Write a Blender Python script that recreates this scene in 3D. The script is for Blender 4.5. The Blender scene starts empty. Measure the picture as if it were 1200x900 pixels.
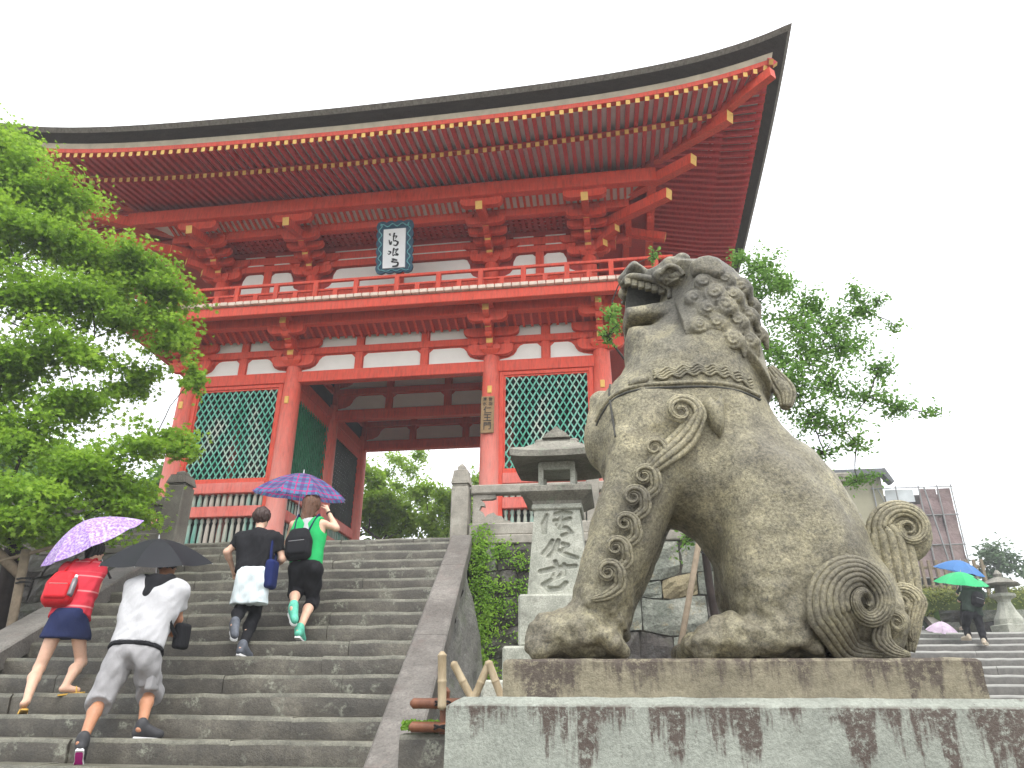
import bpy, math, random
import numpy as np
from mathutils import Vector, Matrix
scene = bpy.context.scene
COL = scene.collection

# ---------------------------------------------------------------- camera
PITCH, ROLL, YAW = math.radians(24.25), math.radians(0.5), math.radians(8.4)
cd = bpy.data.cameras.new("camera"); cam = bpy.data.objects.new("camera", cd); COL.objects.link(cam)
cd.sensor_width = 36.0; cd.lens = 36 * 880 / 1200; cd.clip_start = 0.05; cd.clip_end = 3000
cam.matrix_world = Matrix.Rotation(YAW, 4, 'Z') @ Matrix.Rotation(math.pi / 2 + PITCH, 4, 'X') @ Matrix.Rotation(ROLL, 4, 'Z')
scene.camera = cam

# ---------------------------------------------------------------- overcast sky and sun
SUN_EL, SUN_AZ = math.radians(62), math.radians(150)
w = bpy.data.worlds.new("World"); scene.world = w; w.use_nodes = True
nt = w.node_tree; nt.nodes.clear()
sky = nt.nodes.new('ShaderNodeTexSky'); sky.sky_type = 'NISHITA'; sky.sun_disc = False
sky.sun_elevation = SUN_EL; sky.sun_rotation = SUN_AZ; sky.dust_density = 4.0
hs = nt.nodes.new('ShaderNodeHueSaturation'); hs.inputs['Saturation'].default_value = 0.25
bg = nt.nodes.new('ShaderNodeBackground'); bg.inputs['Strength'].default_value = 0.10
bg2 = nt.nodes.new('ShaderNodeBackground'); bg2.inputs['Color'].default_value = (0.97, 0.985, 1.0, 1); bg2.inputs['Strength'].default_value = 0.85
ad = nt.nodes.new('ShaderNodeAddShader'); ow = nt.nodes.new('ShaderNodeOutputWorld')
nt.links.new(sky.outputs[0], hs.inputs['Color']); nt.links.new(hs.outputs[0], bg.inputs['Color'])
nt.links.new(bg.outputs[0], ad.inputs[0]); nt.links.new(bg2.outputs[0], ad.inputs[1]); nt.links.new(ad.outputs[0], ow.inputs['Surface'])
sd = bpy.data.lights.new("sun", 'SUN'); sd.energy = 0.9; sd.angle = math.radians(25); sd.color = (1.0, 0.97, 0.92)
so = bpy.data.objects.new("sun", sd); COL.objects.link(so)
_d = Vector((math.sin(SUN_AZ) * math.cos(SUN_EL), math.cos(SUN_AZ) * math.cos(SUN_EL), math.sin(SUN_EL)))
so.rotation_euler = _d.to_track_quat('Z', 'Y').to_euler()
scene.view_settings.view_transform = 'Standard'; scene.view_settings.look = 'None'
scene.view_settings.exposure = 1.05; scene.view_settings.gamma = 1.0
scene.cycles.max_bounces = 6; scene.cycles.diffuse_bounces = 4; scene.cycles.transparent_max_bounces = 8

# ---------------------------------------------------------------- helpers
def tag(o, label=None, cat=None, group=None, kind=None):
    if label: o['label'] = label
    if cat: o['category'] = cat
    if group: o['group'] = group
    if kind: o['kind'] = kind
    return o
def empty(name, loc, rz=0.0, label=None, cat=None, group=None, kind=None):
    o = bpy.data.objects.new(name, None); COL.objects.link(o)
    o.location = loc; o.rotation_euler = (0, 0, rz); o.empty_display_size = 0.2
    return tag(o, label, cat, group, kind)
def piece(name, mesh, loc=(0, 0, 0), rot=(0, 0, 0), parent=None, scale=None, world=False):
    o = bpy.data.objects.new(name, mesh); COL.objects.link(o)
    loc = Vector(loc)
    if parent is not None:
        o.parent = parent
        if world: loc = loc - origin(parent)
    o.location = loc; o.rotation_euler = rot
    if scale: o.scale = scale
    return o
def origin(o):
    v = Vector(o.location)
    while o.parent is not None:
        o = o.parent; v = v + Vector(o.location)
    return v

class MB:
    """collects geometry in world coordinates"""
    def __init__(s): s.v = []; s.f = []; s.m = []
    def add(s, vs, fs, mi=0):
        n = len(s.v); s.v += [tuple(p) for p in vs]; s.f += [tuple(i + n for i in f) for f in fs]; s.m += [mi] * len(fs); return s
    def box(s, x0, x1, y0, y1, z0, z1, mi=0):
        return s.add([(x0,y0,z0),(x1,y0,z0),(x1,y1,z0),(x0,y1,z0),(x0,y0,z1),(x1,y0,z1),(x1,y1,z1),(x0,y1,z1)],
            [(0,3,2,1),(4,5,6,7),(0,1,5,4),(1,2,6,5),(2,3,7,6),(3,0,4,7)], mi)
    def bbox(s, x0, x1, y0, y1, z0, z1, b=0.01, mi=0):
        """box with chamfered edges (24 verts)"""
        X=(x0,x1);Y=(y0,y1);Z=(z0,z1); vs=[]; idx={}
        for i in (0,1):
            for j in (0,1):
                for k in (0,1):
                    sx=b if i==0 else -b; sy=b if j==0 else -b; sz=b if k==0 else -b
                    idx[i,j,k,'x']=len(vs); vs.append((X[i],Y[j]+sy,Z[k]+sz))
                    idx[i,j,k,'y']=len(vs); vs.append((X[i]+sx,Y[j],Z[k]+sz))
                    idx[i,j,k,'z']=len(vs); vs.append((X[i]+sx,Y[j]+sy,Z[k]))
        fs=[]
        I=lambda i,j,k,a: idx[i,j,k,a]
        for i in (0,1): fs.append([I(i,0,0,'x'),I(i,1,0,'x'),I(i,1,1,'x'),I(i,0,1,'x')])
        for j in (0,1): fs.append([I(0,j,0,'y'),I(1,j,0,'y'),I(1,j,1,'y'),I(0,j,1,'y')])
        for k in (0,1): fs.append([I(0,0,k,'z'),I(1,0,k,'z'),I(1,1,k,'z'),I(0,1,k,'z')])
        for i in (0,1):
            for j in (0,1): fs.append([I(i,j,0,'x'),I(i,j,1,'x'),I(i,j,1,'y'),I(i,j,0,'y')])
        for i in (0,1):
            for k in (0,1): fs.append([I(i,0,k,'x'),I(i,1,k,'x'),I(i,1,k,'z'),I(i,0,k,'z')])
        for j in (0,1):
            for k in (0,1): fs.append([I(0,j,k,'y'),I(1,j,k,'y'),I(1,j,k,'z'),I(0,j,k,'z')])
        for i in (0,1):
            for j in (0,1):
                for k in (0,1): fs.append([I(i,j,k,'x'),I(i,j,k,'y'),I(i,j,k,'z')])
        c=Vector(((x0+x1)/2,(y0+y1)/2,(z0+z1)/2)); out=[]
        for f in fs:
            p=[Vector(vs[q]) for q in f]; n=(p[1]-p[0]).cross(p[2]-p[0]); m=sum(p,Vector())/len(p)-c
            out.append(f if n.dot(m)>0 else f[::-1])
        return s.add(vs,out,mi)
    def beam(s, a, b, w, h, up=(0,0,1), mi=0, end_mi=None):
        """rectangular bar from a to b, width w, height h"""
        a=Vector(a);b=Vector(b);d=(b-a).normalized();u=Vector(up)
        r=d.cross(u).normalized();u=r.cross(d).normalized()
        vs=[]
        for p in (a,b):
            for sx,sz in ((-1,-1),(1,-1),(1,1),(-1,1)): vs.append(p+r*(sx*w/2)+u*(sz*h/2))
        s.add(vs,[(0,4,5,1),(1,5,6,2),(2,6,7,3),(3,7,4,0)][::1],mi)
        s.add([vs[0],vs[1],vs[2],vs[3]],[(0,1,2,3)],mi)
        s.add([vs[4],vs[5],vs[6],vs[7]],[(3,2,1,0)],mi if end_mi is None else end_mi)
        return s
    def tube(s, pts, rad, n=8, cap=True, mi=0, flat=1.0):
        """tube along points with radius list"""
        pts=[Vector(p) for p in pts]
        if not hasattr(rad,'__len__'): rad=[rad]*len(pts)
        prev=None; vs=[]
        for i,p in enumerate(pts):
            d=(pts[min(i+1,len(pts)-1)]-pts[max(i-1,0)])
            if d.length<1e-9: d=Vector((0,0,1))
            d.normalize()
            if prev is None:
                u=Vector((0,0,1)) if abs(d.z)<0.9 else Vector((1,0,0))
                u=(u-d*u.dot(d)).normalized()
            else:
                u=prev-d*prev.dot(d)
                u=u.normalized() if u.length>1e-6 else Vector((1,0,0))
            prev=u; r=d.cross(u)
            for k in range(n):
                a=2*math.pi*k/n; vs.append(p+(u*math.cos(a)*flat+r*math.sin(a))*rad[i])
        fs=[]
        for i in range(len(pts)-1):
            for k in range(n): fs.append((i*n+k,i*n+(k+1)%n,(i+1)*n+(k+1)%n,(i+1)*n+k))
        if cap: fs.append(tuple(range(n))[::-1]); fs.append(tuple((len(pts)-1)*n+k for k in range(n)))
        return s.add(vs,fs,mi)
    def lathe(s, prof, c=(0,0,0), n=16, mi=0, sx=1.0, sy=1.0, rot=0.0):
        """profile [(r,z)] turned about z"""
        vs=[]
        for r,z in prof:
            for k in range(n):
                a=2*math.pi*k/n+rot; vs.append((c[0]+r*math.cos(a)*sx,c[1]+r*math.sin(a)*sy,c[2]+z))
        fs=[(i*n+k,i*n+(k+1)%n,(i+1)*n+(k+1)%n,(i+1)*n+k) for i in range(len(prof)-1) for k in range(n)]
        fs.append(tuple(range(n))[::-1]); fs.append(tuple((len(prof)-1)*n+k for k in range(n)))
        return s.add(vs,fs,mi)
    def prism(s, poly, axis, a0, a1, mi=0):
        """polygon in the plane perpendicular to axis, extruded from a0 to a1; poly coords (x,z) for y, (y,z) for x, (x,y) for z"""
        def P(p,a):
            return {'y':(p[0],a,p[1]),'x':(a,p[0],p[1]),'z':(p[0],p[1],a)}[axis]
        n=len(poly); A=sum(poly[i][0]*poly[(i+1)%n][1]-poly[(i+1)%n][0]*poly[i][1] for i in range(n))
        if (A<0)!=(axis=='y'): poly=poly[::-1]
        if a1<a0: a0,a1=a1,a0
        vs=[P(p,a0) for p in poly]+[P(p,a1) for p in poly]
        fs=[tuple(range(n))[::-1],tuple(range(n,2*n))]+[(i,(i+1)%n,n+(i+1)%n,n+i) for i in range(n)]
        return s.add(vs,fs,mi)
    def mesh(s, name, mats, off=(0,0,0), smooth=False):
        me=bpy.data.meshes.new(name); o=Vector(off)
        me.from_pydata([tuple(Vector(p)-o) for p in s.v],[],s.f)
        if not isinstance(mats,(list,tuple)): mats=[mats]
        for m in mats: me.materials.append(m)
        me.polygons.foreach_set('material_index',s.m)
        if smooth: me.polygons.foreach_set('use_smooth',[True]*len(s.f))
        me.update(); return me
    def build(s, name, mats, parent=None, smooth=False, at=None):
        """object whose origin sits at `at` (or at its parent)"""
        if at is None: at = origin(parent) if parent is not None else (0,0,0)
        me=s.mesh(name,mats,at,smooth)
        return piece(name,me,at,parent=parent,world=True)
def smooth_by_angle(o, deg=35):
    me=o.data; me.polygons.foreach_set('use_smooth',[True]*len(me.polygons))
    me.set_sharp_from_angle(angle=math.radians(deg)); return o

# ---------------------------------------------------------------- materials
def hexc(r,g,b):  # sRGB 0-255 to linear
    f=lambda c:(c/255/12.92 if c<=10 else ((c/255+0.055)/1.055)**2.4)
    return (f(r),f(g),f(b),1)
class NT:
    def __init__(s,name):
        s.m=bpy.data.materials.new(name); s.m.use_nodes=True; s.t=s.m.node_tree; s.n=s.t.nodes; s.l=s.t.links
        s.b=s.n['Principled BSDF']
        s.tc=s.n.new('ShaderNodeTexCoord'); s.geo=s.n.new('ShaderNodeNewGeometry')
    def node(s,t,**k):
        n=s.n.new('ShaderNode'+t)
        for a,v in k.items(): setattr(n,a,v)
        return n
    def link(s,a,b): s.l.new(a,b)
    def coord(s,scale=(1,1,1),kind='Position',rot=(0,0,0)):
        mp=s.node('Mapping'); mp.inputs['Scale'].default_value=scale; mp.inputs['Rotation'].default_value=rot
        s.link(s.geo.outputs['Position'] if kind=='Position' else s.tc.outputs[kind],mp.inputs['Vector']); return mp.outputs[0]
    def noise(s,scale,detail=4,rough=0.6,vec=None,dist=0.0):
        n=s.node('TexNoise'); n.inputs['Scale'].default_value=scale; n.inputs['Detail'].default_value=detail
        n.inputs['Roughness'].default_value=rough; n.inputs['Distortion'].default_value=dist
        s.link(vec if vec is not None else s.geo.outputs['Position'],n.inputs['Vector']); return n.outputs[0]
    def vor(s,scale,vec=None,feature='F1',out='Distance'):
        n=s.node('TexVoronoi',feature=feature); n.inputs['Scale'].default_value=scale
        s.link(vec if vec is not None else s.geo.outputs['Position'],n.inputs['Vector']); return n.outputs[out]
    def ramp(s,fac,stops):
        r=s.node('ValToRGB'); e=r.color_ramp.elements
        while len(e)<len(stops): e.new(0.5)
        for i,(p,c) in enumerate(stops):
            e[i].position=p; e[i].color=c if hasattr(c,'__len__') else (c,c,c,1)
        s.link(fac,r.inputs[0]); return r.outputs[0]
    def mix(s,fac,a,b,mode='MIX'):
        m=s.node('MixRGB',blend_type=mode)
        for sock,v in ((m.inputs[0],fac),(m.inputs[1],a),(m.inputs[2],b)):
            if hasattr(v,'is_linked'): s.link(v,sock)
            elif hasattr(v,'__len__'): sock.default_value=v
            else: sock.default_value=v if sock.type=='VALUE' else (v,v,v,1)
        return m.outputs[0]
    def math(s,op,a,b=0.0,clamp=False):
        m=s.node('Math',operation=op,use_clamp=clamp)
        for sock,v in ((m.inputs[0],a),(m.inputs[1],b)):
            if hasattr(v,'is_linked'): s.link(v,sock)
            else: sock.default_value=v
        return m.outputs[0]
    def sep(s,vec=None):
        n=s.node('SeparateXYZ'); s.link(vec if vec is not None else s.geo.outputs['Position'],n.inputs[0]); return n.outputs
    def bump(s,h,strength=0.3,dist=0.01):
        b=s.node('Bump'); b.inputs['Strength'].default_value=strength; b.inputs['Distance'].default_value=dist
        s.link(h,b.inputs['Height']); s.link(b.outputs[0],s.b.inputs['Normal'])
    def out(s,col=None,rough=0.7,spec=0.3,metal=0.0):
        if col is not None:
            if hasattr(col,'is_linked'): s.link(col,s.b.inputs['Base Color'])
            else: s.b.inputs['Base Color'].default_value=col
        if hasattr(rough,'is_linked'): s.link(rough,s.b.inputs['Roughness'])
        else: s.b.inputs['Roughness'].default_value=rough
        s.b.inputs['Specular IOR Level'].default_value=spec; s.b.inputs['Metallic'].default_value=metal
        return s.m
def sc(c,k): return (c[0]*k,c[1]*k,c[2]*k,1)
def simple(name,col,rough=0.7,var=0.12,scale=6,bump=0.1,bs=60,spec=0.3,metal=0.0):
    t=NT(name); n=t.noise(scale,4); c=t.ramp(n,[(0.25,sc(col,1-var)),(0.75,sc(col,1+var))])
    if bump: t.bump(t.noise(bs,3),bump,0.004)
    return t.out(c,rough,spec,metal)
M={}
def red_paint(name,base,faded,wear=0.35,z0=None,z1=None):
    t=NT(name); n1=t.noise(1.7,5,0.65); n2=t.noise(22,4,0.7,t.coord((1,1,0.15)))
    dark=t.ramp(n2,[(0.28,sc(base,0.62)),(0.5,base),(0.72,sc(base,1.2))]); gr=t.ramp(t.noise(7,6,0.75,dist=.5),[(0.54,0.0),(0.68,0.35)]); dark=t.mix(gr,dark,(base[0]*.55,base[1]*1.3+.02,base[2]*1.3+.02,1))
    f=t.math('MULTIPLY',t.ramp(n1,[(0.35,0.0),(0.75,1.0)]),wear)
    if z0 is not None:
        z=t.sep()[2]; mr=t.node('MapRange'); mr.inputs[1].default_value=z1; mr.inputs[2].default_value=z0
        t.link(z,mr.inputs[0])
        g=t.math('MULTIPLY',mr.outputs[0],t.ramp(t.noise(4,5,0.7,t.coord((1,1,0.3))),[(0.25,0.45),(0.6,1.0)]))
        f=t.math('MAXIMUM',f,g,True)
    c=t.mix(f,dark,faded); t.bump(t.noise(35,4,0.6,t.coord((1,1,0.1))),0.15,0.004)
    return t.out(c,0.55,0.35)
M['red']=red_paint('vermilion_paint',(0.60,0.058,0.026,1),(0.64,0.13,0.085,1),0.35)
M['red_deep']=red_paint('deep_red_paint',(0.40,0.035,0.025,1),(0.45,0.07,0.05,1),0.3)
M['red_col']=red_paint('column_paint',(0.60,0.075,0.040,1),(0.66,0.33,0.28,1),0.25,2.9,7.3)
M['red_low']=red_paint('faded_rail_paint',(0.58,0.10,0.07,1),(0.66,0.27,0.23,1),0.7)
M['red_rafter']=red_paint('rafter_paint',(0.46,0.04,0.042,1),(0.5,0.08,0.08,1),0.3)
M['gold']=simple('yellow_end_paint',(0.66,0.40,0.10,1),0.5,0.15,9)
M['plaster']=simple('white_plaster',(0.74,0.73,0.68,1),0.85,0.05,3,0.08,30)
M['board_white']=simple('whitewashed_soffit_board',(0.82,0.81,0.80,1),0.8,0.08,5)
M['board_end']=simple('pale_board_end',(0.70,0.56,0.46,1),0.75,0.2,6)
M['beige_board']=simple('beige_eave_board',(0.42,0.36,0.27,1),0.8,0.2,4)
def mk_bark():
    t=NT('cypress_bark'); z=t.coord((1,1,14)); n=t.noise(3,6,0.7,z); n2=t.noise(45,5,0.8,t.coord((1,1,0.25)))
    c=t.ramp(n,[(0.3,(0.018,0.014,0.012,1)),(0.7,(0.06,0.05,0.042,1))]); c=t.mix(0.5,c,t.ramp(n2,[(0.3,(0.012,0.01,0.009,1)),(0.75,(0.09,0.075,0.06,1))]))
    t.bump(n2,0.6,0.03); return t.out(c,0.9,0.1)
M['bark_roof']=mk_bark()
def mk_bark2():
    t=NT('weathered_bark'); n=t.noise(20,5,0.7,t.coord((1,1,0.4)))
    c=t.ramp(n,[(0.3,(0.075,0.066,0.055,1)),(0.7,(0.20,0.18,0.15,1))]); t.bump(n,0.4,0.02); return t.out(c,0.9,0.1)
M['bark_top']=mk_bark2()
def mk_lattice():
    t=NT('lattice_green_paint'); n=t.noise(2.2,4,0.7,t.coord((1,1,0.5))); 
    c=t.ramp(n,[(0.32,(0.05,0.28,0.18,1)),(0.48,(0.14,0.42,0.32,1)),(0.62,(0.42,0.50,0.42,1)),(0.8,(0.52,0.53,0.46,1))])
    return t.out(c,0.7,0.2)
M['lattice']=mk_lattice()
def mk_balu():
    t=NT('baluster_paint'); n=t.noise(3.1,3,0.6,t.coord((1,1,0.12)))
    c=t.ramp(n,[(0.3,(0.07,0.28,0.22,1)),(0.45,(0.22,0.36,0.30,1)),(0.6,(0.38,0.36,0.30,1)),(0.8,(0.46,0.40,0.35,1))])
    return t.out(c,0.75,0.2)
M['baluster']=mk_balu()
M['green_panel']=simple('green_screen_board',(0.012,0.16,0.07,1),0.6,0.3,4)
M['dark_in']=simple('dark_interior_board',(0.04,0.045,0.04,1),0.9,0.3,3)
M['wood_grey']=simple('weathered_wood',(0.19,0.15,0.105,1),0.85,0.3,14,0.3,60)
M['sign_wood']=simple('brown_name_board',(0.26,0.17,0.085,1),0.8,0.25,12,0.2,40)
M['ink']=simple('black_ink',(0.012,0.012,0.013,1),0.6,0.1)

def mk_stone(name,c0,c1,c2,lich=None,lamt=0.3,fine=90,big=3.0,rough=0.75,bump=0.5,spec=0.35,green=0.0,bd=0.012):
    t=NT(name); nb=t.noise(big,5,0.65); nf=t.noise(fine,5,0.75); nm=t.noise(big*6,4,0.7)
    a=t.ramp(nb,[(0.32,c0),(0.5,c1),(0.68,c2)])
    sp=t.ramp(nf,[(0.3,0.45),(0.5,1.0),(0.7,1.45)]); c=t.mix(0.8,a,sp,'MULTIPLY')
    c=t.mix(t.math('MULTIPLY',t.ramp(nm,[(0.45,0.0),(0.7,1.0)]),0.35),c,sc(c0,0.6))
    if lich:
        v=t.noise(big*2.6,3,0.6); f=t.ramp(v,[(0.57,0.0),(0.66,1.0)]); f=t.math('MULTIPLY',f,t.ramp(t.noise(big*14,5,0.8),[(0.44,0.0),(0.58,1.0)])); c=t.mix(t.math('MULTIPLY',f,lamt),c,lich)
    if green:
        g=t.ramp(t.noise(1.6,5,0.7),[(0.45,0.0),(0.65,1.0)]); c=t.mix(t.math('MULTIPLY',g,green),c,(0.05,0.075,0.02,1))
    h=t.math('ADD',t.math('MULTIPLY',nf,0.5),nm); t.bump(h,bump,bd)
    return t.out(c,rough,spec)
M['step_lit']=mk_stone('lit_tread_granite',(0.078,0.075,0.056,1),(0.13,0.126,0.095,1),(0.19,0.183,0.14,1),None,0.5,60,3.0,0.45,0.7,0.45)  # paler granite: skylight caught by treads and nosings, put into the colour
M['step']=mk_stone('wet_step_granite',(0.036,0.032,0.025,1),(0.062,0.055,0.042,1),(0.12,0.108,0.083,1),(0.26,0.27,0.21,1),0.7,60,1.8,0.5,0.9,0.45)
M['coping']=mk_stone('granite_coping',(0.095,0.086,0.076,1),(0.145,0.134,0.12,1),(0.21,0.195,0.175,1),(0.15,0.10,0.085,1),0.35,42,1.5,0.6,0.9,0.4)
M['post']=mk_stone('granite_post',(0.17,0.16,0.135,1),(0.27,0.25,0.21,1),(0.35,0.33,0.28,1),None,0.3,120,2.0,0.75,0.3)
M['post_dark']=mk_stone('dark_granite_post',(0.10,0.09,0.075,1),(0.14,0.13,0.105,1),(0.2,0.185,0.15,1),None,0.3,100,2.0,0.75,0.3)
M['wall_dark']=mk_stone('dark_wall_stone',(0.030,0.027,0.024,1),(0.060,0.052,0.045,1),(0.12,0.11,0.10,1),(0.18,0.185,0.18,1),0.5,40,2.0,0.7,0.8,0.4,0.35,0.03)
M['rock']=mk_stone('rough_side_rock',(0.10,0.097,0.088,1),(0.17,0.163,0.15,1),(0.28,0.27,0.25,1),(0.10,0.14,0.05,1),0.5,30,1.6,0.6,1.0,0.4,0.3,0.04)
M['wall_light']=mk_stone('pale_wall_stone',(0.12,0.13,0.105,1),(0.20,0.21,0.175,1),(0.31,0.31,0.26,1),(0.30,0.22,0.10,1),0.5,30,2.4,0.75,1.0,0.3,0.1,0.03)
M['wall_tan']=mk_stone('tan_wall_stone',(0.17,0.14,0.085,1),(0.24,0.20,0.12,1),(0.29,0.25,0.16,1),None,0.4,40,1.6,0.75,0.8,0.3,0.1,0.03)
M['lantern']=mk_stone('lantern_granite',(0.22,0.23,0.19,1),(0.34,0.345,0.29,1),(0.43,0.43,0.37,1),(0.13,0.12,0.10,1),0.5,80,3.0,0.8,0.4)
M['lantern_dark']=mk_stone('mossy_lantern_roof',(0.12,0.115,0.095,1),(0.19,0.18,0.15,1),(0.26,0.25,0.21,1),(0.14,0.20,0.13,1),0.7,60,3.5,0.85,0.5)
M['joint']=simple('joint_earth',(0.05,0.046,0.038,1),0.95,0.3,8)
def mk_ground():
    t=NT('wet_earth_paving'); n=t.noise(0.8,6,0.7); n2=t.noise(30,4,0.7)
    c=t.mix(0.5,t.ramp(n,[(0.3,(0.10,0.09,0.075,1)),(0.7,(0.2,0.185,0.155,1))]),t.ramp(n2,[(0.3,(0.08,0.07,0.06,1)),(0.7,(0.22,0.2,0.17,1))]))
    t.bump(n2,0.3,0.01); return t.out(c,0.8,0.3)
M['ground']=mk_ground()
M['earth']=simple('dark_soil',(0.045,0.038,0.026,1),0.95,0.4,8,0.6,30)
M['grass']=simple('grass_green',(0.06,0.13,0.02,1),0.8,0.35,12,0.5,60)
# ================================================================ THE SETTING: ground
ZT = 2.69            # upper terrace level; the eye is at z = 0, the plaza at -1.5
def sheet(name, xs, ys, zf, mat, kind='structure', label=None):
    vs=[(x,y,zf(x,y)) for y in ys for x in xs]; n=len(xs)
    fs=[(j*n+i,j*n+i+1,(j+1)*n+i+1,(j+1)*n+i) for j in range(len(ys)-1) for i in range(n-1)]
    me=bpy.data.meshes.new(name); me.from_pydata(vs,[],fs); me.materials.append(mat); me.update()
    o=piece(name,me); return tag(o,label,kind=kind)
sheet('ground',[-900,-60,-20,0,20,60,900],[-60,-10,0,10,60,1500],lambda x,y:-1.5,M['ground'],label='wet earth ground round the foot of the steps')

# ================================================================ GATE
GX0,GX1 = -10.20,-0.23; CX=(GX0+GX1)/2
COLX=[-10.20,-7.55,-2.75,-0.23]; COLY=[15.4,17.87,20.3]
gate = empty('temple_gate',(CX,17.85,ZT),0,'vermilion two storey temple gate with curved bark roof at top of steps','temple gate')
R_,RD,RC,RL,GO,PL = M['red'],M['red_deep'],M['red_col'],M['red_low'],M['gold'],M['plaster']
# terrace floor under the gate is part of the setting (see terrace)
m=MB(); m.tube([(0,0,ZT+.12),(0,0,5.2),(0,0,7.0),(0,0,7.72)],[.235,.225,.21,.19],20); col_me=m.mesh('column',RC,smooth=False)
m=MB(); m.lathe([(.36,0),(.36,.06),(.30,.12)],(0,0,ZT),20); base_me=m.mesh('column_base',M['post_dark'])
for x in COLX:
    for y in COLY:
        c=piece('column',col_me,(x,y,0),parent=gate,world=True); smooth_by_angle(c,50)
        b=piece('column_base',base_me,(0,0,0),parent=c)
        q=MB(); q.box(x-.17,x+.17,y-.085,y+.10,7.60,8.81); q.build('column_head',M['red'],gate)
        if y==15.4:
            k=MB(); k.bbox(-.05,.05,-.235,-.19,6.72,6.90,.01); piece('nail_cover',k.mesh('nail_cover',GO),(0,0,0),parent=c)

def rounded_panel(x0,x1,z0,z1,r=.10,left=None,right=None):
    """outline of a white panel; left / right = 'bracket' bites a stepped curve out of that upper corner"""
    p=[(x0,z0)]
    p.append((x1,z0))
    def corner(xc,sgn,kind):
        H=z1-z0
        if kind=='bracket':   # boat shaped bracket arm hides the upper corner
            q=[(xc,z0+.02),(xc-sgn*.22,z0+.06),(xc-sgn*.34,z0+.12),(xc-sgn*.40,z0+.2),(xc-sgn*.43,z0+H*.72),(xc-sgn*.50,z1-.03),(xc-sgn*.58,z1)]
        else:
            q=[(xc,z1-r),(xc-sgn*r*.55,z1-r*.45),(xc-sgn*r,z1)]
        return q
    p+=corner(x1,1,right); p+=corner(x0,-1,left)[::-1]
    return p
def frame_wall(y, hid=False):
    """tie beams, struts and white panels of one lengthwise frame; y = plane of the columns"""
    yf=y-.11
    B=MB()
    for i in range(3):
        x0,x1=COLX[i]+.15,COLX[i+1]-.15
        m=MB(); m.bbox(x0,x1,yf,yf+.22,7.30,7.58,.012); m.build('tie_beam',R_,gate)
        m=MB(); m.bbox(x0,x1,yf+.01,yf+.21,8.03,8.20,.01); m.build('tie_beam',R_,gate)
        m=MB(); m.bbox(x0,x1,yf+.012,yf+.20,8.56,8.80,.01); m.build('tie_beam',RD,gate)
        n=2 if i!=1 else 3
        xs=[COLX[i]+(COLX[i+1]-COLX[i])*k/n for k in range(n+1)]
        for k in range(1,n):
            for z0,z1 in ((7.58,8.03),(8.20,8.56)):
                m=MB(); m.box(xs[k]-.09,xs[k]+.09,yf+.03,yf+.18,z0,z1); m.build('strut',R_,gate)
        for z0,z1 in ((7.58,8.03),(8.20,8.56)):
            for k in range(n):
                a=xs[k]+(.09 if k>0 else .15); b=xs[k+1]-(.09 if k<n-1 else .15)
                # red board with the panel standing in it
                m=MB(); m.box(a,b,yf+.10,yf+.15,z0,z1); m.build('panel_backing',R_,gate)
                po=rounded_panel(a+.02,b-.02,z0+.035,z1-.03,.09,'bracket' if k==0 else None,'bracket' if k==n-1 else None)
                m=MB(); m.prism(po,'y',yf+.085,yf+.11); m.build('plaster_panel',PL,gate)
for y in COLY: frame_wall(y)
# side ties front to back
for x in COLX:
    for y0,y1 in ((COLY[0],COLY[1]),(COLY[1],COLY[2])):
        for z0,z1,mm in ((7.30,7.58,R_),(8.03,8.20,R_),(8.56,8.80,RD)):
            m=MB(); m.bbox(x-.10,x+.10,y0+.15,y1-.15,z0,z1,.01); m.build('side_tie_beam',mm,gate)
        if x in (COLX[0],COLX[3]):
            m=MB(); m.box(x-.03,x+.03,y0+.18,y1-.18,7.58,8.56); m.build('side_plaster_panel',PL,gate)
for x in (COLX[1],COLX[2]):
    for y0,y1 in ((COLY[0],COLY[1]),(COLY[1],COLY[2])):
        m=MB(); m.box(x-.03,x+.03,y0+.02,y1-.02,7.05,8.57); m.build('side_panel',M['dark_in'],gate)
# ceiling over the passage
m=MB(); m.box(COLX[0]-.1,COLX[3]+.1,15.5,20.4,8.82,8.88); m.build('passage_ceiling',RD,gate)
for k in range(12):
    y=15.75+k*.40; m=MB(); m.box(COLX[1]+.1,COLX[2]-.1,y-.05,y+.05,8.72,8.82); m.build('ceiling_joist',RD,gate)

def ring_frame(m,a0,a1,b0,b1,z0,z1,t,axis='y'):
    P=[(a0,z0),(a1,z0),(a1,z1),(a0,z1)];Q=[(a0+t,z0+t),(a1-t,z0+t),(a1-t,z1-t),(a0+t,z1-t)]
    W=(lambda p,b:(p[0],b,p[1])) if axis=='y' else (lambda p,b:(b,p[0],p[1]))
    vs=[W(p,b) for b in (b0,b1) for p in P+Q]; fs=[]
    for i in range(4):
        j=(i+1)%4; fs+=[(i,j,4+j,4+i),(8+i,12+i,12+j,8+j),(i,8+i,8+j,j),(4+i,4+j,12+j,12+i)]
    m.add(vs,fs)
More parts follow.
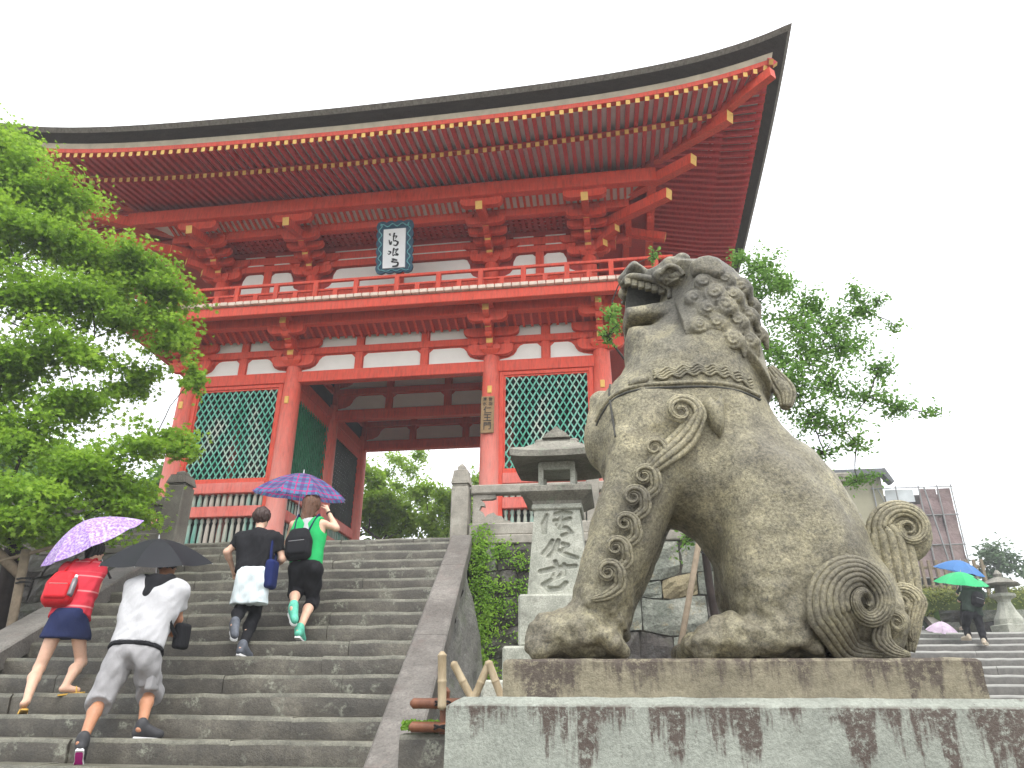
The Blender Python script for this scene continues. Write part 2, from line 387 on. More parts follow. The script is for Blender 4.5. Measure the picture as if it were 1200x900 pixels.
# lattice screens, sills and balusters of the two guardian bays
def slat_mesh(name,a,b,w,d,mat):
    m=MB(); m.beam(a,b,w,d,(0,1,0)); return m.mesh(name,mat)
def lattice(x0,x1,z0,z1,y,parent,mat,axis='x',step=.150,slope=1.75,w=.031,d=.02):
    """crossing diagonal slats clipped to the frame; two layers"""
    W=x1-x0;H=z1-z0
    for layer,sg in ((0,1),(1,-1)):
        s0=-H/slope
        n=int((W+H/slope)/step)+1
        for i in range(n):
            u=s0+step*(i+.5)
            # line: x = u + (z)/slope, z in 0..H
            za=max(0,-u*slope); zb=min(H,(W-u)*slope)
            if zb-za<.06: continue
            xa=u+za/slope; xb=u+zb/slope
            if sg<0: xa,xb=W-xa,W-xb
            yy=y+layer*(d+.002)
            if axis=='x': a=(x0+xa,yy,z0+za); b=(x0+xb,yy,z0+zb); up=(0,1,0)
            else: a=(yy,x0+xa,z0+za); b=(yy,x0+xb,z0+zb); up=(1,0,0)
            m=MB(); m.beam(a,b,w,d,up); m.build('lattice_slat',mat,parent,at=tuple((Vector(a)+Vector(b))/2))
def baluster_mesh(h):
    m=MB(); r=.052; m.lathe([(r*.9,0),(r,.03),(r*.95,h*.55),(r*.75,h*.80),(r*.5,h*.86),(r*.85,h*.90),(r*.85,h*.96),(r*.5,h)],(0,0,0),8); return m.mesh('baluster',M['baluster'],smooth=True)
for bi in (0,2):
    x0,x1=COLX[bi]+.20,COLX[bi+1]-.20; y=15.4
    # jambs and header
    for xa,xb in ((x0,x0+.10),(x1-.10,x1)):
        m=MB(); m.bbox(xa,xb,y-.08,y+.06,ZT+.1,7.30,.01); m.build('jamb',R_,gate)
    m=MB(); m.bbox(x0+.1,x1-.1,y-.075,y+.055,7.21,7.297,.008); m.build('screen_header',R_,gate)
    m=MB(); m.bbox(x0+.1,x1-.1,y-.08,y+.08,4.88,4.96,.008); m.build('sill_beam',R_,gate)
    m=MB(); m.bbox(x0+.1,x1-.1,y-.12,y+.10,4.64,4.88,.012); m.build('sill_beam',RL,gate)
    m=MB(); m.bbox(x0+.1,x1-.1,y-.12,y+.10,4.10,4.34,.012); m.build('rail_beam',RL,gate)
    m=MB(); m.bbox(x0+.1,x1-.1,y-.12,y+.10,3.02,3.20,.012); m.build('rail_beam',RL,gate)
    scr=MB(); ring_frame(scr,x0+.1,x1-.1,y-.045,y+.05,4.962,7.208,.035)
    so_=scr.build('lattice_screen',R_,gate,at=(x0,y,4.96))
    lattice(x0+.1,x1-.1,4.96,7.21,y-.03,so_,M['lattice'])
    bm1,bm2=baluster_mesh(.30),baluster_mesh(.90)
    nb=14
    for k in range(nb):
        x=x0+.1+(x1-x0-.2)*(k+.5)/nb
        piece('baluster',bm1,(x,y,4.34),parent=gate,world=True); piece('baluster',bm2,(x,y,3.20),parent=gate,world=True)
    # dark interior of the bay: back board and side screens
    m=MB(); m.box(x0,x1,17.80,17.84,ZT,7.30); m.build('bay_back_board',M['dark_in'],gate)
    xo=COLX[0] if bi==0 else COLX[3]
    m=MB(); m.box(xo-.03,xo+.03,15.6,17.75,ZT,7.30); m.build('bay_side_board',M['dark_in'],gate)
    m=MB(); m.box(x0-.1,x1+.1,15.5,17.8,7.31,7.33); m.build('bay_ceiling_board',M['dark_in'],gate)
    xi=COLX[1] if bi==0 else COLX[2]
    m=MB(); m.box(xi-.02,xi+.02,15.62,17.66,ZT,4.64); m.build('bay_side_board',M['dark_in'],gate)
# corridor-side screens: green boards in the front half, open dark lattice in the rear half
for x,sg in ((COLX[1],1),(COLX[2],-1)):
    for (ya,yb,rear) in ((15.6,17.67,False),(18.07,20.1,True)):
        m=MB(); m.bbox(x-.07,x+.07,ya,yb,7.05,7.297,.01); m.build('screen_header',R_,gate)
        m=MB(); m.bbox(x-.10,x+.10,ya,yb,4.64,4.88,.01); m.build('sill_beam',RL,gate)
        m=MB(); m.bbox(x-.10,x+.10,ya,yb,4.10,4.34,.01); m.build('rail_beam',RL,gate)
        m=MB(); m.bbox(x-.10,x+.10,ya,yb,3.02,3.20,.01); m.build('rail_beam',RL,gate)
        for k in range(12):
            yy=ya+(yb-ya)*(k+.5)/12
            piece('baluster',bm2,(x,yy,3.20),parent=gate,world=True)
            piece('baluster',bm1,(x,yy,4.34),parent=gate,world=True)
        fr=MB(); ring_frame(fr,ya,yb,x-.05,x+.05,4.882,7.048,.04,'x'); fo=fr.build('lattice_screen',R_,gate,at=(x,ya,4.88))
        if not rear:
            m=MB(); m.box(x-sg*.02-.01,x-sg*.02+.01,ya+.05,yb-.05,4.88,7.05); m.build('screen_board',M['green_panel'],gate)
            lattice(ya,yb,4.88,7.05,x+sg*.03,fo,M['green_panel'],'y',.16,1.6,.03,.02)
        else:
            lattice(ya,yb,4.88,7.05,x+sg*.01,fo,M['dark_in'],'y',.13,1.6,.055,.02)
# name board on the third column
nb_=MB(); nb_.bbox(-2.925,-2.63,15.12,15.165,5.75,6.62,.008); nbo=nb_.build('name_board',M['sign_wood'],gate,at=(-2.78,15.14,6.2))
def text_mesh(body,size,mat,name='lettering',depth=.004):
    cu=bpy.data.curves.new(name,'FONT'); cu.body=body; cu.size=size; cu.align_x='CENTER'; cu.align_y='CENTER'; cu.extrude=depth/2; cu.offset=size*.012
    o=bpy.data.objects.new(name,cu); COL.objects.link(o); dg=bpy.context.evaluated_depsgraph_get(); dg.update()
    me=bpy.data.meshes.new_from_object(o.evaluated_get(dg)); bpy.data.objects.remove(o); me.materials.clear(); me.materials.append(mat); me.name=name
    return me
for ch,z in (('仁',6.27),('王',6.09),('門',5.90)):
    piece('lettering',text_mesh(ch,.19,M['ink']),(-2.775,15.116,z),(math.pi/2,0,0),nbo,world=True)
for ch,x,z in (('清',-2.84,6.54),('水',-2.84,6.43),('音',-2.71,6.54),('羽',-2.71,6.43)):
    piece('lettering',text_mesh(ch,.095,M['ink']),(x,15.117,z),(math.pi/2,0,0),nbo,world=True)

# lower bracket sets: boat arms along the wall, stepped arms towards the front with yellow ends
def boat(m,cx,y,z,L,h,w,mi=0,ax='x'):
    """bracket arm with rounded lower ends"""
    hl=L/2
    p=[(-hl,h),(-hl,h*.55),(-hl*.93,h*.25),(-hl*.78,h*.05),(-hl*.6,0),(hl*.6,0),(hl*.78,h*.05),(hl*.93,h*.25),(hl,h*.55),(hl,h)]
    if ax=='x': m.prism([(cx+a,z+b) for a,b in p],'y',y-w/2,y+w/2,mi)
    else: m.prism([(y+a,z+b) for a,b in p],'x',cx-w/2,cx+w/2,mi)
def block(m,x,y,z,s=.2,h=.12,mi=0):
    """bearing block: square top, tapering foot"""
    a=s/2;b=a*.68; vs=[]
    for q,zz in ((b,z),(a,z+h*.45),(a,z+h)):
        vs+=[(x-q,y-q,zz),(x+q,y-q,zz),(x+q,y+q,zz),(x-q,y+q,zz)]
    fs=[(3,2,1,0),(8,9,10,11)]+[(l*4+i,l*4+(i+1)%4,(l+1)*4+(i+1)%4,(l+1)*4+i) for l in (0,1) for i in range(4)]
    m.add(vs,fs,mi)
def arm_out(m,x,y0,y1,z,w=.13,h=.2):
    """arm running to the front with rounded underside and a yellow end face"""
    p=[(y0,z+h),(y0,z),(y1+.16,z),(y1+.06,z+h*.18),(y1+.012,z+h*.42),(y1,z+h*.55),(y1,z+h)]
    m.prism(p,'x',x-w/2,x+w/2,0)
    m.box(x-w/2-.002,x+w/2+.002,y1-.006,y1+.02,z+h*.5,z+h+.002,1)
    m.prism([(y1+.012-.004,z+h*.42),(y1-.004,z+h*.55),(y1+.02,z+h*.55),(y1+.03,z+h*.42)],'x',x-w/2-.002,x+w/2+.002,1)
_b=MB(); block(_b,0,0,0,.17,.10); blk_me=_b.mesh('bearing_block',R_)
def lower_bracket(x,side=0):
    m=MB(); block(m,x,15.35,7.72,.46,.20); root=m.build('bracket_set',R_,gate,at=(x,15.35,7.72))
    def P(f,*a):
        q=MB(); f(q,*a); return q.build('bracket_arm',[R_,GO],root,at=(x,15.3,8.0))
    P(boat,x,15.27,7.70,1.05,.26,.13); P(boat,x,15.27,8.18,1.30,.22,.13)
    P(arm_out,x,15.4,15.02,7.80,.14,.26); P(arm_out,x,15.4,14.78,8.10,.14,.22); P(arm_out,x,15.4,14.42,8.34,.14,.24)
    P(boat,x,14.70,8.28,.92,.22,.14)
    for bx,by,bz in ((x-.38,15.27,7.96),(x+.38,15.27,7.96),(x,14.95,8.02),(x,14.70,8.20),(x-.36,14.70,8.50),(x+.36,14.70,8.50)): piece('bearing_block',blk_me,(bx,by,bz),parent=root,world=True)
    q=MB(); q.bbox(x-.16,x+.16,14.42,14.75,8.58,8.64,.01); q.build('bracket_cap',R_,root,at=(x,14.6,8.6))
for x in COLX: lower_bracket(x)
# balcony: beams, sloping ribbed soffit, fascia, floor boards and railing
BX0,BX1,BY=-11.6,1.17,14.0
m=MB(); m.bbox(BX0+.3,BX1-.3,14.62,14.80,8.48,8.72,.012); m.build('balcony_beam',R_,gate)
m=MB(); m.bbox(BX0,BX1,14.08,14.26,8.50,8.735,.012); m.build('balcony_fascia',R_,gate)
m=MB(); m.bbox(BX1-.16,BX1,14.26,21.6,8.50,8.735,.012); m.build('balcony_fascia',R_,gate)
m=MB(); m.bbox(BX0,BX0+.16,14.26,21.6,8.50,8.735,.012); m.build('balcony_fascia',R_,gate)
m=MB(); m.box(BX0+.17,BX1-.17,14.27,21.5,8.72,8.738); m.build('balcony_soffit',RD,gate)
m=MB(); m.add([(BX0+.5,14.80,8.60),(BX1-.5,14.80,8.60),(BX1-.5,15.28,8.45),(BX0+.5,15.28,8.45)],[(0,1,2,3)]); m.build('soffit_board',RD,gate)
n=60; rm=MB(); rm.beam((0,14.80,8.58),(0,15.28,8.42),.055,.06); rme=rm.mesh('soffit_rib',R_)
for k in range(n): piece('soffit_rib',rme,(BX0+.6+(BX1-BX0-1.2)*k/(n-1),0,0),parent=gate,world=True)
fm=MB(); fm.bbox(-.086,.086,14.0,14.35,8.745,8.835,.008); fme=fm.mesh('floor_board',[M['board_end']])
nb=int((BX1-BX0)/.19)
for k in range(nb): piece('floor_board',fme,(BX0+.095+.19*k,random.Random(k).uniform(-.006,.006),0),parent=gate,world=True)
m=MB(); m.box(BX0+.02,BX1-.02,14.35,21.5,8.75,8.82); m.build('balcony_floor',M['red_deep'],gate)
# railing
for z,h,ext in ((9.02,.055,.12),(9.25,.07,.30),(8.86,.04,.0)):
    m=MB(); m.bbox(BX0+.05-ext,BX1-.05+ext,14.07-h*.5,14.07+h*.5,z-h/2,z+h/2,.01); m.build('railing_rail',R_,gate)
    m=MB(); m.bbox(BX1-.12-h*.5,BX1-.12+h*.5,14.12,21.4,z-h/2+.002,z+h/2-.002,.01); m.build('railing_rail',R_,gate)
    m=MB(); m.bbox(BX0+.12-h*.5,BX0+.12+h*.5,14.12,21.4,z-h/2+.002,z+h/2-.002,.01); m.build('railing_rail',R_,gate)
pitch=(BX1-.12-(BX0+.12))/26
pm1=MB(); pm1.bbox(-.055,.055,-.05,.05,0,.385,.008); pme1=pm1.mesh('railing_post',R_); pm2=MB(); pm2.bbox(-.055,.055,-.045,.045,0,.16,.008); pme2=pm2.mesh('railing_post',R_)
for k in range(27):
    piece('railing_post',pme1 if k%2==0 else pme2,(BX0+.12+pitch*k,14.07,8.84),parent=gate,world=True)
for k in range(1,15):
    piece('railing_post',pme1 if k%2==0 else pme2,(BX1-.12,14.07+.52*k,8.84),parent=gate,world=True)
    piece('railing_post',pme1 if k%2==0 else pme2,(BX0+.12,14.07+.52*k,8.84),parent=gate,world=True)

# upper storey wall
UX=[-9.90,-7.45,-2.82,-.42]; UY=15.5; UY1=20.2
m=MB(); m.box(UX[0],UX[3],UY+.05,UY1-.05,8.83,11.4); m.build('upper_wall_core',RD,gate)
ucm=MB(); ucm.tube([(0,0,8.83),(0,0,10.30)],[.19,.18],14); ucme=ucm.mesh('upper_column',R_)
for x in UX:
    for y in (UY,17.87,UY1):
        if x in (UX[0],UX[3]) or y!=17.87: smooth_by_angle(piece('upper_column',ucme,(x,y,0),parent=gate,world=True),50)
def wall_bay(x0,x1,n,y):
    xs=[x0+(x1-x0)*k/n for k in range(n+1)]
    m=MB(); m.box(x0,x1,y-.09,y+.05,9.55,9.86); m.build('upper_beam',R_,gate)
    m=MB(); m.box(x0,x1,y-.085,y+.05,10.56,10.74); m.build('upper_beam',R_,gate)
    m=MB(); m.box(x0,x1,y-.08,y+.05,10.775,10.99); m.build('upper_beam',R_,gate)
    m=MB(); m.box(x0,x1,y-.075,y+.05,11.02,11.16); m.build('upper_beam',RD,gate)
    for zz in (10.74,10.99):
        for k in range(n):
            m=MB(); m.box(xs[k]+(.55 if k==0 else .15),xs[k+1]-(.55 if k==n-1 else .15),y-.088,y+.05,zz+.002,zz+.033); m.build('white_strip',PL,gate)
    for k in range(1,n): m=MB(); m.box(xs[k]-.10,xs[k]+.10,y-.07,y+.04,9.86,10.56); m.build('upper_strut',R_,gate)
    for k in range(n):
        a=xs[k]+(.10 if k else .12); b=xs[k+1]-(.10 if k<n-1 else .12)
        m=MB(); m.prism(rounded_panel(a,b,9.90,10.52,.08,'bracket' if k==0 else None,'bracket' if k==n-1 else None),'y',y-.03,y+.02); m.build('plaster_panel',PL,gate)
for i,n in ((0,2),(1,2),(2,2)): wall_bay(UX[i],UX[i+1],n,UY)
# right-hand side wall of the upper storey
m=MB(); m.box(UX[3]-.02,UX[3]+.03,UY+.2,UY1-.2,9.9,10.52); m.build('plaster_panel',PL,gate)
for z0,z1 in ((9.55,9.86),(10.56,10.74),(10.775,11.16)):
    m=MB(); m.box(UX[3]-.05,UX[3]+.08,UY+.1,UY1-.1,z0,z1); m.build('upper_beam',R_,gate)

# coffered grid under the brackets, row of white curved boards, outer purlin
PX0,PX1,PY=-11.75,1.2,13.80
def ring(name,mat,x0,x1,y0,y1,t,z0,z1):
    for a in ((x0,x1,y0,y0+t),(x0,x1,y1-t,y1),(x0,x0+t,y0+t,y1-t),(x1-t,x1,y0+t,y1-t)):
        m=MB(); m.bbox(a[0],a[1],a[2],a[3],z0,z1,.01); m.build(name,mat,gate)
ring('eave_purlin',R_,PX0,PX1,PY,21.95,.2,11.14,11.50)
ring('inner_purlin',R_,UX[0]-1.0,UX[3]+1.0,14.50,21.2,.16,11.00,11.24)
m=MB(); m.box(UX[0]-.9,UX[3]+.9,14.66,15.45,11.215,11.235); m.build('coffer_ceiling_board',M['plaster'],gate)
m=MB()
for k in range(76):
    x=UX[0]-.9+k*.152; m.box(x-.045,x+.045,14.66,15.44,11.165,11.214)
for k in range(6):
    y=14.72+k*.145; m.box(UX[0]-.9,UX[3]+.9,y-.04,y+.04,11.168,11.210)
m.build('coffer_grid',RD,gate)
m=MB(); m.add([(PX0+.2,14.00,11.33),(PX1-.2,14.00,11.33),(UX[3]+1.0,14.50,11.22),(UX[0]-1.0,14.50,11.22)],[(0,1,2,3)]); m.build('curved_board_row',M['plaster'],gate)
q=MB(); q.beam((0,14.00,11.30),(0,14.50,11.19),.058,.05); qme=q.mesh('curved_rib',R_)
for k in range(74): piece('curved_rib',qme,(UX[0]-.9+k*.157,0,0),parent=gate,world=True)
m=MB(); m.box(UX[3]+.2,PX1-.2,14.66,21.0,11.20,11.23); m.build('coffer_ceiling_board',RD,gate)
m=MB(); m.box(PX0+.2,UX[0]-.2,14.66,21.0,11.20,11.23); m.build('coffer_ceiling_board',RD,gate)

def upper_bracket(x,corner=0):
    m=MB(); block(m,x,UY-.02,10.30,.46,.20); root=m.build('bracket_set',R_,gate,at=(x,UY,10.3))
    def P(f,*a):
        q=MB(); f(q,*a); return q.build('bracket_arm',[R_,GO],root,at=(x,UY,10.6))
    P(boat,x,UY-.12,10.34,1.05,.22,.13); P(boat,x,UY-.12,10.70,1.4,.2,.13)
    P(arm_out,x,UY,15.14,10.36,.14,.24); P(boat,x,15.12,10.66,.80,.17,.13)
    P(arm_out,x,UY,14.84,10.52,.14,.22)
    P(boat,x,14.82,10.74,.95,.18,.13); P(arm_out,x,UY,14.52,10.70,.14,.22)
    P(boat,x,14.50,10.80,.95,.20,.14); P(boat,x,13.98,10.93,1.0,.20,.14)
    q=MB(); q.beam((x,15.3,11.16),(x,13.66,10.74),.16,.20,(0,0,1),0,1); q.build('tail_rafter',[R_,GO],root,at=(x,14,11))
    for bx,by,bz in ((x-.4,15.38,10.56),(x+.4,15.38,10.56),(x,15.1,10.60),(x,14.84,10.74-.08),(x-.38,14.50,11.0),(x+.38,14.50,11.0),(x,14.0,10.86),(x-.38,13.98,11.09),(x+.38,13.98,11.09)): piece('bearing_block',blk_me,(bx,by,bz),parent=root,world=True)
for x in UX: upper_bracket(x)
def side_bracket(y):
    x0=UX[3]; m=MB(); block(m,x0,y,10.30,.46,.20); root=m.build('bracket_set',R_,gate,at=(x0,y,10.3))
    for (xe,z) in ((x0+.36,10.36),(x0+.66,10.52),(x0+.98,10.70)):
        q=MB(); q.bbox(x0,xe,y-.07,y+.07,z,z+.22,.012); q.box(xe-.004,xe+.006,y-.071,y+.071,z+.1,z+.221,1); q.build('bracket_arm',[R_,GO],root,at=(x0,y,10.6))
    q=MB(); boat(q,x0+.98,y,10.80,.95,.20,.14,0,'y'); boat(q,x0+1.5,y,10.93,1.0,.20,.14,0,'y'); q.build('bracket_arm',[R_,GO],root,at=(x0,y,10.6))
    q=MB(); q.beam((x0+.3,y,11.16),(x0+1.86,y,10.74),.16,.20,(0,0,1),0,1); q.build('tail_rafter',[R_,GO],root,at=(x0,y,11))
for y in (UY,17.87,UY1): side_bracket(y)
# diagonal corner arms with yellow ends and lion-nose carving blocks at the front corners
for sx,xc in ((1,UX[3]),(-1,UX[0])):
    m=MB(); block(m,xc+sx*.1,UY-.1,10.5,.3,.15); root=m.build('corner_bracket',R_,gate,at=(xc,UY,10.5))
    for L,z in ((.55,10.36),(.95,10.54),(1.35,10.72)):
        q=MB(); q.beam((xc,UY,z+.11),(xc+sx*L*.74,UY-L*.74,z+.11),.15,.22,(0,0,1),0,1); q.build('bracket_arm',[R_,GO],root,at=(xc,UY,z))
    mx=lambda x: x if sx>0 else 2*CX-x
    for a,b in (((.35,14.75,11.42),(1.97,13.2,11.10)),((.05,15.0,10.92),(1.44,13.73,10.66))):
        q=MB(); q.beam((mx(a[0]),a[1],a[2]),(mx(b[0]),b[1],b[2]),.19,.25,(0,0,1),0,1); q.build('corner_tail_rafter',[R_,GO],root,at=(xc,UY,11))


# ---------------------------------------------------------------- eaves: curved at the corners
EX0,EX1,EY0,EY1=-14.29,3.72,11.45,24.25     # edge of the bark at mid-length
def dcor(a,b): return a
def lift(x,y):
    """rise of the eaves near a corner, by distance along the nearer edges"""
    dx=min(x-EX0,EX1-x); dy=min(y-EY0,EY1-y)
    d=math.hypot(max(dx,0),max(dy,0))
    return .78*math.exp(-d/1.75)+.10*math.exp(-d/5.0)
def flare(x,y):
    """outward flare in plan near a corner"""
    dx=min(x-EX0,EX1-x); dy=min(y-EY0,EY1-y); d=math.hypot(max(dx,0),max(dy,0)); f=.13*math.exp(-d/2.2)
    sx=1 if x>CX else -1; sy=-1 if y<17.85 else 1
    return (f*sx,f*sy)
def E(x,y,z):
    f=flare(x,y); return (x+f[0],y+f[1],z+lift(x,y))
def edge_samples(n=40):
    """points round the four sides, denser at the corners"""
    def line(a,b):
        out=[]
        for i in range(n):
            u=i/n; u=.5-.5*math.cos(math.pi*u); u=u*.75+(i/n)*.25
            out.append((a[0]+(b[0]-a[0])*u,a[1]+(b[1]-a[1])*u))
        return out
    c=[(0,0),(1,0),(1,1),(0,1)]
    pts=[]
    for k in range(4): pts+=line(c[k],c[(k+1)%4])
    return pts
UV=edge_samples()
def ring_pt(u,v,inset,z):
    x=EX0+inset+(EX1-EX0-2*inset)*u; y=EY0+inset+(EY1-EY0-2*inset)*v
    return E(x,y,z)
def eave_band(name,mat,prof):
    """closed profile [(inset,z)] swept round the eaves"""
    vs=[];N=len(UV);K=len(prof)
    for (u,v) in UV:
        for (i,z) in prof: vs.append(ring_pt(u,v,i,z))
    fs=[]
    for a in range(N):
        b=(a+1)%N
        for k in range(K):
            l=(k+1)%K; fs.append((a*K+k,b*K+k,b*K+l,a*K+l))
    m=MB(); m.add(vs,fs); o=m.build(name,mat,gate); smooth_by_angle(o,40); return o
zb=11.72
eave_band('weathered_bark_edge',M['bark_top'],[(-.03,11.80),(.05,11.71),(.6,11.72),(.6,11.90)])
eave_band('bark_edge',M['bark_roof'],[(.05,11.71),(.30,11.63),(.7,11.65),(.7,11.71)])
eave_band('eave_board',M['beige_board'],[(.305,11.63),(.335,11.51),(.7,11.52),(.7,11.63)])
eave_band('eave_fascia',R_,[(.34,11.51),(.36,11.42),(.48,11.42),(.48,11.51)])
eave_band('rafter_fascia',RD,[(1.17,11.43),(1.175,11.37),(1.30,11.37),(1.30,11.43)])
# soffit boards above the rafters
def soffit(name,mat,i0,z0,i1,z1):
    vs=[];N=len(UV)
    for (u,v) in UV: vs+= [ring_pt(u,v,i0,z0),ring_pt(u,v,i1,z1)]
    fs=[(2*a,2*((a+1)%N),2*((a+1)%N)+1,2*a+1) for a in range(N)]
    m=MB(); m.add(vs,fs); return m.build(name,mat,gate)
soffit('soffit_boards',M['board_white'],.42,11.43,1.3,11.56)
soffit('soffit_boards',M['board_white'],1.2,11.39,2.6,11.70)
soffit('soffit_boards',M['board_white'],2.6,11.70,4.5,12.12)
# rafters (parallel); flying rafters at the edge, base rafters behind them
def rafter(name,p0,p1,w=.086,h=.105):
    m=MB(); m.beam(p0,p1,w,h,(0,0,1),0,1)
    return m.build(name,[M['red_rafter'],GO],gate,at=p1)
NR=int((EX1-EX0-.5)/.192)
for k in range(NR+1):
    x=EX0+.28+(EX1-EX0-.56)*k/NR
    d=min(x-EX0,EX1-x)
    # flying
    yi=EY0+min(1.35,d); 
    if d>.25:
        a=E(x,EY0+.375,11.36)
        pin=Vector((x,yi,11.485+lift(x,yi))); tip=Vector((a[0],a[1],a[2]))
        if (pin-tip).length>.15: rafter('flying_rafter',pin,tip)
    if d>1.25:
        yi=EY0+min(4.0,d); tip=Vector(E(x,EY0+1.15,11.31)); tip.x=x; pin=Vector((x,yi,11.31+(yi-EY0-1.15)*.22+lift(x,yi)))
        if (pin-tip).length>.15: rafter('base_rafter',pin,tip)
NS=int((EY1-EY0-.5)/.192)
for k in range(NS+1):
    y=EY0+.28+(EY1-EY0-.56)*k/NS; d=min(y-EY0,EY1-y)
    if d>.25:
        xi=EX1-min(1.35,d); tip=Vector(E(EX1-.375,y,11.36)); pin=Vector((xi,y,11.485+lift(xi,y)))
        if (pin-tip).length>.15: rafter('flying_rafter',pin,tip)
    if d>1.25:
        xi=EX1-min(3.4,d); tip=Vector(E(EX1-1.15,y,11.31)); tip.y=y; pin=Vector((xi,y,11.31+(EX1-1.15-xi)*.22+lift(xi,y)))
        if (pin-tip).length>.15: rafter('base_rafter',pin,tip)
for k in range(NS+1):
    y=EY0+.28+(EY1-EY0-.56)*k/NS; d=min(y-EY0,EY1-y)
    if d>.25:
        xi=EX0+min(1.35,d); tip=Vector(E(EX0+.375,y,11.36)); pin=Vector((xi,y,11.485+lift(xi,y)))
        if (pin-tip).length>.15: rafter('flying_rafter',pin,tip)
    if d>1.25:
        xi=EX0+min(3.4,d); tip=Vector(E(EX0+1.15,y,11.31)); tip.y=y; pin=Vector((xi,y,11.31+(xi-EX0-1.15)*.22+lift(xi,y)))
        if (pin-tip).length>.15: rafter('base_rafter',pin,tip)
# hip rafters
for sx in (1,-1):
    ex=EX1 if sx>0 else EX0
    def HP(i,z): return Vector(E(ex-sx*i,EY0+i,z))
    m=MB(); m.beam(HP(3.6,12.0),HP(1.09,11.13),.20,.26,(0,0,1),0,1); m.build('hip_rafter',[R_,GO],gate)
    m=MB(); m.beam(HP(1.7,11.52),HP(.36,11.17),.17,.22,(0,0,1),0,0); m.build('hip_rafter',[R_,GO],gate)
# roof body: hipped skirt with a gabled upper roof
def roofz(x,y):
    dx=min(x-EX0,EX1-x); dy=min(y-EY0,EY1-y); g=lambda d:.36*d+.062*d*d
    hip=min(dx,dy); z=g(hip)
    if EX0+4.3<x<EX1-4.3: z=g(dy)
    return 11.82+z+lift(x,y)*max(0,1-hip/3.0)
xs=[EX0+(EX1-EX0)*i/90 for i in range(91)]; ys=[EY0+(EY1-EY0)*j/64 for j in range(65)]
vs=[];fs=[]
for y in ys:
    for x in xs:
        f=flare(x,y); vs.append((x+f[0],y+f[1],roofz(x,y)))
for j in range(64):
    for i in range(90): fs.append((j*91+i,j*91+i+1,(j+1)*91+i+1,(j+1)*91+i))
m=MB(); m.add(vs,fs); rf=m.build('bark_roof',M['bark_top'],gate,smooth=True)
m=MB(); m.bbox(EX0+4.0,EX1-4.0,17.6,18.1,16.45,17.0,.04); m.build('roof_ridge',M['dark_in'],gate)

# ---------------------------------------------------------------- hanging plaque under the eaves
pq = empty('name_plaque',(-4.93,14.35,9.55),0,'blue framed white plaque with brushed black characters above the gate balcony','plaque')
TILT=-.16
def pqp(x,z,y=0): return (-4.93+x,14.35+y+math.sin(TILT)*z,9.55+z*math.cos(TILT))
m=MB(); 
def slab(m,poly,y0,y1,mi=0):
    n=len(poly); vs=[pqp(x,z,y0) for x,z in poly]+[pqp(x,z,y1) for x,z in poly]
    fs=[tuple(range(n)),tuple(range(2*n-1,n-1,-1))]+[(i,i+n,(i+1)%n+n,(i+1)%n) for i in range(n)]
    m.add(vs,fs,mi)
def wavy(hw,z0,z1,amp,nx,nz):
    p=[]
    def seg(a,b,n,nrm):
        for i in range(n*6):
            t=i/(n*6); o=amp*abs(math.sin(math.pi*n*t)); p.append((a[0]+(b[0]-a[0])*t+nrm[0]*o,a[1]+(b[1]-a[1])*t+nrm[1]*o))
    seg((-hw,z0),(hw,z0),nx,(0,-1)); seg((hw,z0),(hw,z1),nz,(1,0)); seg((hw,z1),(-hw,z1),nx,(0,1)); seg((-hw,z1),(-hw,z0),nz,(-1,0))
    return p
M['plaque_blue']=simple('dark_blue_frame',(0.012,0.06,0.10,1),0.5,0.3,9)
M['plaque_green']=simple('pale_blue_wave',(0.12,0.36,0.38,1),0.5,0.4,14)
slab(m,wavy(.42,.02,1.30,.035,4,6),0,.05); m.build('plaque_frame',M['plaque_blue'],pq)
m=MB(); slab(m,[(-.27,.10),(.27,.10),(.27,1.10),(-.27,1.10)],-.03,-.001); m.build('plaque_board',simple('plaque_white',(0.72,0.74,0.74,1),0.6,0.04),pq)
def wave_line(a,b,n,amp,r):
    pts=[]
    d=(b[0]-a[0],b[1]-a[1]); L=math.hypot(*d); nx,nz=-d[1]/L,d[0]/L
    for i in range(n*8+1):
        t=i/(n*8); o=amp*math.sin(2*math.pi*n*t); pts.append(pqp(a[0]+d[0]*t+nx*o,a[1]+d[1]*t+nz*o,-.012))
    q=MB(); q.tube(pts,r,5); q.build('frame_wave',M['plaque_green'],pq,smooth=True)
for ph in (0,1):
    wave_line((-.35,.08),(-.35,1.26),5,.035,.014); wave_line((.35,.08),(.35,1.26),5,-.035,.014); break
wave_line((-.36,1.21),(.36,1.21),3,.035,.014); wave_line((-.36,.05),(.36,.05),3,.02,.012)
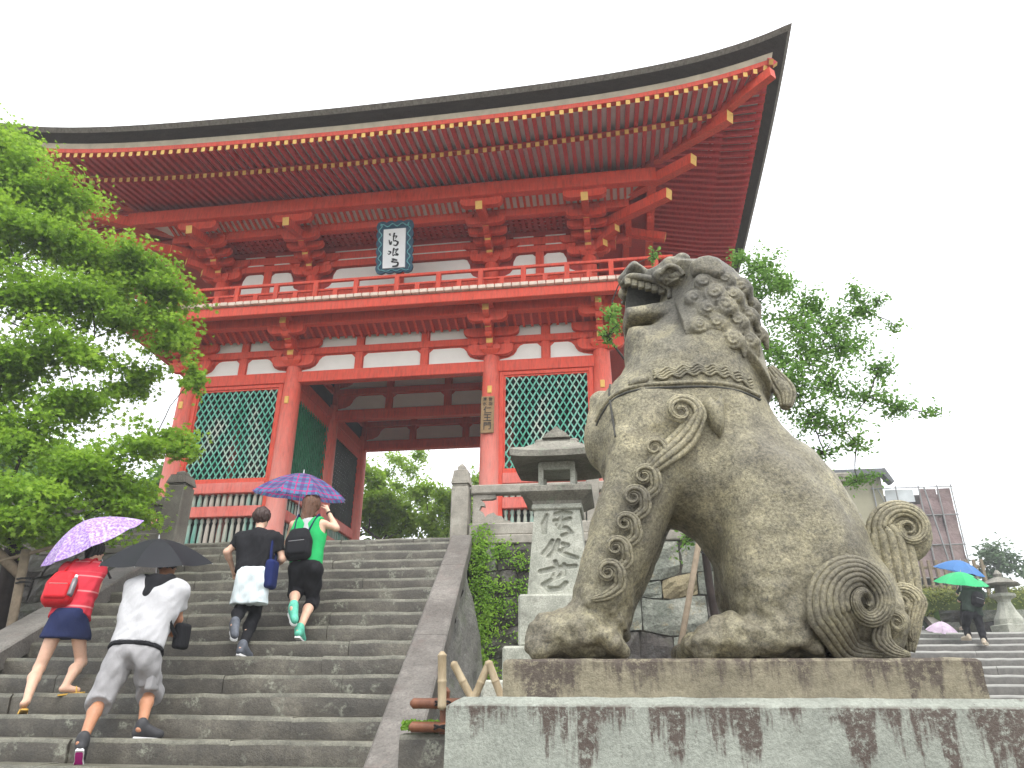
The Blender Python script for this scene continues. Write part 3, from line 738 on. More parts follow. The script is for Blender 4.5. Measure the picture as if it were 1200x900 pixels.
def brush(parent,strokes,fn,mat,name='brush_stroke',t=.006):
    """ink strokes: list of [(x,z,width)...] drawn as thin raised ribbons"""
    for st in strokes:
        # smooth by Catmull-Rom
        P=[st[0]]+list(st)+[st[-1]]; pts=[]
        for i in range(1,len(P)-2):
            for k in range(5):
                t_=k/5; a,b,c,d=P[i-1],P[i],P[i+1],P[i+2]
                pts.append(tuple(.5*((2*b[j])+(-a[j]+c[j])*t_+(2*a[j]-5*b[j]+4*c[j]-d[j])*t_*t_+(-a[j]+3*b[j]-3*c[j]+d[j])*t_**3) for j in range(3)))
        pts.append(st[-1])
        vs=[];n=len(pts)
        for i,(x,z,w_) in enumerate(pts):
            a=pts[max(i-1,0)];b=pts[min(i+1,n-1)]; dx,dz=b[0]-a[0],b[1]-a[1]; L=math.hypot(dx,dz) or 1; nx,nz=-dz/L,dx/L; w_=max(w_,.002)/2
            vs+=[fn(x+nx*w_,z+nz*w_,0),fn(x-nx*w_,z-nz*w_,0),fn(x+nx*w_,z+nz*w_,t),fn(x-nx*w_,z-nz*w_,t)]
        fs=[]
        for i in range(n-1):
            a=4*i;b=4*i+4; fs+=[(a,a+1,b+1,b),(a+2,b+2,b+3,a+3),(a,b,b+2,a+2),(a+1,a+3,b+3,b+1)]
        fs+=[(0,2,3,1),(4*n-4,4*n-3,4*n-1,4*n-2)]
        m=MB(); m.add(vs,fs); m.build(name,mat,parent)
# running-hand characters 清 水 寺
SEI=[[(-.12,.98,.05),(-.10,.92,.02)],[(-.13,.82,.02),(-.09,.70,.05),(-.06,.78,.015)],[(0,.99,.045),(-.02,.86,.03),(-.01,.78,.03),(.05,.80,.02)],[(-.04,.90,.015),(.06,.90,.03),(.02,.84,.015)],[(.02,.78,.02),(.09,.74,.045),(.05,.66,.04),(-.02,.68,.02)]]
SUI=[[(-.14,.53,.02),(-.08,.50,.04),(-.12,.44,.02),(-.15,.48,.015)],[(.0,.60,.045),(-.02,.50,.03),(-.02,.40,.02),(.02,.44,.015)],[(.02,.54,.02),(.10,.57,.03),(.04,.48,.02),(.10,.42,.045),(.02,.42,.02)]]
JI=[[(-.05,.33,.02),(.01,.30,.05),(.09,.28,.03)],[(.01,.33,.03),(-.02,.25,.03),(.10,.22,.04),(.08,.14,.05),(-.03,.13,.04)],[(-.06,.27,.03),(-.02,.24,.05)]]
brush(pq,SEI+SUI+JI,lambda x,z,y:pqp(x,z,-.038+y*.8),M['ink'])
for sx in (-1,1):
    m=MB(); m.tube([pqp(sx*.3,1.26,.03),(-4.93+sx*.3,14.55,11.1)],.012,6); m.build('hanging_rod',M['dark_in'],pq)
# ================================================================ STAIRS, TERRACE, WALLS
rnd=random.Random(7)
def nY(n): return 6.49+.3326*n
def nZ(n): return -.156+.19*n
cin=lambda Y:-1.98-.11*(Y-6.0)      # inner and outer edge of the right coping
cout=lambda Y:-1.60-.125*(Y-6.1)
def mk_fs():
    t=NT('far_wet_steps'); n=t.noise(9,4,0.7); c=t.ramp(n,[(0.3,(0.06,0.056,0.05,1)),(0.7,(0.12,0.113,0.10,1))]); return t.out(c,0.5,0.4)
M['far_step']=mk_fs(); M['far_lit']=simple('far_lit_tread',(0.20,0.20,0.18,1),.35,.15,4,0,60,.5)  # second, paler material: sky light on the far treads painted in
stairs=empty('stone_stairs',(-4.6,8.5,-1.5),0,'broad flight of wet grey stone steps leading up to the gate',kind='structure')
def step_block(x0,x1,y0,y1,z0,z1,parent,mat,seed,name='step_stone',b=.022):
    """worn stone with wavering front edge"""
    r=random.Random(seed); n=max(2,int((x1-x0)/.22)); vs=[];fs=[]
    for i in range(n+1):
        x=x0+(x1-x0)*i/n; e=r.uniform(-.011,.011); h=r.uniform(-.009,.006)
        if i in (0,n): e+=.006; h-=.004
        vs+=[(x,y0+e+.012,z0),(x,y0+e,z1-b*1.6+h),(x,y0+e+b,z1+h),(x,y0+.12,z1+h*.5+.002),(x,y1,z1)]
    for i in range(n):
        for k in range(4): a=i*5+k; fs.append((a,a+5,a+6,a+1))
    fs.append((0,1,2,3,4)); fs.append(tuple(n*5+k for k in (4,3,2,1,0)))
    m=MB(); m.add(vs,fs); m.m=[1 if (q<4*n and q%4 in (1,2,3)) else 0 for q in range(len(fs))]  # treads and nosings get the paler stone, painting in skylight; risers stay dark
    mats=[mat,M['step_lit']] if mat is not M['far_step'] else [mat,M['far_lit']]
    o=m.build(name,mats,parent,at=((x0+x1)/2,y0,z0)); return smooth_by_angle(o,40)
for n in range(-7,16):
    y0=nY(n) if n<15 else 11.66; y1=(nY(n+1) if n<14 else (11.66 if n==14 else 12.2))+.05; z1=nZ(n); z0=z1-.20
    xl,xr=-7.25,cout(y0)-.06
    cuts=[xl]; x=xl+rnd.uniform(.8,2.2)
    while x<xr-.7: cuts.append(x); x+=rnd.uniform(1.1,2.6)
    cuts.append(xr)
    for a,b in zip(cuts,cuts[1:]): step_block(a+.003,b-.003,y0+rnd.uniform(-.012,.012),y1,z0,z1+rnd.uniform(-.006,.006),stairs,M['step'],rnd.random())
# sloping copings
def coping(name,label,fi,fo,Y0,Y1,cuts,h=.12,th=.24):
    root=empty(name,((fi(Y0)+fo(Y0))/2,Y0,-1.5),0,label,'coping')
    k=.19/.3326; zl=lambda Y:-.156+k*(Y-6.49)+h
    for a,b in zip(cuts,cuts[1:]):
        a+=.004;b-=.004; m=MB(); vs=[]; N=6
        for i in range(N+1):
            Y=a+(b-a)*i/N; xi,xo=fi(Y),fo(Y); c=.02*(1 if xo>xi else -1)
            vs+=[(xi,Y,zl(Y)-th),(xi,Y,zl(Y)-.02),(xi+c,Y,zl(Y)),(xo-c,Y,zl(Y)),(xo,Y,zl(Y)-.02),(xo,Y,zl(Y)-th)]
        fs=[(6*i+j,6*i+6+j,6*i+6+(j+1)%6,6*i+(j+1)%6) for i in range(N) for j in range(6)]+[(5,4,3,2,1,0),tuple(6*N+j for j in range(6))]
        m.add(vs,fs); m.build('coping_slab',M['coping'],root)
    return root,zl
cR,zlR=coping('stair_coping','sloping grey granite coping along the right side of the stairs',cin,cout,4.1,11.06,[4.1,6.0,8.0,9.9,11.06])
liX=lambda Y:-6.72-.07*(Y-8.0); loX=lambda Y:-7.20-.03*(Y-8.0)
cL,zlL=coping('stair_coping','sloping grey granite coping along the left side of the stairs',liX,loX,4.1,11.06,[4.1,6.4,8.6,11.06])
def rough_side(name,parent,fx,out,Y0,Y1,zb,zt,mat,amp=.05,seed=1):
    """rough stone face below a coping"""
    from mathutils import noise
    NY,NZ=60,26; vs=[]
    for j in range(NZ+1):
        for i in range(NY+1):
            Y=Y0+(Y1-Y0)*i/NY; z=zb+(zt(Y)-zb)*j/NZ
            d=noise.fractal((Y*1.6+seed,z*1.2,seed),1,2,4)*amp+abs(noise.noise((Y*.9,z*2.2,seed+5)))*amp
            vs.append((fx(Y)+out*(d-.03+.16*(zt(Y)-z)),Y,z))
    fs=[(j*(NY+1)+i,j*(NY+1)+i+1,(j+1)*(NY+1)+i+1,(j+1)*(NY+1)+i) for j in range(NZ) for i in range(NY)]
    m=MB(); m.add(vs,fs); return m.build(name,mat,parent,smooth=True)
rough_side('side_wall_face',cR,lambda Y:cout(Y)-.03,1,4.1,11.1,-1.5,lambda Y:zlR(Y)-.22,M['rock'],.11,3)
rough_side('side_wall_face',cL,lambda Y:loX(Y)+.03,-1,4.1,11.1,-1.5,lambda Y:zlL(Y)-.22,M['wall_dark'],.07,9)
m=MB(); m.box(cin(4.1)-.1,cout(4.1)+.1,3.8,4.12,-1.5,-1.05); m.build('coping_foot',M['coping'],cR)

# terrace
sheet('terrace',[-30,-16,-10,-5,0,3.5],[11.70,16,22,30,60,120],lambda x,y:ZT-.004 if y<26 else ZT-.004+max(0,y-26)*.0,M['ground'],label='level upper terrace ground under and behind the gate')
def stone_wall(name,label,P,U,V,nu,nv,mats,wts,seed,joint=.006,bulge=.028,cat='stone wall',jit=.28,skip=None):
    r=random.Random(seed); root=empty(name,P(sum(U)/2,V[0],0),0,label,cat)
    from mathutils import noise
    # corner lattice, rows of uneven height, staggered verticals
    vb=[V[0]]; 
    for j in range(nv): vb.append(vb[-1]+r.uniform(.75,1.3))
    s_=(V[1]-V[0])/(vb[-1]-vb[0]); vb=[V[0]+(q-V[0])*s_ for q in vb]
    du=(U[1]-U[0])/nu
    wav=lambda u,j: 0 if j in (0,nv) else .10*noise.noise((u*1.3,j*3.7,seed))*2
    k=0
    for j in range(nv):
        us=[U[0]]; 
        while us[-1]<U[1]-.01: us.append(min(U[1],us[-1]+du*r.uniform(.6,1.5)))
        if len(us)>2 and us[-1]-us[-2]<du*.35: us.pop(-2)
        for a,b in zip(us,us[1:]):
            k+=1
            if skip and skip((a+b)/2,(vb[j]+vb[j+1])/2): continue
            ta=r.uniform(-.05,.05); tb=r.uniform(-.05,.05)
            aa,bb=a+joint,b-joint; g=[]; NU,NV=5,4
            off=r.uniform(-.015,.02); tilt=r.uniform(-.05,.05); sk=r.uniform(-.06,.06)
            for q in range(NV+1):
                for p in range(NU+1):
                    s=p/NU;t=q/NV
                    u=aa+(bb-aa)*s; v0=vb[j]+wav(u,j)+joint; v1=vb[j+1]+wav(u,j+1)-joint
                    # round the corners a little
                    cs=(2*abs(s-.5))**4; ct=(2*abs(t-.5))**4
                    u2=u-(s-.5)*2*ct*.012; v=v0+(v1-v0)*t; v2=v-(t-.5)*2*cs*.012
                    e=max(cs,ct); d=bulge*(1-e*.8)+off+tilt*(s-.5)+.07*noise.fractal((u*5,v*5,seed+k),1,2,3)
                    if p in (0,NU) or q in (0,NV): d-=.02
                    g.append(P(u2,v2,d))
            fs=[(q*(NU+1)+p,q*(NU+1)+p+1,(q+1)*(NU+1)+p+1,(q+1)*(NU+1)+p) for q in range(NV) for p in range(NU)]
            # skirt back into the joint
            ringi=[p for p in range(NU+1)]+[q*(NU+1)+NU for q in range(1,NV+1)]+[NV*(NU+1)+p for p in range(NU-1,-1,-1)]+[q*(NU+1) for q in range(NV-1,0,-1)]
            n0=len(g)
            for idx in ringi:
                q,p=divmod(idx,NU+1); s=p/NU;t=q/NV; u=aa+(bb-aa)*s; v=vb[j]+joint+wav(u,j)+(vb[j+1]-vb[j]-2*joint+wav(u,j+1)-wav(u,j))*t
                g.append(P(u,v,-.07))
            L=len(ringi)
            fs+=[(ringi[i],n0+i,n0+(i+1)%L,ringi[(i+1)%L]) for i in range(L)]
            m=MB(); m.add(g,fs); o=m.build('stone',r.choices(mats,wts)[0],root,smooth=False,at=P((a+b)/2,(vb[j]+vb[j+1])/2,0))
    m=MB(); m.add([P(U[0],V[0],-.045),P(U[1],V[0],-.045),P(U[1],V[1],-.045),P(U[0],V[1],-.045)],[(0,1,2,3)]); m.build('joint_earth',M['joint'],root)
    return root
bat=.10
PR=lambda u,v,d:(u,11.12-bat*(2.5-v)-d,v)
stone_wall('retaining_wall','dark mossy stone retaining wall under the terrace railing just right of the stairs',PR,(-2.12,-.35),(0.0,2.44),4,6,[M['wall_dark'],M['wall_light']],[.8,.2],11,cat='stone wall')
stone_wall('retaining_wall','pale grey stone retaining wall seen between the legs of the stone lion',PR,(-.35,3.50),(0.0,2.44),6,5,[M['wall_light'],M['wall_tan'],M['wall_dark']],[.84,.08,.08],23,cat='stone wall')
PLw=lambda u,v,d:(u,11.15-bat*(2.5-v)-d,v)
stone_wall('retaining_wall','dark shaded stone retaining wall left of the stairs behind the maple',PLw,(-16,-7.2),(0.0,2.44),16,6,[M['wall_dark']],[1],31,cat='stone wall')
PS=lambda u,v,d:(4.25+d-.1*(2.5-v)*-1*0,u,v)
m=MB(); m.box(-2.1,3.49,11.20,11.7,-1.4,2.60); m.box(3.2,3.49,11.70,60,-1.4,2.66); m.box(-30,-7.3,11.22,11.7,-1.4,2.60); m.build('terrace_core',M['post_dark']); tag(bpy.data.objects['terrace_core'],'stone faced earth body of the terrace',kind='structure')
# planting beds at the foot of the walls
sheet('planting_bed',[-1.62,-1.2,1,4.2,9],[5.75,6.3,7,9,11.1],lambda x,y:-.02+.02*math.sin(x*3+y),M['earth'],label='dark soil bed at the foot of the right hand retaining wall')
sheet('planting_bed',[-16,-12,-9,-7.2],[4.1,6,8,11.1],lambda x,y:0.0+.02*math.sin(x*3+y),M['earth'],label='dark soil bed left of the stairs under the maple')
kb=empty('bed_kerb',(1.2,5.68,-1.5),0,'dark stone courses edging the planting bed between coping and lion pedestal','stone kerb')
for r_ in range(4):
    x=-1.60+.3*(r_%2)*-1; z1=-.07-.30*r_
    while x<4.5:
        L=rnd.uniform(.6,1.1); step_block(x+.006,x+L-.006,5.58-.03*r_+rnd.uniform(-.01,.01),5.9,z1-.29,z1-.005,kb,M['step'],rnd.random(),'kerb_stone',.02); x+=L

# ---------------------------------------------------------------- granite posts and railings of the terrace
def railing_post(name,label,x,y,w,z0,z1,zc,mat):
    root=empty(name,(x,y,z0),0,label,'stone post','granite posts at the head of the stairs')
    h=w/2; m=MB(); m.bbox(x-h,x+h,y-h,y+h,z0,z1,.018); m.build('post_shaft',mat,root)
    m=MB(); H=zc-z1; k=h*1.06
    m.bbox(x-h*.86,x+h*.86,y-h*.86,y+h*.86,z1,z1+H*.12,.01)
    vs=[]
    for q,z in ((k,z1+H*.12),(k*.98,z1+H*.20),(k*.78,z1+H*.62),(k*.80,z1+H*.66),(k*.45,z1+H*.72),(k*.42,z1+H*.86),(k*.1,z1+H)):
        N=6
        for sx,sy in ((-1,-1),(1,-1),(1,1),(-1,1)): vs.append((x+sx*q,y+sy*q,z))
    n=7; fs=[(l*4+i,l*4+(i+1)%4,(l+1)*4+(i+1)%4,(l+1)*4+i) for l in range(n-1) for i in range(4)]+[(3,2,1,0),(24,25,26,27)]
    m.add(vs,fs)
    for i in range(-3,4):   # ridges of the cap
        xx=x+i*k*.25
        for sgn in (-1,):
            m.beam((xx,y+sgn*k*.985,z1+H*.2),(x+i*k*.2,y+sgn*k*.79,z1+H*.62),k*.12,.012,(0,-1,.3))
    m.build('post_cap',mat,root)
    return root
railing_post('railing_post','granite post with ribbed cap at the top right of the stairs',-2.45,11.25,.27,2.45,3.36,3.76,M['post'])
railing_post('railing_post','large dark granite post with stepped cap at the top left of the stairs',-7.28,11.30,.33,2.45,3.56,3.84,M['post_dark'])
def railing(name,label,x0,x1,y,mat,flip=1,zt=3.40):
    root=empty(name,((x0+x1)/2,y,2.6),0,label,'stone railing')
    m=MB(); m.bbox(x0,x1,y-.09,y+.09,zt-.15,zt,.02); m.build('top_rail',mat,root)
    m=MB(); m.bbox(x0,x1,y-.16,y+.14,2.58,2.77,.02); m.build('base_rail',mat,root)
    m=MB(); m.bbox(x0,x1,y-.20,y+.2,2.44,2.578,.015); m.build('base_course',mat,root)
    L=abs(x1-x0); n=max(1,round(L/1.95)); d=(x1-x0)/n
    for i in range(n):
        a=x0+d*i; s=1 if d>0 else -1
        if i:
            m=MB(); m.bbox(a-.10,a+.10,y-.10,y+.10,2.77,zt+.08,.015); m.build('intermediate_post',mat,root)
        for e,c in ((a,1),(a+d,-1)):
            k=s*c; B=e+.12*k*(1 if i or c<0 else .3)
            # scrolled stone wing beside each post
            poly=[(0,0),(.62,0),(.60,.05),(.50,.07),(.46,.13),(.38,.14),(.33,.19),(.24,.16),(.20,.12),(.16,.20),(.10,.23),(.13,.30),(.19,.29),(.18,.35),(.12,.40),(.30,.40),(.36,.42),(.36,.48),(0,.48)]
            m=MB(); m.prism([(B+px*k,2.77+pz*(zt-.15-2.77)/.48) for px,pz in poly],'y',y-.045,y+.045); m.build('carved_wing',mat,root)
    return root
railing('terrace_railing','pale granite railing with scrolled openings on the wall behind the stone lantern',-2.30,3.42,11.30,M['post'])
railing('terrace_railing','dark granite railing running left from the large post under the maple',-7.46,-15.5,11.36,M['post_dark'])

# ---------------------------------------------------------------- right-hand far flight, landing, wall
fs_=empty('far_stone_stairs',(10,20,.2),0,'far flight of long wet grey steps right of the stone lion',kind='structure')
for n in range(-6,8):
    y0=17.2+.77*n; z1=.76+.22*n; x=3.5
    while x<20:
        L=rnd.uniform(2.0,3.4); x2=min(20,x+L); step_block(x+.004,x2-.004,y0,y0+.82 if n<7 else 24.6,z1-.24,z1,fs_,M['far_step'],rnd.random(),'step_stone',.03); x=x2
sheet('landing',[3.5,8,14,40],[22.9,24,30,60,120],lambda x,y:2.29,M['ground'],label='landing behind the far flight of steps')
uf=empty('upper_stone_stairs',(7.5,25,2.3),0,'small upper flight of dark steps behind the tail of the lion',kind='structure')
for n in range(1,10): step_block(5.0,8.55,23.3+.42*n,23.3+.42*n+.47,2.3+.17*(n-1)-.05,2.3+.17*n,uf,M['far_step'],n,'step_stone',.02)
cp=empty('upper_coping',(9.05,24,2.3),0,'pale sloping coping beside the small upper flight of steps','coping')
m=MB(); m.beam((8.70,23.4,2.42),(9.35,27.4,4.05),.26,.20); m.build('coping_slab',M['post'],cp)
PF=lambda u,v,d:(u,23.75-d,v)
stone_wall('low_stone_wall','low grey stone wall below the clipped hedge at far right',PF,(8.9,16.2),(2.29,3.02),11,2,[M['wall_light'],M['wall_dark']],[.6,.4],41,cat='stone wall')
m=MB(); m.box(8.9,40,23.8,60,2.2,3.0); m.build('hedge_bank',M['grass']); tag(bpy.data.objects['hedge_bank'],'grass bank behind the low stone wall',kind='structure')
# ================================================================ implicit modelling: fields on a grid, meshed with surface nets
class Field:
    def __init__(s,lo,hi,h):
        s.lo=np.array(lo,float); s.h=h; s.n=np.ceil((np.array(hi)-s.lo)/h).astype(int)+1
        s.f=np.full(tuple(s.n),1.0,np.float32)
        s.ax=[s.lo[i]+np.arange(s.n[i])*h for i in range(3)]
    def win(s,lo,hi):
        a=[max(0,int((lo[i]-s.lo[i])/s.h)) for i in range(3)]; b=[min(int(s.n[i]),int((hi[i]-s.lo[i])/s.h)+2) for i in range(3)]
        if any(b[i]<=a[i] for i in range(3)): return None
        sl=tuple(slice(a[i],b[i]) for i in range(3))
        return sl,s.ax[0][sl[0]][:,None,None],s.ax[1][sl[1]][None,:,None],s.ax[2][sl[2]][None,None,:]
    @staticmethod
    def smin(a,b,k):
        if k<=0: return np.minimum(a,b)
        h=np.maximum(k-np.abs(a-b),0)/k
        return np.minimum(a,b)-h*h*k*.25
    def put(s,sl,d,k,sub=False):
        if sub: s.f[sl]=-s.smin(-s.f[sl],d,k)
        else: s.f[sl]=s.smin(s.f[sl],d.astype(np.float32),k)
    def cone(s,a,b,ra,rb=None,k=.02,sub=False,flat=None):
        """capsule from a to b whose radius runs from ra to rb; flat=(axis,factor) squashes it"""
        rb=ra if rb is None else rb
        a=np.array(a,float);b=np.array(b,float);R=max(ra,rb)*(1.6 if flat else 1)+2*k+3*s.h
        w=s.win(np.minimum(a,b)-R,np.maximum(a,b)+R)
        if w is None: return s
        sl,x,y,z=w; ab=b-a; L=max(ab@ab,1e-12)
        px,py,pz=x-a[0],y-a[1],z-a[2]
        t=np.clip((px*ab[0]+py*ab[1]+pz*ab[2])/L,0,1)
        q=[px-t*ab[0],py-t*ab[1],pz-t*ab[2]]
        if flat: q[flat[0]]=q[flat[0]]/flat[1]
        d=np.sqrt(q[0]**2+q[1]**2+q[2]**2)-(ra+(rb-ra)*t)
        s.put(sl,d,k,sub); return s
    def ell(s,c,r,k=.02,sub=False,rz=0.0,rx=0.0,ry=0.0):
        c=np.array(c,float); R=max(r)+2*k+3*s.h; w=s.win(c-R,c+R)
        if w is None: return s
        sl,x,y,z=w; M3=(Matrix.Rotation(rz,3,'Z')@Matrix.Rotation(ry,3,'Y')@Matrix.Rotation(rx,3,'X')).transposed()
        x,y,z=x-c[0],y-c[1],z-c[2]
        u=[M3[i][0]*x+M3[i][1]*y+M3[i][2]*z for i in range(3)]
        k0=np.sqrt((u[0]/r[0])**2+(u[1]/r[1])**2+(u[2]/r[2])**2)
        k1=np.sqrt((u[0]/r[0]**2)**2+(u[1]/r[1]**2)**2+(u[2]/r[2]**2)**2)+1e-9
        s.put(sl,k0*(k0-1)/k1,k,sub); return s
    def chain(s,pts,rad,k=.02,**kw):
        for i in range(len(pts)-1): s.cone(pts[i],pts[i+1],rad[i],rad[i+1],k,**kw)
        return s
    def slab(s,poly,yc,T,R,k=.03,yexp=2.0,sub=False):
        """inflated outline: polygon in x-z, half thickness T, rounded over the distance R from its edge"""
        P=np.array([(p[0],p[1]) for p in poly]); R_=R+2*k+3*s.h
        lo=P.min(0)-k*2-4*s.h; hi=P.max(0)+k*2+4*s.h
        w=s.win((lo[0],yc-T-2*k-.03,lo[1]),(hi[0],yc+T+2*k+.03,hi[1]))
        if w is None: return s
        sl,x,y,z=w; X=np.broadcast_to(x[:,0,:],(x.shape[0],z.shape[2])); Z=np.broadcast_to(z[:,0,:] if z.shape[0]==1 else z[:,0,:],(x.shape[0],z.shape[2]))
        d=np.full(X.shape,1e9); ins=np.zeros(X.shape,bool); n=len(P)
        for i in range(n):
            a=P[i];b=P[(i+1)%n];e=b-a; t=np.clip(((X-a[0])*e[0]+(Z-a[1])*e[1])/(e@e+1e-12),0,1)
            d=np.minimum(d,(X-a[0]-t*e[0])**2+(Z-a[1]-t*e[1])**2)
            if e[1]!=0:
                c=((a[1]>Z)!=(b[1]>Z))&(X<(b[0]-a[0])*(Z-a[1])/(b[1]-a[1])+a[0]); ins^=c
        d=np.sqrt(d)*np.where(ins,-1,1); p=np.maximum(1+d/R,0)[:,None,:]; q=np.abs(y-yc)/T
        v=(p**yexp+q**yexp)**(1/yexp)-1
        s.put(sl,v*min(R,T),k,sub); return s
    def cut(s,fn):
        """intersect with fn(x,y,z) <= 0"""
        x=s.ax[0][:,None,None];y=s.ax[1][None,:,None];z=s.ax[2][None,None,:]
        s.f=np.maximum(s.f,fn(x,y,z)).astype(np.float32); return s
    def front(s,x,z):
        """y of the surface met first when coming from -y"""
        i=int(round((x-s.lo[0])/s.h));k=int(round((z-s.lo[2])/s.h))
        i=min(max(i,0),int(s.n[0])-1);k=min(max(k,0),int(s.n[2])-1)
        c=s.f[i,:,k]; j=np.argmax(c<0)
        if c[j]>=0: return None
        if j==0: return s.ax[1][0]
        return float(s.ax[1][j-1]+s.h*c[j-1]/(c[j-1]-c[j]))
    def mesh(s,name,mats,off=(0,0,0),relax=1):
        f=s.f; f[0]=f[-1]=1; f[:,0]=f[:,-1]=1; f[:,:,0]=f[:,:,-1]=1
        neg=f<0; N=[k-1 for k in f.shape]
        cnt=np.zeros(N,np.int8)
        for i in (0,1):
            for j in (0,1):
                for k in (0,1): cnt+=neg[i:i+N[0],j:j+N[1],k:k+N[2]]
        cells=np.argwhere((cnt>0)&(cnt<8)); idx=np.full(N,-1,np.int32); idx[cells[:,0],cells[:,1],cells[:,2]]=np.arange(len(cells))
        acc=np.zeros((len(cells),3));num=np.zeros(len(cells))
        C=[(i,j,k) for i in (0,1) for j in (0,1) for k in (0,1)]
        for a in C:
            for ax in range(3):
                if a[ax]: continue
                b=list(a);b[ax]=1
                fa=f[cells[:,0]+a[0],cells[:,1]+a[1],cells[:,2]+a[2]];fb=f[cells[:,0]+b[0],cells[:,1]+b[1],cells[:,2]+b[2]]
                m=(fa<0)!=(fb<0); t=np.where(m,fa/(fa-fb+1e-20),0)
                p=np.tile(np.array(a,float),(len(cells),1)); p[:,ax]+=t
                acc[m]+=p[m];num[m]+=1
        v=(cells+acc/np.maximum(num,1)[:,None])*s.h+s.lo
        quads=[]
        for ax in range(3):
            sl0=[slice(None)]*3;sl1=[slice(None)]*3;sl0[ax]=slice(0,-1);sl1[ax]=slice(1,None)
            a=neg[tuple(sl0)];b=neg[tuple(sl1)]; e=np.argwhere(a!=b)
            o1,o2=[(1,2),(2,0),(0,1)][ax]
            e=e[(e[:,o1]>0)&(e[:,o2]>0)&(e[:,o1]<N[o1])&(e[:,o2]<N[o2])]
            s0=a[e[:,0],e[:,1],e[:,2]]
            def I(d1,d2):
                q=e.copy();q[:,o1]-=d1;q[:,o2]-=d2; return idx[q[:,0],q[:,1],q[:,2]]
            q=np.stack([I(1,1),I(0,1),I(0,0),I(1,0)],1); q[~s0]=q[~s0][:,::-1]; quads.append(q)
        q=np.concatenate(quads); q=q[(q>=0).all(1)]
        for _ in range(relax):
            sm=np.zeros_like(v);nn=np.zeros(len(v))
            for i in range(4):
                np.add.at(sm,q[:,i],v[q[:,(i+1)%4]]); np.add.at(sm,q[:,i],v[q[:,(i+3)%4]]); np.add.at(nn,q[:,i],2)
            v=v*.5+.5*sm/np.maximum(nn,1)[:,None]
        s.lastv=v
        me=bpy.data.meshes.new(name); v=v-np.array(off)
        me.vertices.add(len(v)); me.vertices.foreach_set('co',v.astype(np.float32).ravel())
        me.loops.add(len(q)*4); me.loops.foreach_set('vertex_index',q.astype(np.int32).ravel())
        me.polygons.add(len(q)); me.polygons.foreach_set('loop_start',np.arange(0,len(q)*4,4,dtype=np.int32))
        me.polygons.foreach_set('loop_total',np.full(len(q),4,np.int32)); me.polygons.foreach_set('use_smooth',np.ones(len(q),bool))
        for m in (mats if isinstance(mats,(list,tuple)) else [mats]): me.materials.append(m)
        me.update(calc_edges=True); me.validate(); return me
    def build(s,name,mat,parent,relax=1):
        o=origin(parent); return piece(name,s.mesh(name,mat,o,relax),o,parent=parent,world=True)
# ================================================================ STONE LION ON ITS PEDESTAL
LD={}
LD['torso']=[(0.159,1.836),(0.125,1.769),(0.095,1.693),(0.049,1.634),(-0.004,1.585),(-0.054,1.522),(-0.094,1.459),(-0.106,1.368),(-0.107,1.235),(-0.086,1.126),(-0.042,1.04),(0.074,0.892),(0.215,0.864),(0.282,0.843),(0.347,0.794),(0.411,0.689),(0.45,0.561),(0.477,0.481),(0.535,0.424),(0.701,0.353),(0.939,0.341),(1.046,0.408),(1.102,0.53),(1.11,0.645),(1.099,0.779),(1.064,0.902),(1.008,1.047),(0.923,1.174),(0.842,1.245),(0.79,1.316),(0.763,1.383),(0.738,1.46),(0.73,1.621),(0.722,1.787),(0.681,1.938),(0.594,1.994),(0.466,2.004),(0.374,1.935),(0.326,1.874),(0.215,1.822)]
LD['mane']=[(0.335,2.263),(0.459,2.257),(0.532,2.273),(0.6,2.245),(0.686,2.158),(0.721,2.052),(0.738,1.914),(0.754,1.766),(0.768,1.623),(0.788,1.498),(0.757,1.445),(0.665,1.505),(0.546,1.53),(0.343,1.56),(0.176,1.56),(0.078,1.547),(0.045,1.634),(0.07,1.704),(0.067,1.812),(0.088,1.886),(0.198,1.888),(0.334,1.969),(0.335,2.098),(0.288,2.181)]
LD['snout']=[(0.074,2.194),(0.081,2.242),(0.119,2.287),(0.157,2.3),(0.204,2.258),(0.254,2.2),(0.285,2.256),(0.332,2.279),(0.382,2.297),(0.429,2.271),(0.468,2.208),(0.524,2.057),(0.451,1.92),(0.362,1.937),(0.323,2.001),(0.324,2.068),(0.297,2.112),(0.25,2.136),(0.197,2.157),(0.15,2.193),(0.118,2.179),(0.093,2.139),(0.076,2.151)]
LD['jaw']=[(0.076,1.983),(0.205,1.994),(0.324,2.011),(0.39,2.016),(0.437,1.911),(0.375,1.836),(0.315,1.89),(0.185,1.899),(0.08,1.896),(0.069,1.938)]
LD['mouth']=[(0.114,2.185),(0.197,2.151),(0.296,2.101),(0.331,2.046),(0.327,1.99),(0.204,1.979),(0.084,1.967),(0.086,2.092)]
LD['leg']=[(-0.02,1.266),(-0.061,1.035),(-0.096,0.932),(-0.156,0.748),(-0.206,0.57),(-0.239,0.435),(-0.119,0.337),(0.016,0.35),(0.036,0.453),(0.062,0.523),(0.135,0.652),(0.213,0.822),(0.297,0.986),(0.305,1.209),(0.159,1.343)]
LD['paw']=[(-0.279,0.437),(-0.234,0.458),(-0.117,0.446),(-0.012,0.371),(0.007,0.245),(-0.405,0.246),(-0.42,0.315),(-0.405,0.378),(-0.36,0.42)]
LD['haunch']=[(0.572,1.207),(0.639,1.216),(0.724,1.164),(0.835,1.056),(0.937,0.918),(0.999,0.78),(1.027,0.672),(1.019,0.501),(0.961,0.306),(0.747,0.25),(0.553,0.25),(0.496,0.325),(0.456,0.441),(0.433,0.572),(0.435,0.722),(0.429,0.871),(0.441,0.985),(0.486,1.102)]
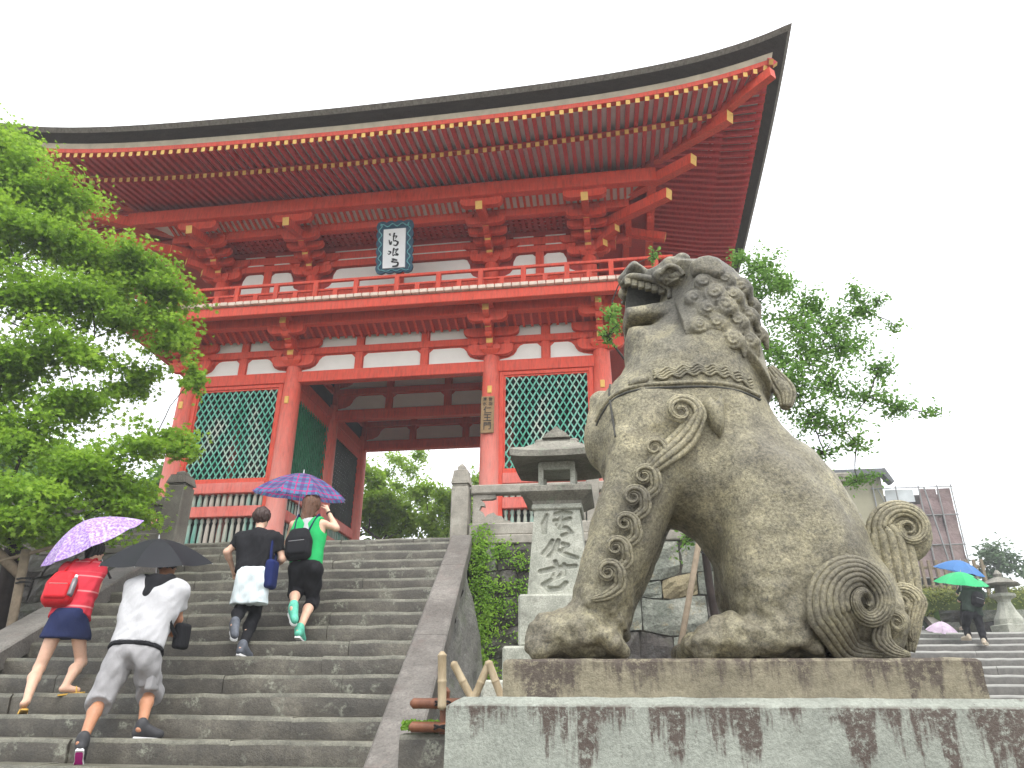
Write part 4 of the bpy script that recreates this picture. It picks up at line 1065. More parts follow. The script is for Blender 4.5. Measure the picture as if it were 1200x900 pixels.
LD['hfoot']=[(0.321,0.243),(0.312,0.293),(0.335,0.356),(0.384,0.397),(0.489,0.413),(0.601,0.408),(0.747,0.363),(0.794,0.242)]
LD['ear']=[(0.411,2.114),(0.456,2.151),(0.515,2.161),(0.569,2.115),(0.59,2.039),(0.553,2.002),(0.486,2.027),(0.422,2.053)]
LD['belt']=[(-0.091,1.352),(-0.057,1.394),(-0.016,1.427),(0.057,1.45),(0.225,1.454),(0.405,1.452),(0.554,1.431),(0.677,1.402)]
LD['bell']=[(-0.042,1.296)]
LD['head_curls']=[(0.353,1.869,0.057),(0.375,1.978,0.042),(0.408,2.062,0.038),(0.468,1.97,0.046),(0.441,1.863,0.046),(0.511,1.804,0.05),(0.519,1.713,0.05),(0.601,1.871,0.05),(0.64,1.992,0.046),(0.547,2.076,0.038),(0.595,1.736,0.05),(0.691,1.855,0.042),(0.644,1.63,0.046),(0.688,1.563,0.05),(0.418,1.748,0.042),(0.549,1.612,0.042),(0.684,1.73,0.042),(0.653,2.108,0.034)]
LD['leg_curls']=[(0.166,1.109,0.048),(0.112,0.982,0.052),(0.061,0.89,0.052),(0.018,0.776,0.048),(-0.025,0.673,0.048),(-0.062,0.572,0.052)]
LD['big_curl_path']=[(0.103,0.971,0.029),(0.167,1.039,0.073),(0.247,1.108,0.102),(0.317,1.178,0.102)]
LD['big_curl_c']=[(0.296,1.283,0.088)]
LD['tail_path']=[(1.162,0.281,0.056),(1.167,0.413,0.153),(1.162,0.536,0.201),(1.156,0.656,0.218),(1.152,0.755,0.201)]
LD['tail_c']=[(1.25,0.788,0.169)]
LD['h_path']=[(1.065,0.252,0.022),(0.956,0.261,0.081),(0.875,0.287,0.146)]
LD['h_c']=[(0.935,0.446,0.242)]
LD['s1_path']=[(1.093,0.251,0.018),(1.03,0.27,0.052),(0.996,0.308,0.074)]
LD['s1_c']=[(1.058,0.369,0.081)]
LD['s2_path']=[(1.166,0.315,0.019),(1.159,0.349,0.046)]
LD['s2_c']=[(1.143,0.472,0.1)]
LD['leaf']=[(0.403,1.345),(0.437,1.377),(0.456,1.342),(0.49,1.378),(0.498,1.306),(0.485,1.216),(0.461,1.168),(0.429,1.218),(0.405,1.282)]
LD['eye']=[(0.308,2.094),(0.353,2.121),(0.394,2.097),(0.353,2.07)]
LD['pad']=[(0.071,1.476),(0.097,1.505),(0.149,1.516),(0.172,1.497),(0.158,1.466),(0.094,1.461)]
LD['wave']=[(0.192,1.5),(0.288,1.508),(0.387,1.515),(0.484,1.505),(0.567,1.482),(0.648,1.452)]
def mk_lion():
    t=NT('lion_granite'); nb=t.noise(1.8,5,0.65); nm=t.noise(9,5,0.75); nf=t.noise(75,4,0.8); pit=t.vor(120)
    a=t.ramp(nb,[(0.34,(0.125,0.112,0.076,1)),(0.5,(0.215,0.195,0.122,1)),(0.66,(0.33,0.295,0.185,1))])
    a=t.mix(t.ramp(nm,[(0.42,0.0),(0.66,0.65)]),a,(0.10,0.092,0.072,1))
    # dark weather stain on head, neck and along the front leg
    z=t.sep()[2]; mr=t.node('MapRange'); mr.inputs[1].default_value=1.35; mr.inputs[2].default_value=1.95; t.link(z,mr.inputs[0])
    dk=t.math('MULTIPLY',mr.outputs[0],t.ramp(t.noise(4.5,5,0.7),[(0.36,0.0),(0.56,0.85)]))
    a=t.mix(dk,a,(0.085,0.082,0.070,1))
    lo=t.node('MapRange'); lo.inputs[1].default_value=0.75; lo.inputs[2].default_value=0.28; t.link(z,lo.inputs[0])
    dk2=t.math('MULTIPLY',lo.outputs[0],t.ramp(t.noise(6,5,0.75),[(0.45,0.0),(0.62,0.7)])); a=t.mix(dk2,a,(0.10,0.088,0.065,1))
    sp=t.ramp(nf,[(0.32,0.32),(0.5,1.0),(0.66,1.6)]); c=t.mix(0.9,a,sp,'MULTIPLY'); c=t.mix(t.ramp(t.noise(38,3,.8),[(.60,0.),(.68,.65)]),c,(.06,.055,.045,1))
    h=t.math('ADD',t.math('MULTIPLY',nf,0.6),nm); t.bump(h,0.7,0.012)
    return t.out(c,t.ramp(nm,[(0.3,0.38),(0.7,0.75)]),0.45)
M['lion']=mk_lion()
M['lion_dark']=mk_stone('lion_mouth_stone',(0.035,0.036,0.032,1),(0.055,0.055,0.048,1),(0.09,0.09,0.08,1),None,0.3,80,6,0.8,0.5)
LY=3.60
lion=empty('guardian_lion_statue',(.40,LY,.23),0,'large seated stone lion with open mouth and curled mane on a stained pedestal','statue')
F=Field((-.50,LY-.50,.20),(1.32,LY+.50,2.42),.0095)
F.slab(LD['torso'],LY,.32,.26,.05,2.1)
F.slab(LD['mane'],LY,.215,.12,.03,2.2)
F.ell((.50,LY,2.02),(.24,.24,.24),.04)
F.slab(LD['snout'],LY,.16,.07,.02,2.3); F.slab(LD['jaw'],LY,.175,.04,.012,3.0); F.slab(LD['mouth'],LY,.03,.02,.01,4)
for sy in (-1,1):
    F.slab(LD['leg'],LY+sy*.215,.145,.11,.035)
    F.slab(LD['paw'],LY+sy*.225,.165,.09,.025)
    F.slab(LD['haunch'],LY+sy*.19,.205,.17,.028)
    F.ell((.98,LY+sy*.14,.46),(.17,.18,.26),.04)
    F.chain([(.47,LY+sy*.375,1.16),(.44,LY+sy*.395,.98),(.455,LY+sy*.40,.74),(.50,LY+sy*.39,.55)],[.008,.017,.017,.008],.03,sub=True)
    F.slab(LD['hfoot'],LY+sy*.23,.16,.07,.025)
    F.slab(LD['ear'],LY+sy*.285,.05,.035,.012); F.ell((.46,LY+sy*.335,2.17),(.05,.03,.025),.01,sub=True)
    # toes
    for j in range(3):
        yy=LY+sy*.225+(j-1)*.095
        F.cone((-.36,yy,.30),(-.22,yy,.37),.062,.055,.012); F.cone((.29,yy,.29),(.42,yy,.35),.062,.06,.012)
    # cheek, brow and nostril
    F.ell((.33,LY+sy*.19,2.115),(.10,.06,.05),.02,ry=.2); F.ell((.33,LY+sy*.25,2.10),(.055,.03,.028),.01,sub=True)
    F.cone((.22,LY+sy*.14,2.16),(.33,LY+sy*.175,2.20),.03,.035,.03); F.cone((.33,LY+sy*.175,2.20),(.43,LY+sy*.19,2.17),.035,.025,.03)
    F.ell((.345,LY+sy*.07,2.27),(.045,.05,.04),.012); F.ell((.40,LY+sy*.10,2.275),(.045,.05,.035),.012)
    F.ell((.09,LY+sy*.07,2.19),(.035,.045,.035),.02)
    # shoulder and thigh muscle, groove behind the shoulder
    F.ell((.54,LY+sy*.22,1.02),(.13,.14,.22),.05,ry=-.15); F.ell((.18,LY+sy*.22,1.28),(.15,.13,.20),.05)
    F.chain([(.20,LY+sy*.37,1.20),(.33,LY+sy*.40,1.02),(.42,LY+sy*.40,.86)],[.012,.022,.012],.05,sub=True)
    F.chain([(.70,LY+sy*.415,1.18),(.80,LY+sy*.43,.98),(.84,LY+sy*.435,.76)],[.008,.016,.008],.05,sub=True)
F.ell((LD['bell'][0][0]-.015,LY,LD['bell'][0][1]),(.105,.14,.155),.02)
F.cone((-.09,LY,1.43),(-.06,LY,1.50),.05,.07,.03)
body=F.build('body',M['lion'],lion,1)
# lumpy weathering of the paws and small irregularities everywhere
from mathutils import noise as mn
co=np.empty(len(body.data.vertices)*3,np.float32); body.data.vertices.foreach_get('co',co); co=co.reshape(-1,3)
no=np.empty(len(co)*3,np.float32); body.data.vertices.foreach_get('normal',no); no=no.reshape(-1,3)
for i in range(len(co)):
    p=Vector(co[i]); a=.005+.022*max(0,min(1,(.36-(p.z))/.2))
    d=a*(mn.noise(p*9)+.6*mn.noise(p*22)); co[i]+=no[i]*d
body.data.vertices.foreach_set('co',co.ravel()); body.data.update()
def hug(x,z,lift_=0,default=None):
    y=F.front(x,z); 
    if y is None: y=default if default is not None else LY-.05
    return y-lift_
def bundle(name,pts,widths,N,depth,mat=None,plane=None,parent=None,lift_=.0,fan=.0,tube_k=.62,back=False,mirror=False):
    """N parallel carved strands following a path in x-z"""
    m=MB(); n=len(pts); P=[np.array(p[:2],float) for p in pts]; mat=mat or M['lion']
    tan=[P[min(i+1,n-1)]-P[max(i-1,0)] for i in range(n)]; tan=[t/(np.linalg.norm(t)+1e-9) for t in tan]
    ys=[]
    for i,p in enumerate(P):
        ys.append(plane if plane is not None else hug(p[0],p[1],0))
    if plane is None:
        for _ in range(3): ys=[(ys[max(i-1,0)]+2*ys[i]+ys[min(i+1,n-1)])/4 for i in range(n)]
    for j in range(N):
        u=(j+.5)/N-.5; line=[];rad=[]
        for i in range(n):
            w=widths[i]; nrm=np.array((-tan[i][1],tan[i][0])); q=P[i]+nrm*(u*w)
            bul=depth[i] if hasattr(depth,'__len__') else depth
            y=ys[i]-lift_-bul*math.sqrt(max(0,1-(2*u)**2*.8))
            line.append((q[0],y,q[1])); rad.append(max(.0025,w/N*tube_k))
        m.tube(line,rad,7)
    if back:   # solid core behind the strands
        m.tube([(P[i][0],ys[i],P[i][1]) for i in range(n)],[max(.004,w*.46) for w in widths],12)
    o=m.build(name,mat,parent or lion,smooth=True); return o
def spiral(c,R,th0,turns,sgn,alpha=.95,n=40):
    """centre line and widths of a log-spiral bundle whose outer radius starts at R"""
    g=(1-alpha/2)/(1+alpha/2); r0=R/(1+alpha/2); out=[];w=[]
    for i in range(int(n*turns)+1):
        s=i/n; r=r0*g**s; th=th0+sgn*2*math.pi*s; out.append((c[0]+r*math.cos(th),c[1]+r*math.sin(th))); w.append(alpha*r)
    return out,w
def catmull(P,k=6):
    P=[tuple(p) for p in P]; Q=[P[0]]+P+[P[-1]]; out=[]
    for i in range(1,len(Q)-2):
        for j in range(k):
            t=j/k;a,b,c,d=Q[i-1],Q[i],Q[i+1],Q[i+2]
            out.append(tuple(.5*(2*b[q]+(-a[q]+c[q])*t+(2*a[q]-5*b[q]+4*c[q]-d[q])*t*t+(-a[q]+3*b[q]-3*c[q]+d[q])*t**3) for q in range(len(b))))
    out.append(P[-1]); return out
def comma(name,path,c,th0,turns,sgn,N,depth,alpha=.95,plane=None,back=False,lift_=0):
    """a flowing tail that runs into a spiral"""
    sp,sw=spiral(c[:2],c[2],th0,turns,sgn,alpha)
    pts=list(path)+[(sp[0][0],sp[0][1],sw[0])]
    pre=catmull(pts,6)[:-1]
    P=[(p[0],p[1]) for p in pre]+sp; W=[p[2] for p in pre]+sw
    # deeper towards the eye of the spiral
    D_=[depth*(.45+.55*min(1,i/(len(pre)+1))) for i in range(len(P))]
    return bundle(name,P,W,N,D_,plane=plane,back=back,lift_=lift_,tube_k=.68)
comma('haunch_curl',LD['h_path'],LD['h_c'][0],math.pi*1.12,1.75,-1,7,.06,1.05)
comma('haunch_curl',LD['s1_path'],LD['s1_c'][0],math.pi*1.1,1.5,-1,5,.03,1.0,plane=LY-.30)
comma('haunch_curl',LD['s2_path'],LD['s2_c'][0],-.1,1.5,1,5,.03,1.0,plane=LY-.16)
comma('tail',LD['tail_path'],LD['tail_c'][0],math.pi*.98,1.8,-1,6,.08,1.0,plane=LY-.05,back=False)
m=MB()
m.tube([(p[0],LY,p[1]) for p in catmull([q[:2] for q in LD['tail_path']]+[(LD['tail_c'][0][0]-.09,LD['tail_c'][0][1])],5)],[.03+.0016*i for i in range(26)][:len(catmull([q[:2] for q in LD['tail_path']]+[(0,0)],5))],14)
m.lathe([(.0,-.09),(.09,-.085),(.125,-.05),(.132,0),(.125,.05),(.09,.085),(0,.09)],(0,0,0),24)
tc=LD['tail_c'][0]; k0=len(m.v)-7*24
for i in range(k0,len(m.v)):
    x,y,z=m.v[i]; m.v[i]=(tc[0]+x,LY+z*.9,tc[1]+y)
m.build('tail_core',M['lion'],lion,smooth=True)
# fore-leg curls
comma('leg_curl',LD['big_curl_path'],(LD['big_curl_c'][0][0],LD['big_curl_c'][0][1],.115),-.25,1.5,1,4,.075,.95)
for i,c in enumerate(LD['leg_curls']):
    x,z,r=c; comma('leg_curl',[(x-.075,z-.105,.016),(x-.012,z-.092,.036),(x+.045,z-.055,.050)],(x,z,r*1.5),-.35,1.4,1,3,.050,.95)
# mane: chunky snail curls cut into one carved mass
G=Field((.22,LY-.50,1.40),(1.0,LY+.50,2.42),.0062)
G.slab(LD['mane'],LY,.31,.20,.04,2.0); G.ell((.50,LY,1.90),(.22,.31,.24),.05); G.cut(lambda x,y,z:(.335-x)-(z-1.95)*.10)
def carve(pts,widths,N,depth,mirror=True):
    n=len(pts); P=[np.array(p[:2],float) for p in pts]
    tan=[P[min(i+1,n-1)]-P[max(i-1,0)] for i in range(n)]; tan=[t/(np.linalg.norm(t)+1e-9) for t in tan]
    ys=[LY-hug0(p[0],p[1]) for p in P]
    for _ in range(3): ys=[(ys[max(i-1,0)]+2*ys[i]+ys[min(i+1,n-1)])/4 for i in range(n)]
    for j in range(N):
        u=(j+.5)/N-.5; prev=None
        for i in range(n):
            w=widths[i]; nrm=np.array((-tan[i][1],tan[i][0])); q=P[i]+nrm*(u*w); y=ys[i]+depth*(math.sqrt(max(0,1-(2*u)**2*.7))-.30); cur=(q[0],y,q[1],max(.0065,w/N*.56))
            if prev is not None:
                for sg in ((-1,1) if mirror else (-1,)): G.cone((prev[0],LY+sg*prev[1],prev[2]),(cur[0],LY+sg*cur[1],cur[2]),prev[3],cur[3],.004)
            prev=cur
_G0=G.f.copy()
def hug0(x,z):
    i=min(max(int(round((x-G.lo[0])/G.h)),0),_G0.shape[0]-1);k=min(max(int(round((z-G.lo[2])/G.h)),0),_G0.shape[2]-1); c=_G0[i,:,k]; j=np.argmax(c<0)
    return float(G.ax[1][j]) if c[j]<0 else LY-.03
def inpoly(P,x,z):
    c=False;n=len(P)
    for i in range(n):
        a=P[i];b=P[(i+1)%n]
        if (a[1]>z)!=(b[1]>z) and x<(b[0]-a[0])*(z-a[1])/(b[1]-a[1])+a[0]: c=not c
    return c
rc=random.Random(4); row=0; z=1.60
while z<2.24:
    x=.33+(.048 if row%2 else 0)
    while x<.86:
        xx,zz=x+rc.uniform(-.012,.012),z+rc.uniform(-.012,.012); R0=rc.uniform(.043,.056)
        if inpoly(LD['mane'],xx,zz) and inpoly(LD['mane'],xx+R0*.6,zz) and inpoly(LD['mane'],xx,zz+R0*.7) and zz>1.62 and zz<2.07 and not (xx<.43 and zz>1.97) and (xx>.40 or zz>1.86) and (xx>.52 or zz>1.72):
            yy=LY-hug0(xx,zz); sgn=1 if rc.random()<.75 else -1; th0=rc.uniform(2.2,3.6)
            for sg in (-1,1):
                G.ell((xx,LY+sg*yy,zz),(R0,.030,R0),.012)
                # the lock that flows out of the snail
                G.cone((xx+R0*.8,LY+sg*(yy-.005),zz-R0*.2),(xx+R0*.9,LY+sg*(yy-.02),zz-R0*1.5),.020,.010,.012)
                prev=None
                for q in range(0,25):
                    f_=q/24; rr_=R0*(.86-.76*f_); th=th0+sgn*f_*2*math.pi*1.6; hh=.030*math.sqrt(max(0,1-(rr_/R0)**2))
                    cur=(xx+rr_*math.cos(th),LY+sg*(yy+hh+.002),zz+rr_*math.sin(th))
                    if prev: G.cone(prev,cur,.0078,.0070,.002,sub=True)
                    prev=cur
        x+=.096
    z+=.083; row+=1
G.build('mane',M['lion'],lion,0)
bundle('mane_lock',catmull([(.76,1.60),(.80,1.52),(.825,1.46),(.815,1.39)],5),[.05+.05*math.sin(math.pi*t/15) for t in range(16)],5,.03,plane=LY-.10,back=True)
# collar: engraved wavy band above the strap
wv=catmull([p[:2] for p in LD['wave']],12)
for r in range(4):
    pts=[(x,z+.013*r-.018+.009*math.sin(k*.75+r*.5)) for k,(x,z) in enumerate(wv)]
    bundle('collar_wave',pts,[.012]*len(pts),1,.006,tube_k=.6)
bundle('chest_strap',catmull([(-.015,1.56),(-.02,1.46),(-.012,1.34),(.0,1.20)],6),[.012]*19,1,.004,mat=M['lion_dark'],tube_k=.5)
strap=catmull([p[:2] for p in LD['belt']],6)
bundle('collar_strap',strap,[.022]*len(strap),1,.002,tube_k=.5)
strap2=[(x,z-.022) for x,z in strap]; bundle('collar_strap',strap2,[.012]*len(strap2),1,.0,mat=M['lion_dark'],tube_k=.5)
m=MB()
def relief(name,poly,d,mat=None):
    n=len(poly); cx=sum(p[0] for p in poly)/n; cz=sum(p[1] for p in poly)/n
    y0=min(hug(p[0],p[1]) for p in poly); yb=max(hug(p[0],p[1]) for p in poly)+.02
    vs=[(p[0],yb,p[1]) for p in poly]+[(p[0],hug(p[0],p[1])-d*.4,p[1]) for p in poly]+[(cx+(p[0]-cx)*.62,hug(p[0],p[1])-d,cz+(p[1]-cz)*.62) for p in poly]+[(cx,hug(cx,cz)-d*1.1,cz)]
    fs=[]
    for l in (0,1): fs+=[(l*n+i,l*n+(i+1)%n,(l+1)*n+(i+1)%n,(l+1)*n+i) for i in range(n)]
    fs+=[(2*n+i,2*n+(i+1)%n,3*n) for i in range(n)]
    m=MB(); m.add(vs,fs); return m.build(name,mat or M['lion'],lion,smooth=True)
relief('leaf_ornament',LD['leaf'],.055); relief('collar_pad',LD['pad'],.02)
relief('eye',LD['eye'],.018)
bundle('eyelid',catmull([(.265,2.10),(.31,2.14),(.36,2.125),(.385,2.085)],5),[.02]*16,1,.014); bundle('eyelid',catmull([(.27,2.09),(.31,2.07),(.36,2.075)],5),[.016]*11,1,.01)
for sy in (-1,1):
    lip=catmull([(.075,LY+sy*.10,2.15),(.12,LY+sy*.145,2.165),(.20,LY+sy*.158,2.14),(.26,LY+sy*.16,2.115),(.315,LY+sy*.158,2.065),(.31,LY+sy*.155,2.01)],5)
    m=MB(); m.tube(lip,[.012+.008*math.sin(math.pi*k/(len(lip)-1)) for k in range(len(lip))],8); m.build('lip',M['lion'],lion,smooth=True)
    for k in range(6):
        x=.105+.0345*k; z=2.150-.013*k; q=MB(); q.bbox(x-.0168,x+.0168,LY+sy*.135-.015,LY+sy*.135+.015,z-.034,z+.01,.004); q.build('tooth',M['lion'],lion)
m=MB(); m.tube([(.10,LY,1.98),(.20,LY,2.0),(.30,LY,2.03)],[.03,.05,.04],10); m.build('tongue',M['lion_dark'],lion,smooth=True)
q=MB(); q.prism([(p[0]+(.004 if p[0]<.2 else 0),p[1]) for p in LD['mouth']],'y',LY-.045,LY-.032); q.build('mouth_interior',M['lion_dark'],lion)

# pedestal: upper plinth and lower block with chamfered top edge
def mk_ped(name,c0,c1,st,ztop,zlen,greenish):
    t=NT(name); n=t.noise(3,5,0.7); nf=t.noise(70,4,0.8)
    a=t.ramp(n,[(0.3,c0),(0.7,c1)]); a=t.mix(0.7,a,t.ramp(nf,[(0.3,0.6),(0.5,1.0),(0.7,1.35)]),'MULTIPLY')
    # run-off stains hanging from the upper edge, of uneven length
    ln=t.noise(5.5,4,0.75,t.coord((1,1,0.03))); wob=t.noise(11,4,0.8,t.coord((1,1,0.45)))
    z=t.sep()[2]; depth=t.math('SUBTRACT',ztop,z)
    reach=t.math('MULTIPLY',t.math('MULTIPLY',t.ramp(ln,[(0.36,0.05),(0.72,1.3)]),t.ramp(t.noise(1.1,3,0.6,t.coord((1,1,.02))),[(0.36,0.12),(0.60,1.25)])),zlen); reach=t.math('ADD',reach,t.math('MULTIPLY',t.math('SUBTRACT',t.noise(30,4,.8,t.coord((1,1,.06))),.5),zlen*.9))
    reach=t.math('ADD',reach,t.math('MULTIPLY',t.math('SUBTRACT',wob,0.5),zlen*1.1))
    k=t.math('SUBTRACT',reach,depth); k=t.math('MULTIPLY',k,11.0,True); k=t.math('MULTIPLY',k,t.ramp(t.noise(34,5,0.85),[(0.38,0.0),(0.50,1.0)]))
    if greenish: k=t.math('MULTIPLY',k,t.math('MULTIPLY',t.math('ADD',depth,-.022),70.0,True))
    c=t.mix(t.math('MULTIPLY',k,0.9),a,st); sp=t.ramp(t.noise(16,5,0.8,t.coord((1,1,0.5))),[(0.62,0.0),(0.68,0.7)]); c=t.mix(sp,c,sc(st,1.0))
    t.bump(t.math('ADD',nf,t.noise(14,5,0.7)),0.6,0.012); return t.out(c,0.7,0.35)
M['ped_low']=mk_ped('greenish_pedestal_stone',(0.18,0.192,0.165,1),(0.31,0.33,0.285,1),(0.062,0.040,0.032,1),.088,.42,True)
M['ped_up']=mk_ped('brown_plinth_stone',(0.13,0.115,0.08,1),(0.27,0.24,0.165,1),(0.060,0.045,0.038,1),.235,.24,False)
ped=empty('statue_pedestal',(.6,3.7,-1.5),0,'pale greenish stone pedestal with dark run-off stains under the lion','pedestal')
def rough_block(name,x0,x1,y0,y1,z0,z1,cham,mat,parent,seed,amp=.004,nx=120,nz=40,depth_ch=None):
    """block with chamfered top edge and slightly uneven faces"""
    dc=depth_ch or cham; vs=[];fs=[]
    prof=[(0,z0+(z1-cham-z0)*i/nz) for i in range(nz+1)]+[(dc*.5,z1-cham*.45),(dc,z1),(dc+.3,z1+.0)]
    K=len(prof)
    def rg(u0,v0,u1,v1,n,nrm):
        out=[]
        for i in range(n): t=i/n; out.append((u0+(u1-u0)*t,v0+(v1-v0)*t,nrm))
        return out
    base=rg(x0,y0,x1,y0,nx,(0,-1))+rg(x1,y0,x1,y1,30,(1,0))+rg(x1,y1,x0,y1,30,(0,1))+rg(x0,y1,x0,y0,30,(-1,0))
    cx,cy=(x0+x1)/2,(y0+y1)/2
    for (x,y,nrm) in base:
        for (ins,z) in prof:
            d=amp*(mn.noise((x*7+seed,y*7,z*7))+.7*mn.noise((x*23,y*23+seed,z*23))) if ins<dc*.9 else 0
            xx=min(max(x,x0+ins),x1-ins); yy=min(max(y,y0+ins),y1-ins)
            zz=z+(amp*.8*mn.noise((x*9,y*9,seed)) if z>z1-cham*1.2 else 0)
            vs.append((xx+nrm[0]*d,yy+nrm[1]*d,zz))
    N=len(base)
    for i in range(N):
        j=(i+1)%N
        for k in range(K-1): fs.append((i*K+k,j*K+k,j*K+k+1,i*K+k+1))
    m=MB(); m.add(vs,fs); m.add([(x0+.2,y0+.2,z1-.002),(x1-.2,y0+.2,z1-.002),(x1-.2,y1-.2,z1-.002),(x0+.2,y1-.2,z1-.002)],[(0,1,2,3)])
    o=m.build(name,mat,parent); return smooth_by_angle(o,40)
rough_block('lower_block',-.682,2.3,3.0,4.5,-1.5,.088,.034,M['ped_low'],ped,3,.005,160,60,.055)
rough_block('upper_plinth',-.487,1.275,3.12,4.08,.086,.229,.012,M['ped_up'],ped,8,.005,120,12,.012)

# ---------------------------------------------------------------- stone lantern
lan=empty('stone_lantern',(-.59,7.2,-.02),0,'tall granite lantern with mossy roof and carved characters behind the lion leg','stone lantern')
LX,LYY=-.59,7.2; LM,LDk=M['lantern'],M['lantern_dark']
def frustum(m,cx,cy,rows,mi=0):
    vs=[]
    for a,z in rows: vs+=[(cx-a,cy-a,z),(cx+a,cy-a,z),(cx+a,cy+a,z),(cx-a,cy+a,z)]
    n=len(rows); m.add(vs,[(3,2,1,0)]+[(l*4+i,l*4+(i+1)%4,(l+1)*4+(i+1)%4,(l+1)*4+i) for l in range(n-1) for i in range(4)]+[tuple((n-1)*4+i for i in range(4))],mi)
m=MB(); m.bbox(LX-.62,LX+.62,LYY-.62,LYY+.62,-.05,.32,.02); m.build('base_stone',LM,lan)
m=MB(); m.bbox(LX-.47,LX+.47,LYY-.47,LYY+.47,.321,.60,.02); m.build('base_stone',LM,lan)
m=MB(); m.bbox(LX-.35,LX+.35,LYY-.35,LYY+.35,.601,1.05,.02); m.build('base_stone',LM,lan)
# shaft with the characters cut into its front
def strokes_field(strokes,x,z):
    best=1e9
    for st in strokes:
        for a,b in zip(st,st[1:]):
            ex,ez=b[0]-a[0],b[1]-a[1]; L=ex*ex+ez*ez+1e-12; t=min(1,max(0,((x-a[0])*ex+(z-a[1])*ez)/L))
            d=math.hypot(x-a[0]-t*ex,z-a[1]-t*ez)-(a[2]+(b[2]-a[2])*t)/2
            if d<best: best=d
    return best
def px2(p): # panel sketch coordinates: u 0..1 left-right, v 0..1 top-down
    return (p[0],p[1],p[2])
LST=[[(.28,.05,.05),(.22,.16,.09),(.24,.27,.07)],[(.46,.04,.05),(.60,.02,.07),(.80,.03,.04)],[(.62,.00,.05),(.56,.12,.06),(.50,.18,.04)],[(.44,.12,.04),(.62,.13,.07),(.78,.10,.05)],[(.60,.16,.05),(.56,.22,.06),(.70,.22,.05),(.78,.28,.06),(.60,.32,.05)],
 [(.40,.38,.05),(.34,.46,.07),(.24,.54,.06)],[(.52,.38,.06),(.44,.52,.08),(.34,.58,.05)],[(.60,.42,.05),(.70,.44,.06),(.60,.50,.05)],[(.52,.50,.04),(.66,.56,.08),(.86,.60,.05)],
 [(.46,.64,.05),(.50,.74,.07),(.44,.82,.06)],[(.20,.76,.06),(.50,.72,.08),(.82,.70,.05)],[(.62,.68,.05),(.60,.80,.07),(.40,.86,.05),(.26,.92,.07),(.34,.98,.08),(.54,.97,.07),(.64,.90,.05)]]
m=MB(); z0,z1=1.051,1.845; NX,NZ=56,150; vs=[];fs=[]
hw=lambda z:.275-.06*(z-z0)/(z1-z0)
for j in range(NZ+1):
    z=z0+(z1-z0)*j/NZ; a=hw(z)
    for i in range(NX+1):
        x=-a+2*a*i/NX; u=i/NX; v=(1.83-z)/(1.83-1.08)
        d=strokes_field([[(p[0],p[1]*1.62,p[2]*.95) for p in st] for st in LST],u,v*1.62)-.012 if abs(u-.5)<.44 else 1
        dep=.034*min(1,max(0,.5-d/.03))
        vs.append((LX+x,LYY-a+dep,z))
for j in range(NZ):
    for i in range(NX): fs.append((j*(NX+1)+i,j*(NX+1)+i+1,(j+1)*(NX+1)+i+1,(j+1)*(NX+1)+i))
m.add(vs,fs)
a,b=hw(z0),hw(z1); m.add([(LX-a,LYY-a,z0),(LX+a,LYY-a,z0),(LX+a,LYY+a,z0),(LX-a,LYY+a,z0),(LX-b,LYY-b,z1),(LX+b,LYY-b,z1),(LX+b,LYY+b,z1),(LX-b,LYY+b,z1)],[(1,2,6,5),(2,3,7,6),(3,0,4,7)])
m.build('shaft',LM,lan)
m=MB(); m.bbox(LX-.24,LX+.24,LYY-.24,LYY+.24,1.846,1.90,.012); m.build('shaft_collar',LM,lan)
m=MB(); frustum(m,LX,LYY,[(.225,1.901),(.235,1.93),(.32,1.985),(.34,2.0),(.34,2.05),(.33,2.058)]); m.build('light_platform',LDk,lan)
for sx in (-1,1):
    for sy in (-1,1):
        m=MB(); m.bbox(LX+sx*.155-.025,LX+sx*.155+.025,LYY+sy*.155-.025,LYY+sy*.155+.025,2.058,2.33,.006); m.build('light_box_post',LM,lan)
m=MB(); m.bbox(LX-.17,LX+.17,LYY-.17,LYY+.17,2.26,2.345,.006); m.build('light_box_lintel',LM,lan)
m=MB(); m.bbox(LX-.165,LX+.165,LYY-.165,LYY+.165,2.0585,2.085,.006); m.build('light_box_sill',LM,lan)
# roof with slightly raised corners
m=MB(); vs=[];fs=[]; n=10
def rring(a,z,up):
    out=[]
    for s in range(4):
        for i in range(n):
            t=-1+2*i/n; x,y=[(t,-1),(1,t),(-t,1),(-1,-t)][s]; out.append((LX+x*a,LYY+y*a,z+up*abs(t)**3))
    return out
rows=[(.17,2.345,0),(.30,2.335,0),(.425,2.318,.02),(.432,2.375,.03),(.40,2.40,.025),(.30,2.45,.01),(.215,2.52,0),(.20,2.545,0)]
for r_ in rows: vs+=rring(*r_)
L=4*n
for l in range(len(rows)-1):
    for i in range(L): fs.append((l*L+i,l*L+(i+1)%L,(l+1)*L+(i+1)%L,(l+1)*L+i))
fs.append(tuple((len(rows)-1)*L+i for i in range(L))); fs.append(tuple(range(L))[::-1]); m.add(vs,fs); smooth_by_angle(m.build('lantern_roof',LDk,lan),40)
m=MB(); m.bbox(LX-.22,LX+.22,LYY-.13,LYY+.13,2.546,2.60,.02); m.prism([(LX-.14,2.60),(LX+.14,2.60),(LX+.09,2.65),(LX+.04,2.68),(LX,2.72),(LX-.04,2.68),(LX-.09,2.65)],'y',LYY-.16,LYY+.16); m.build('roof_finial',LDk,lan)

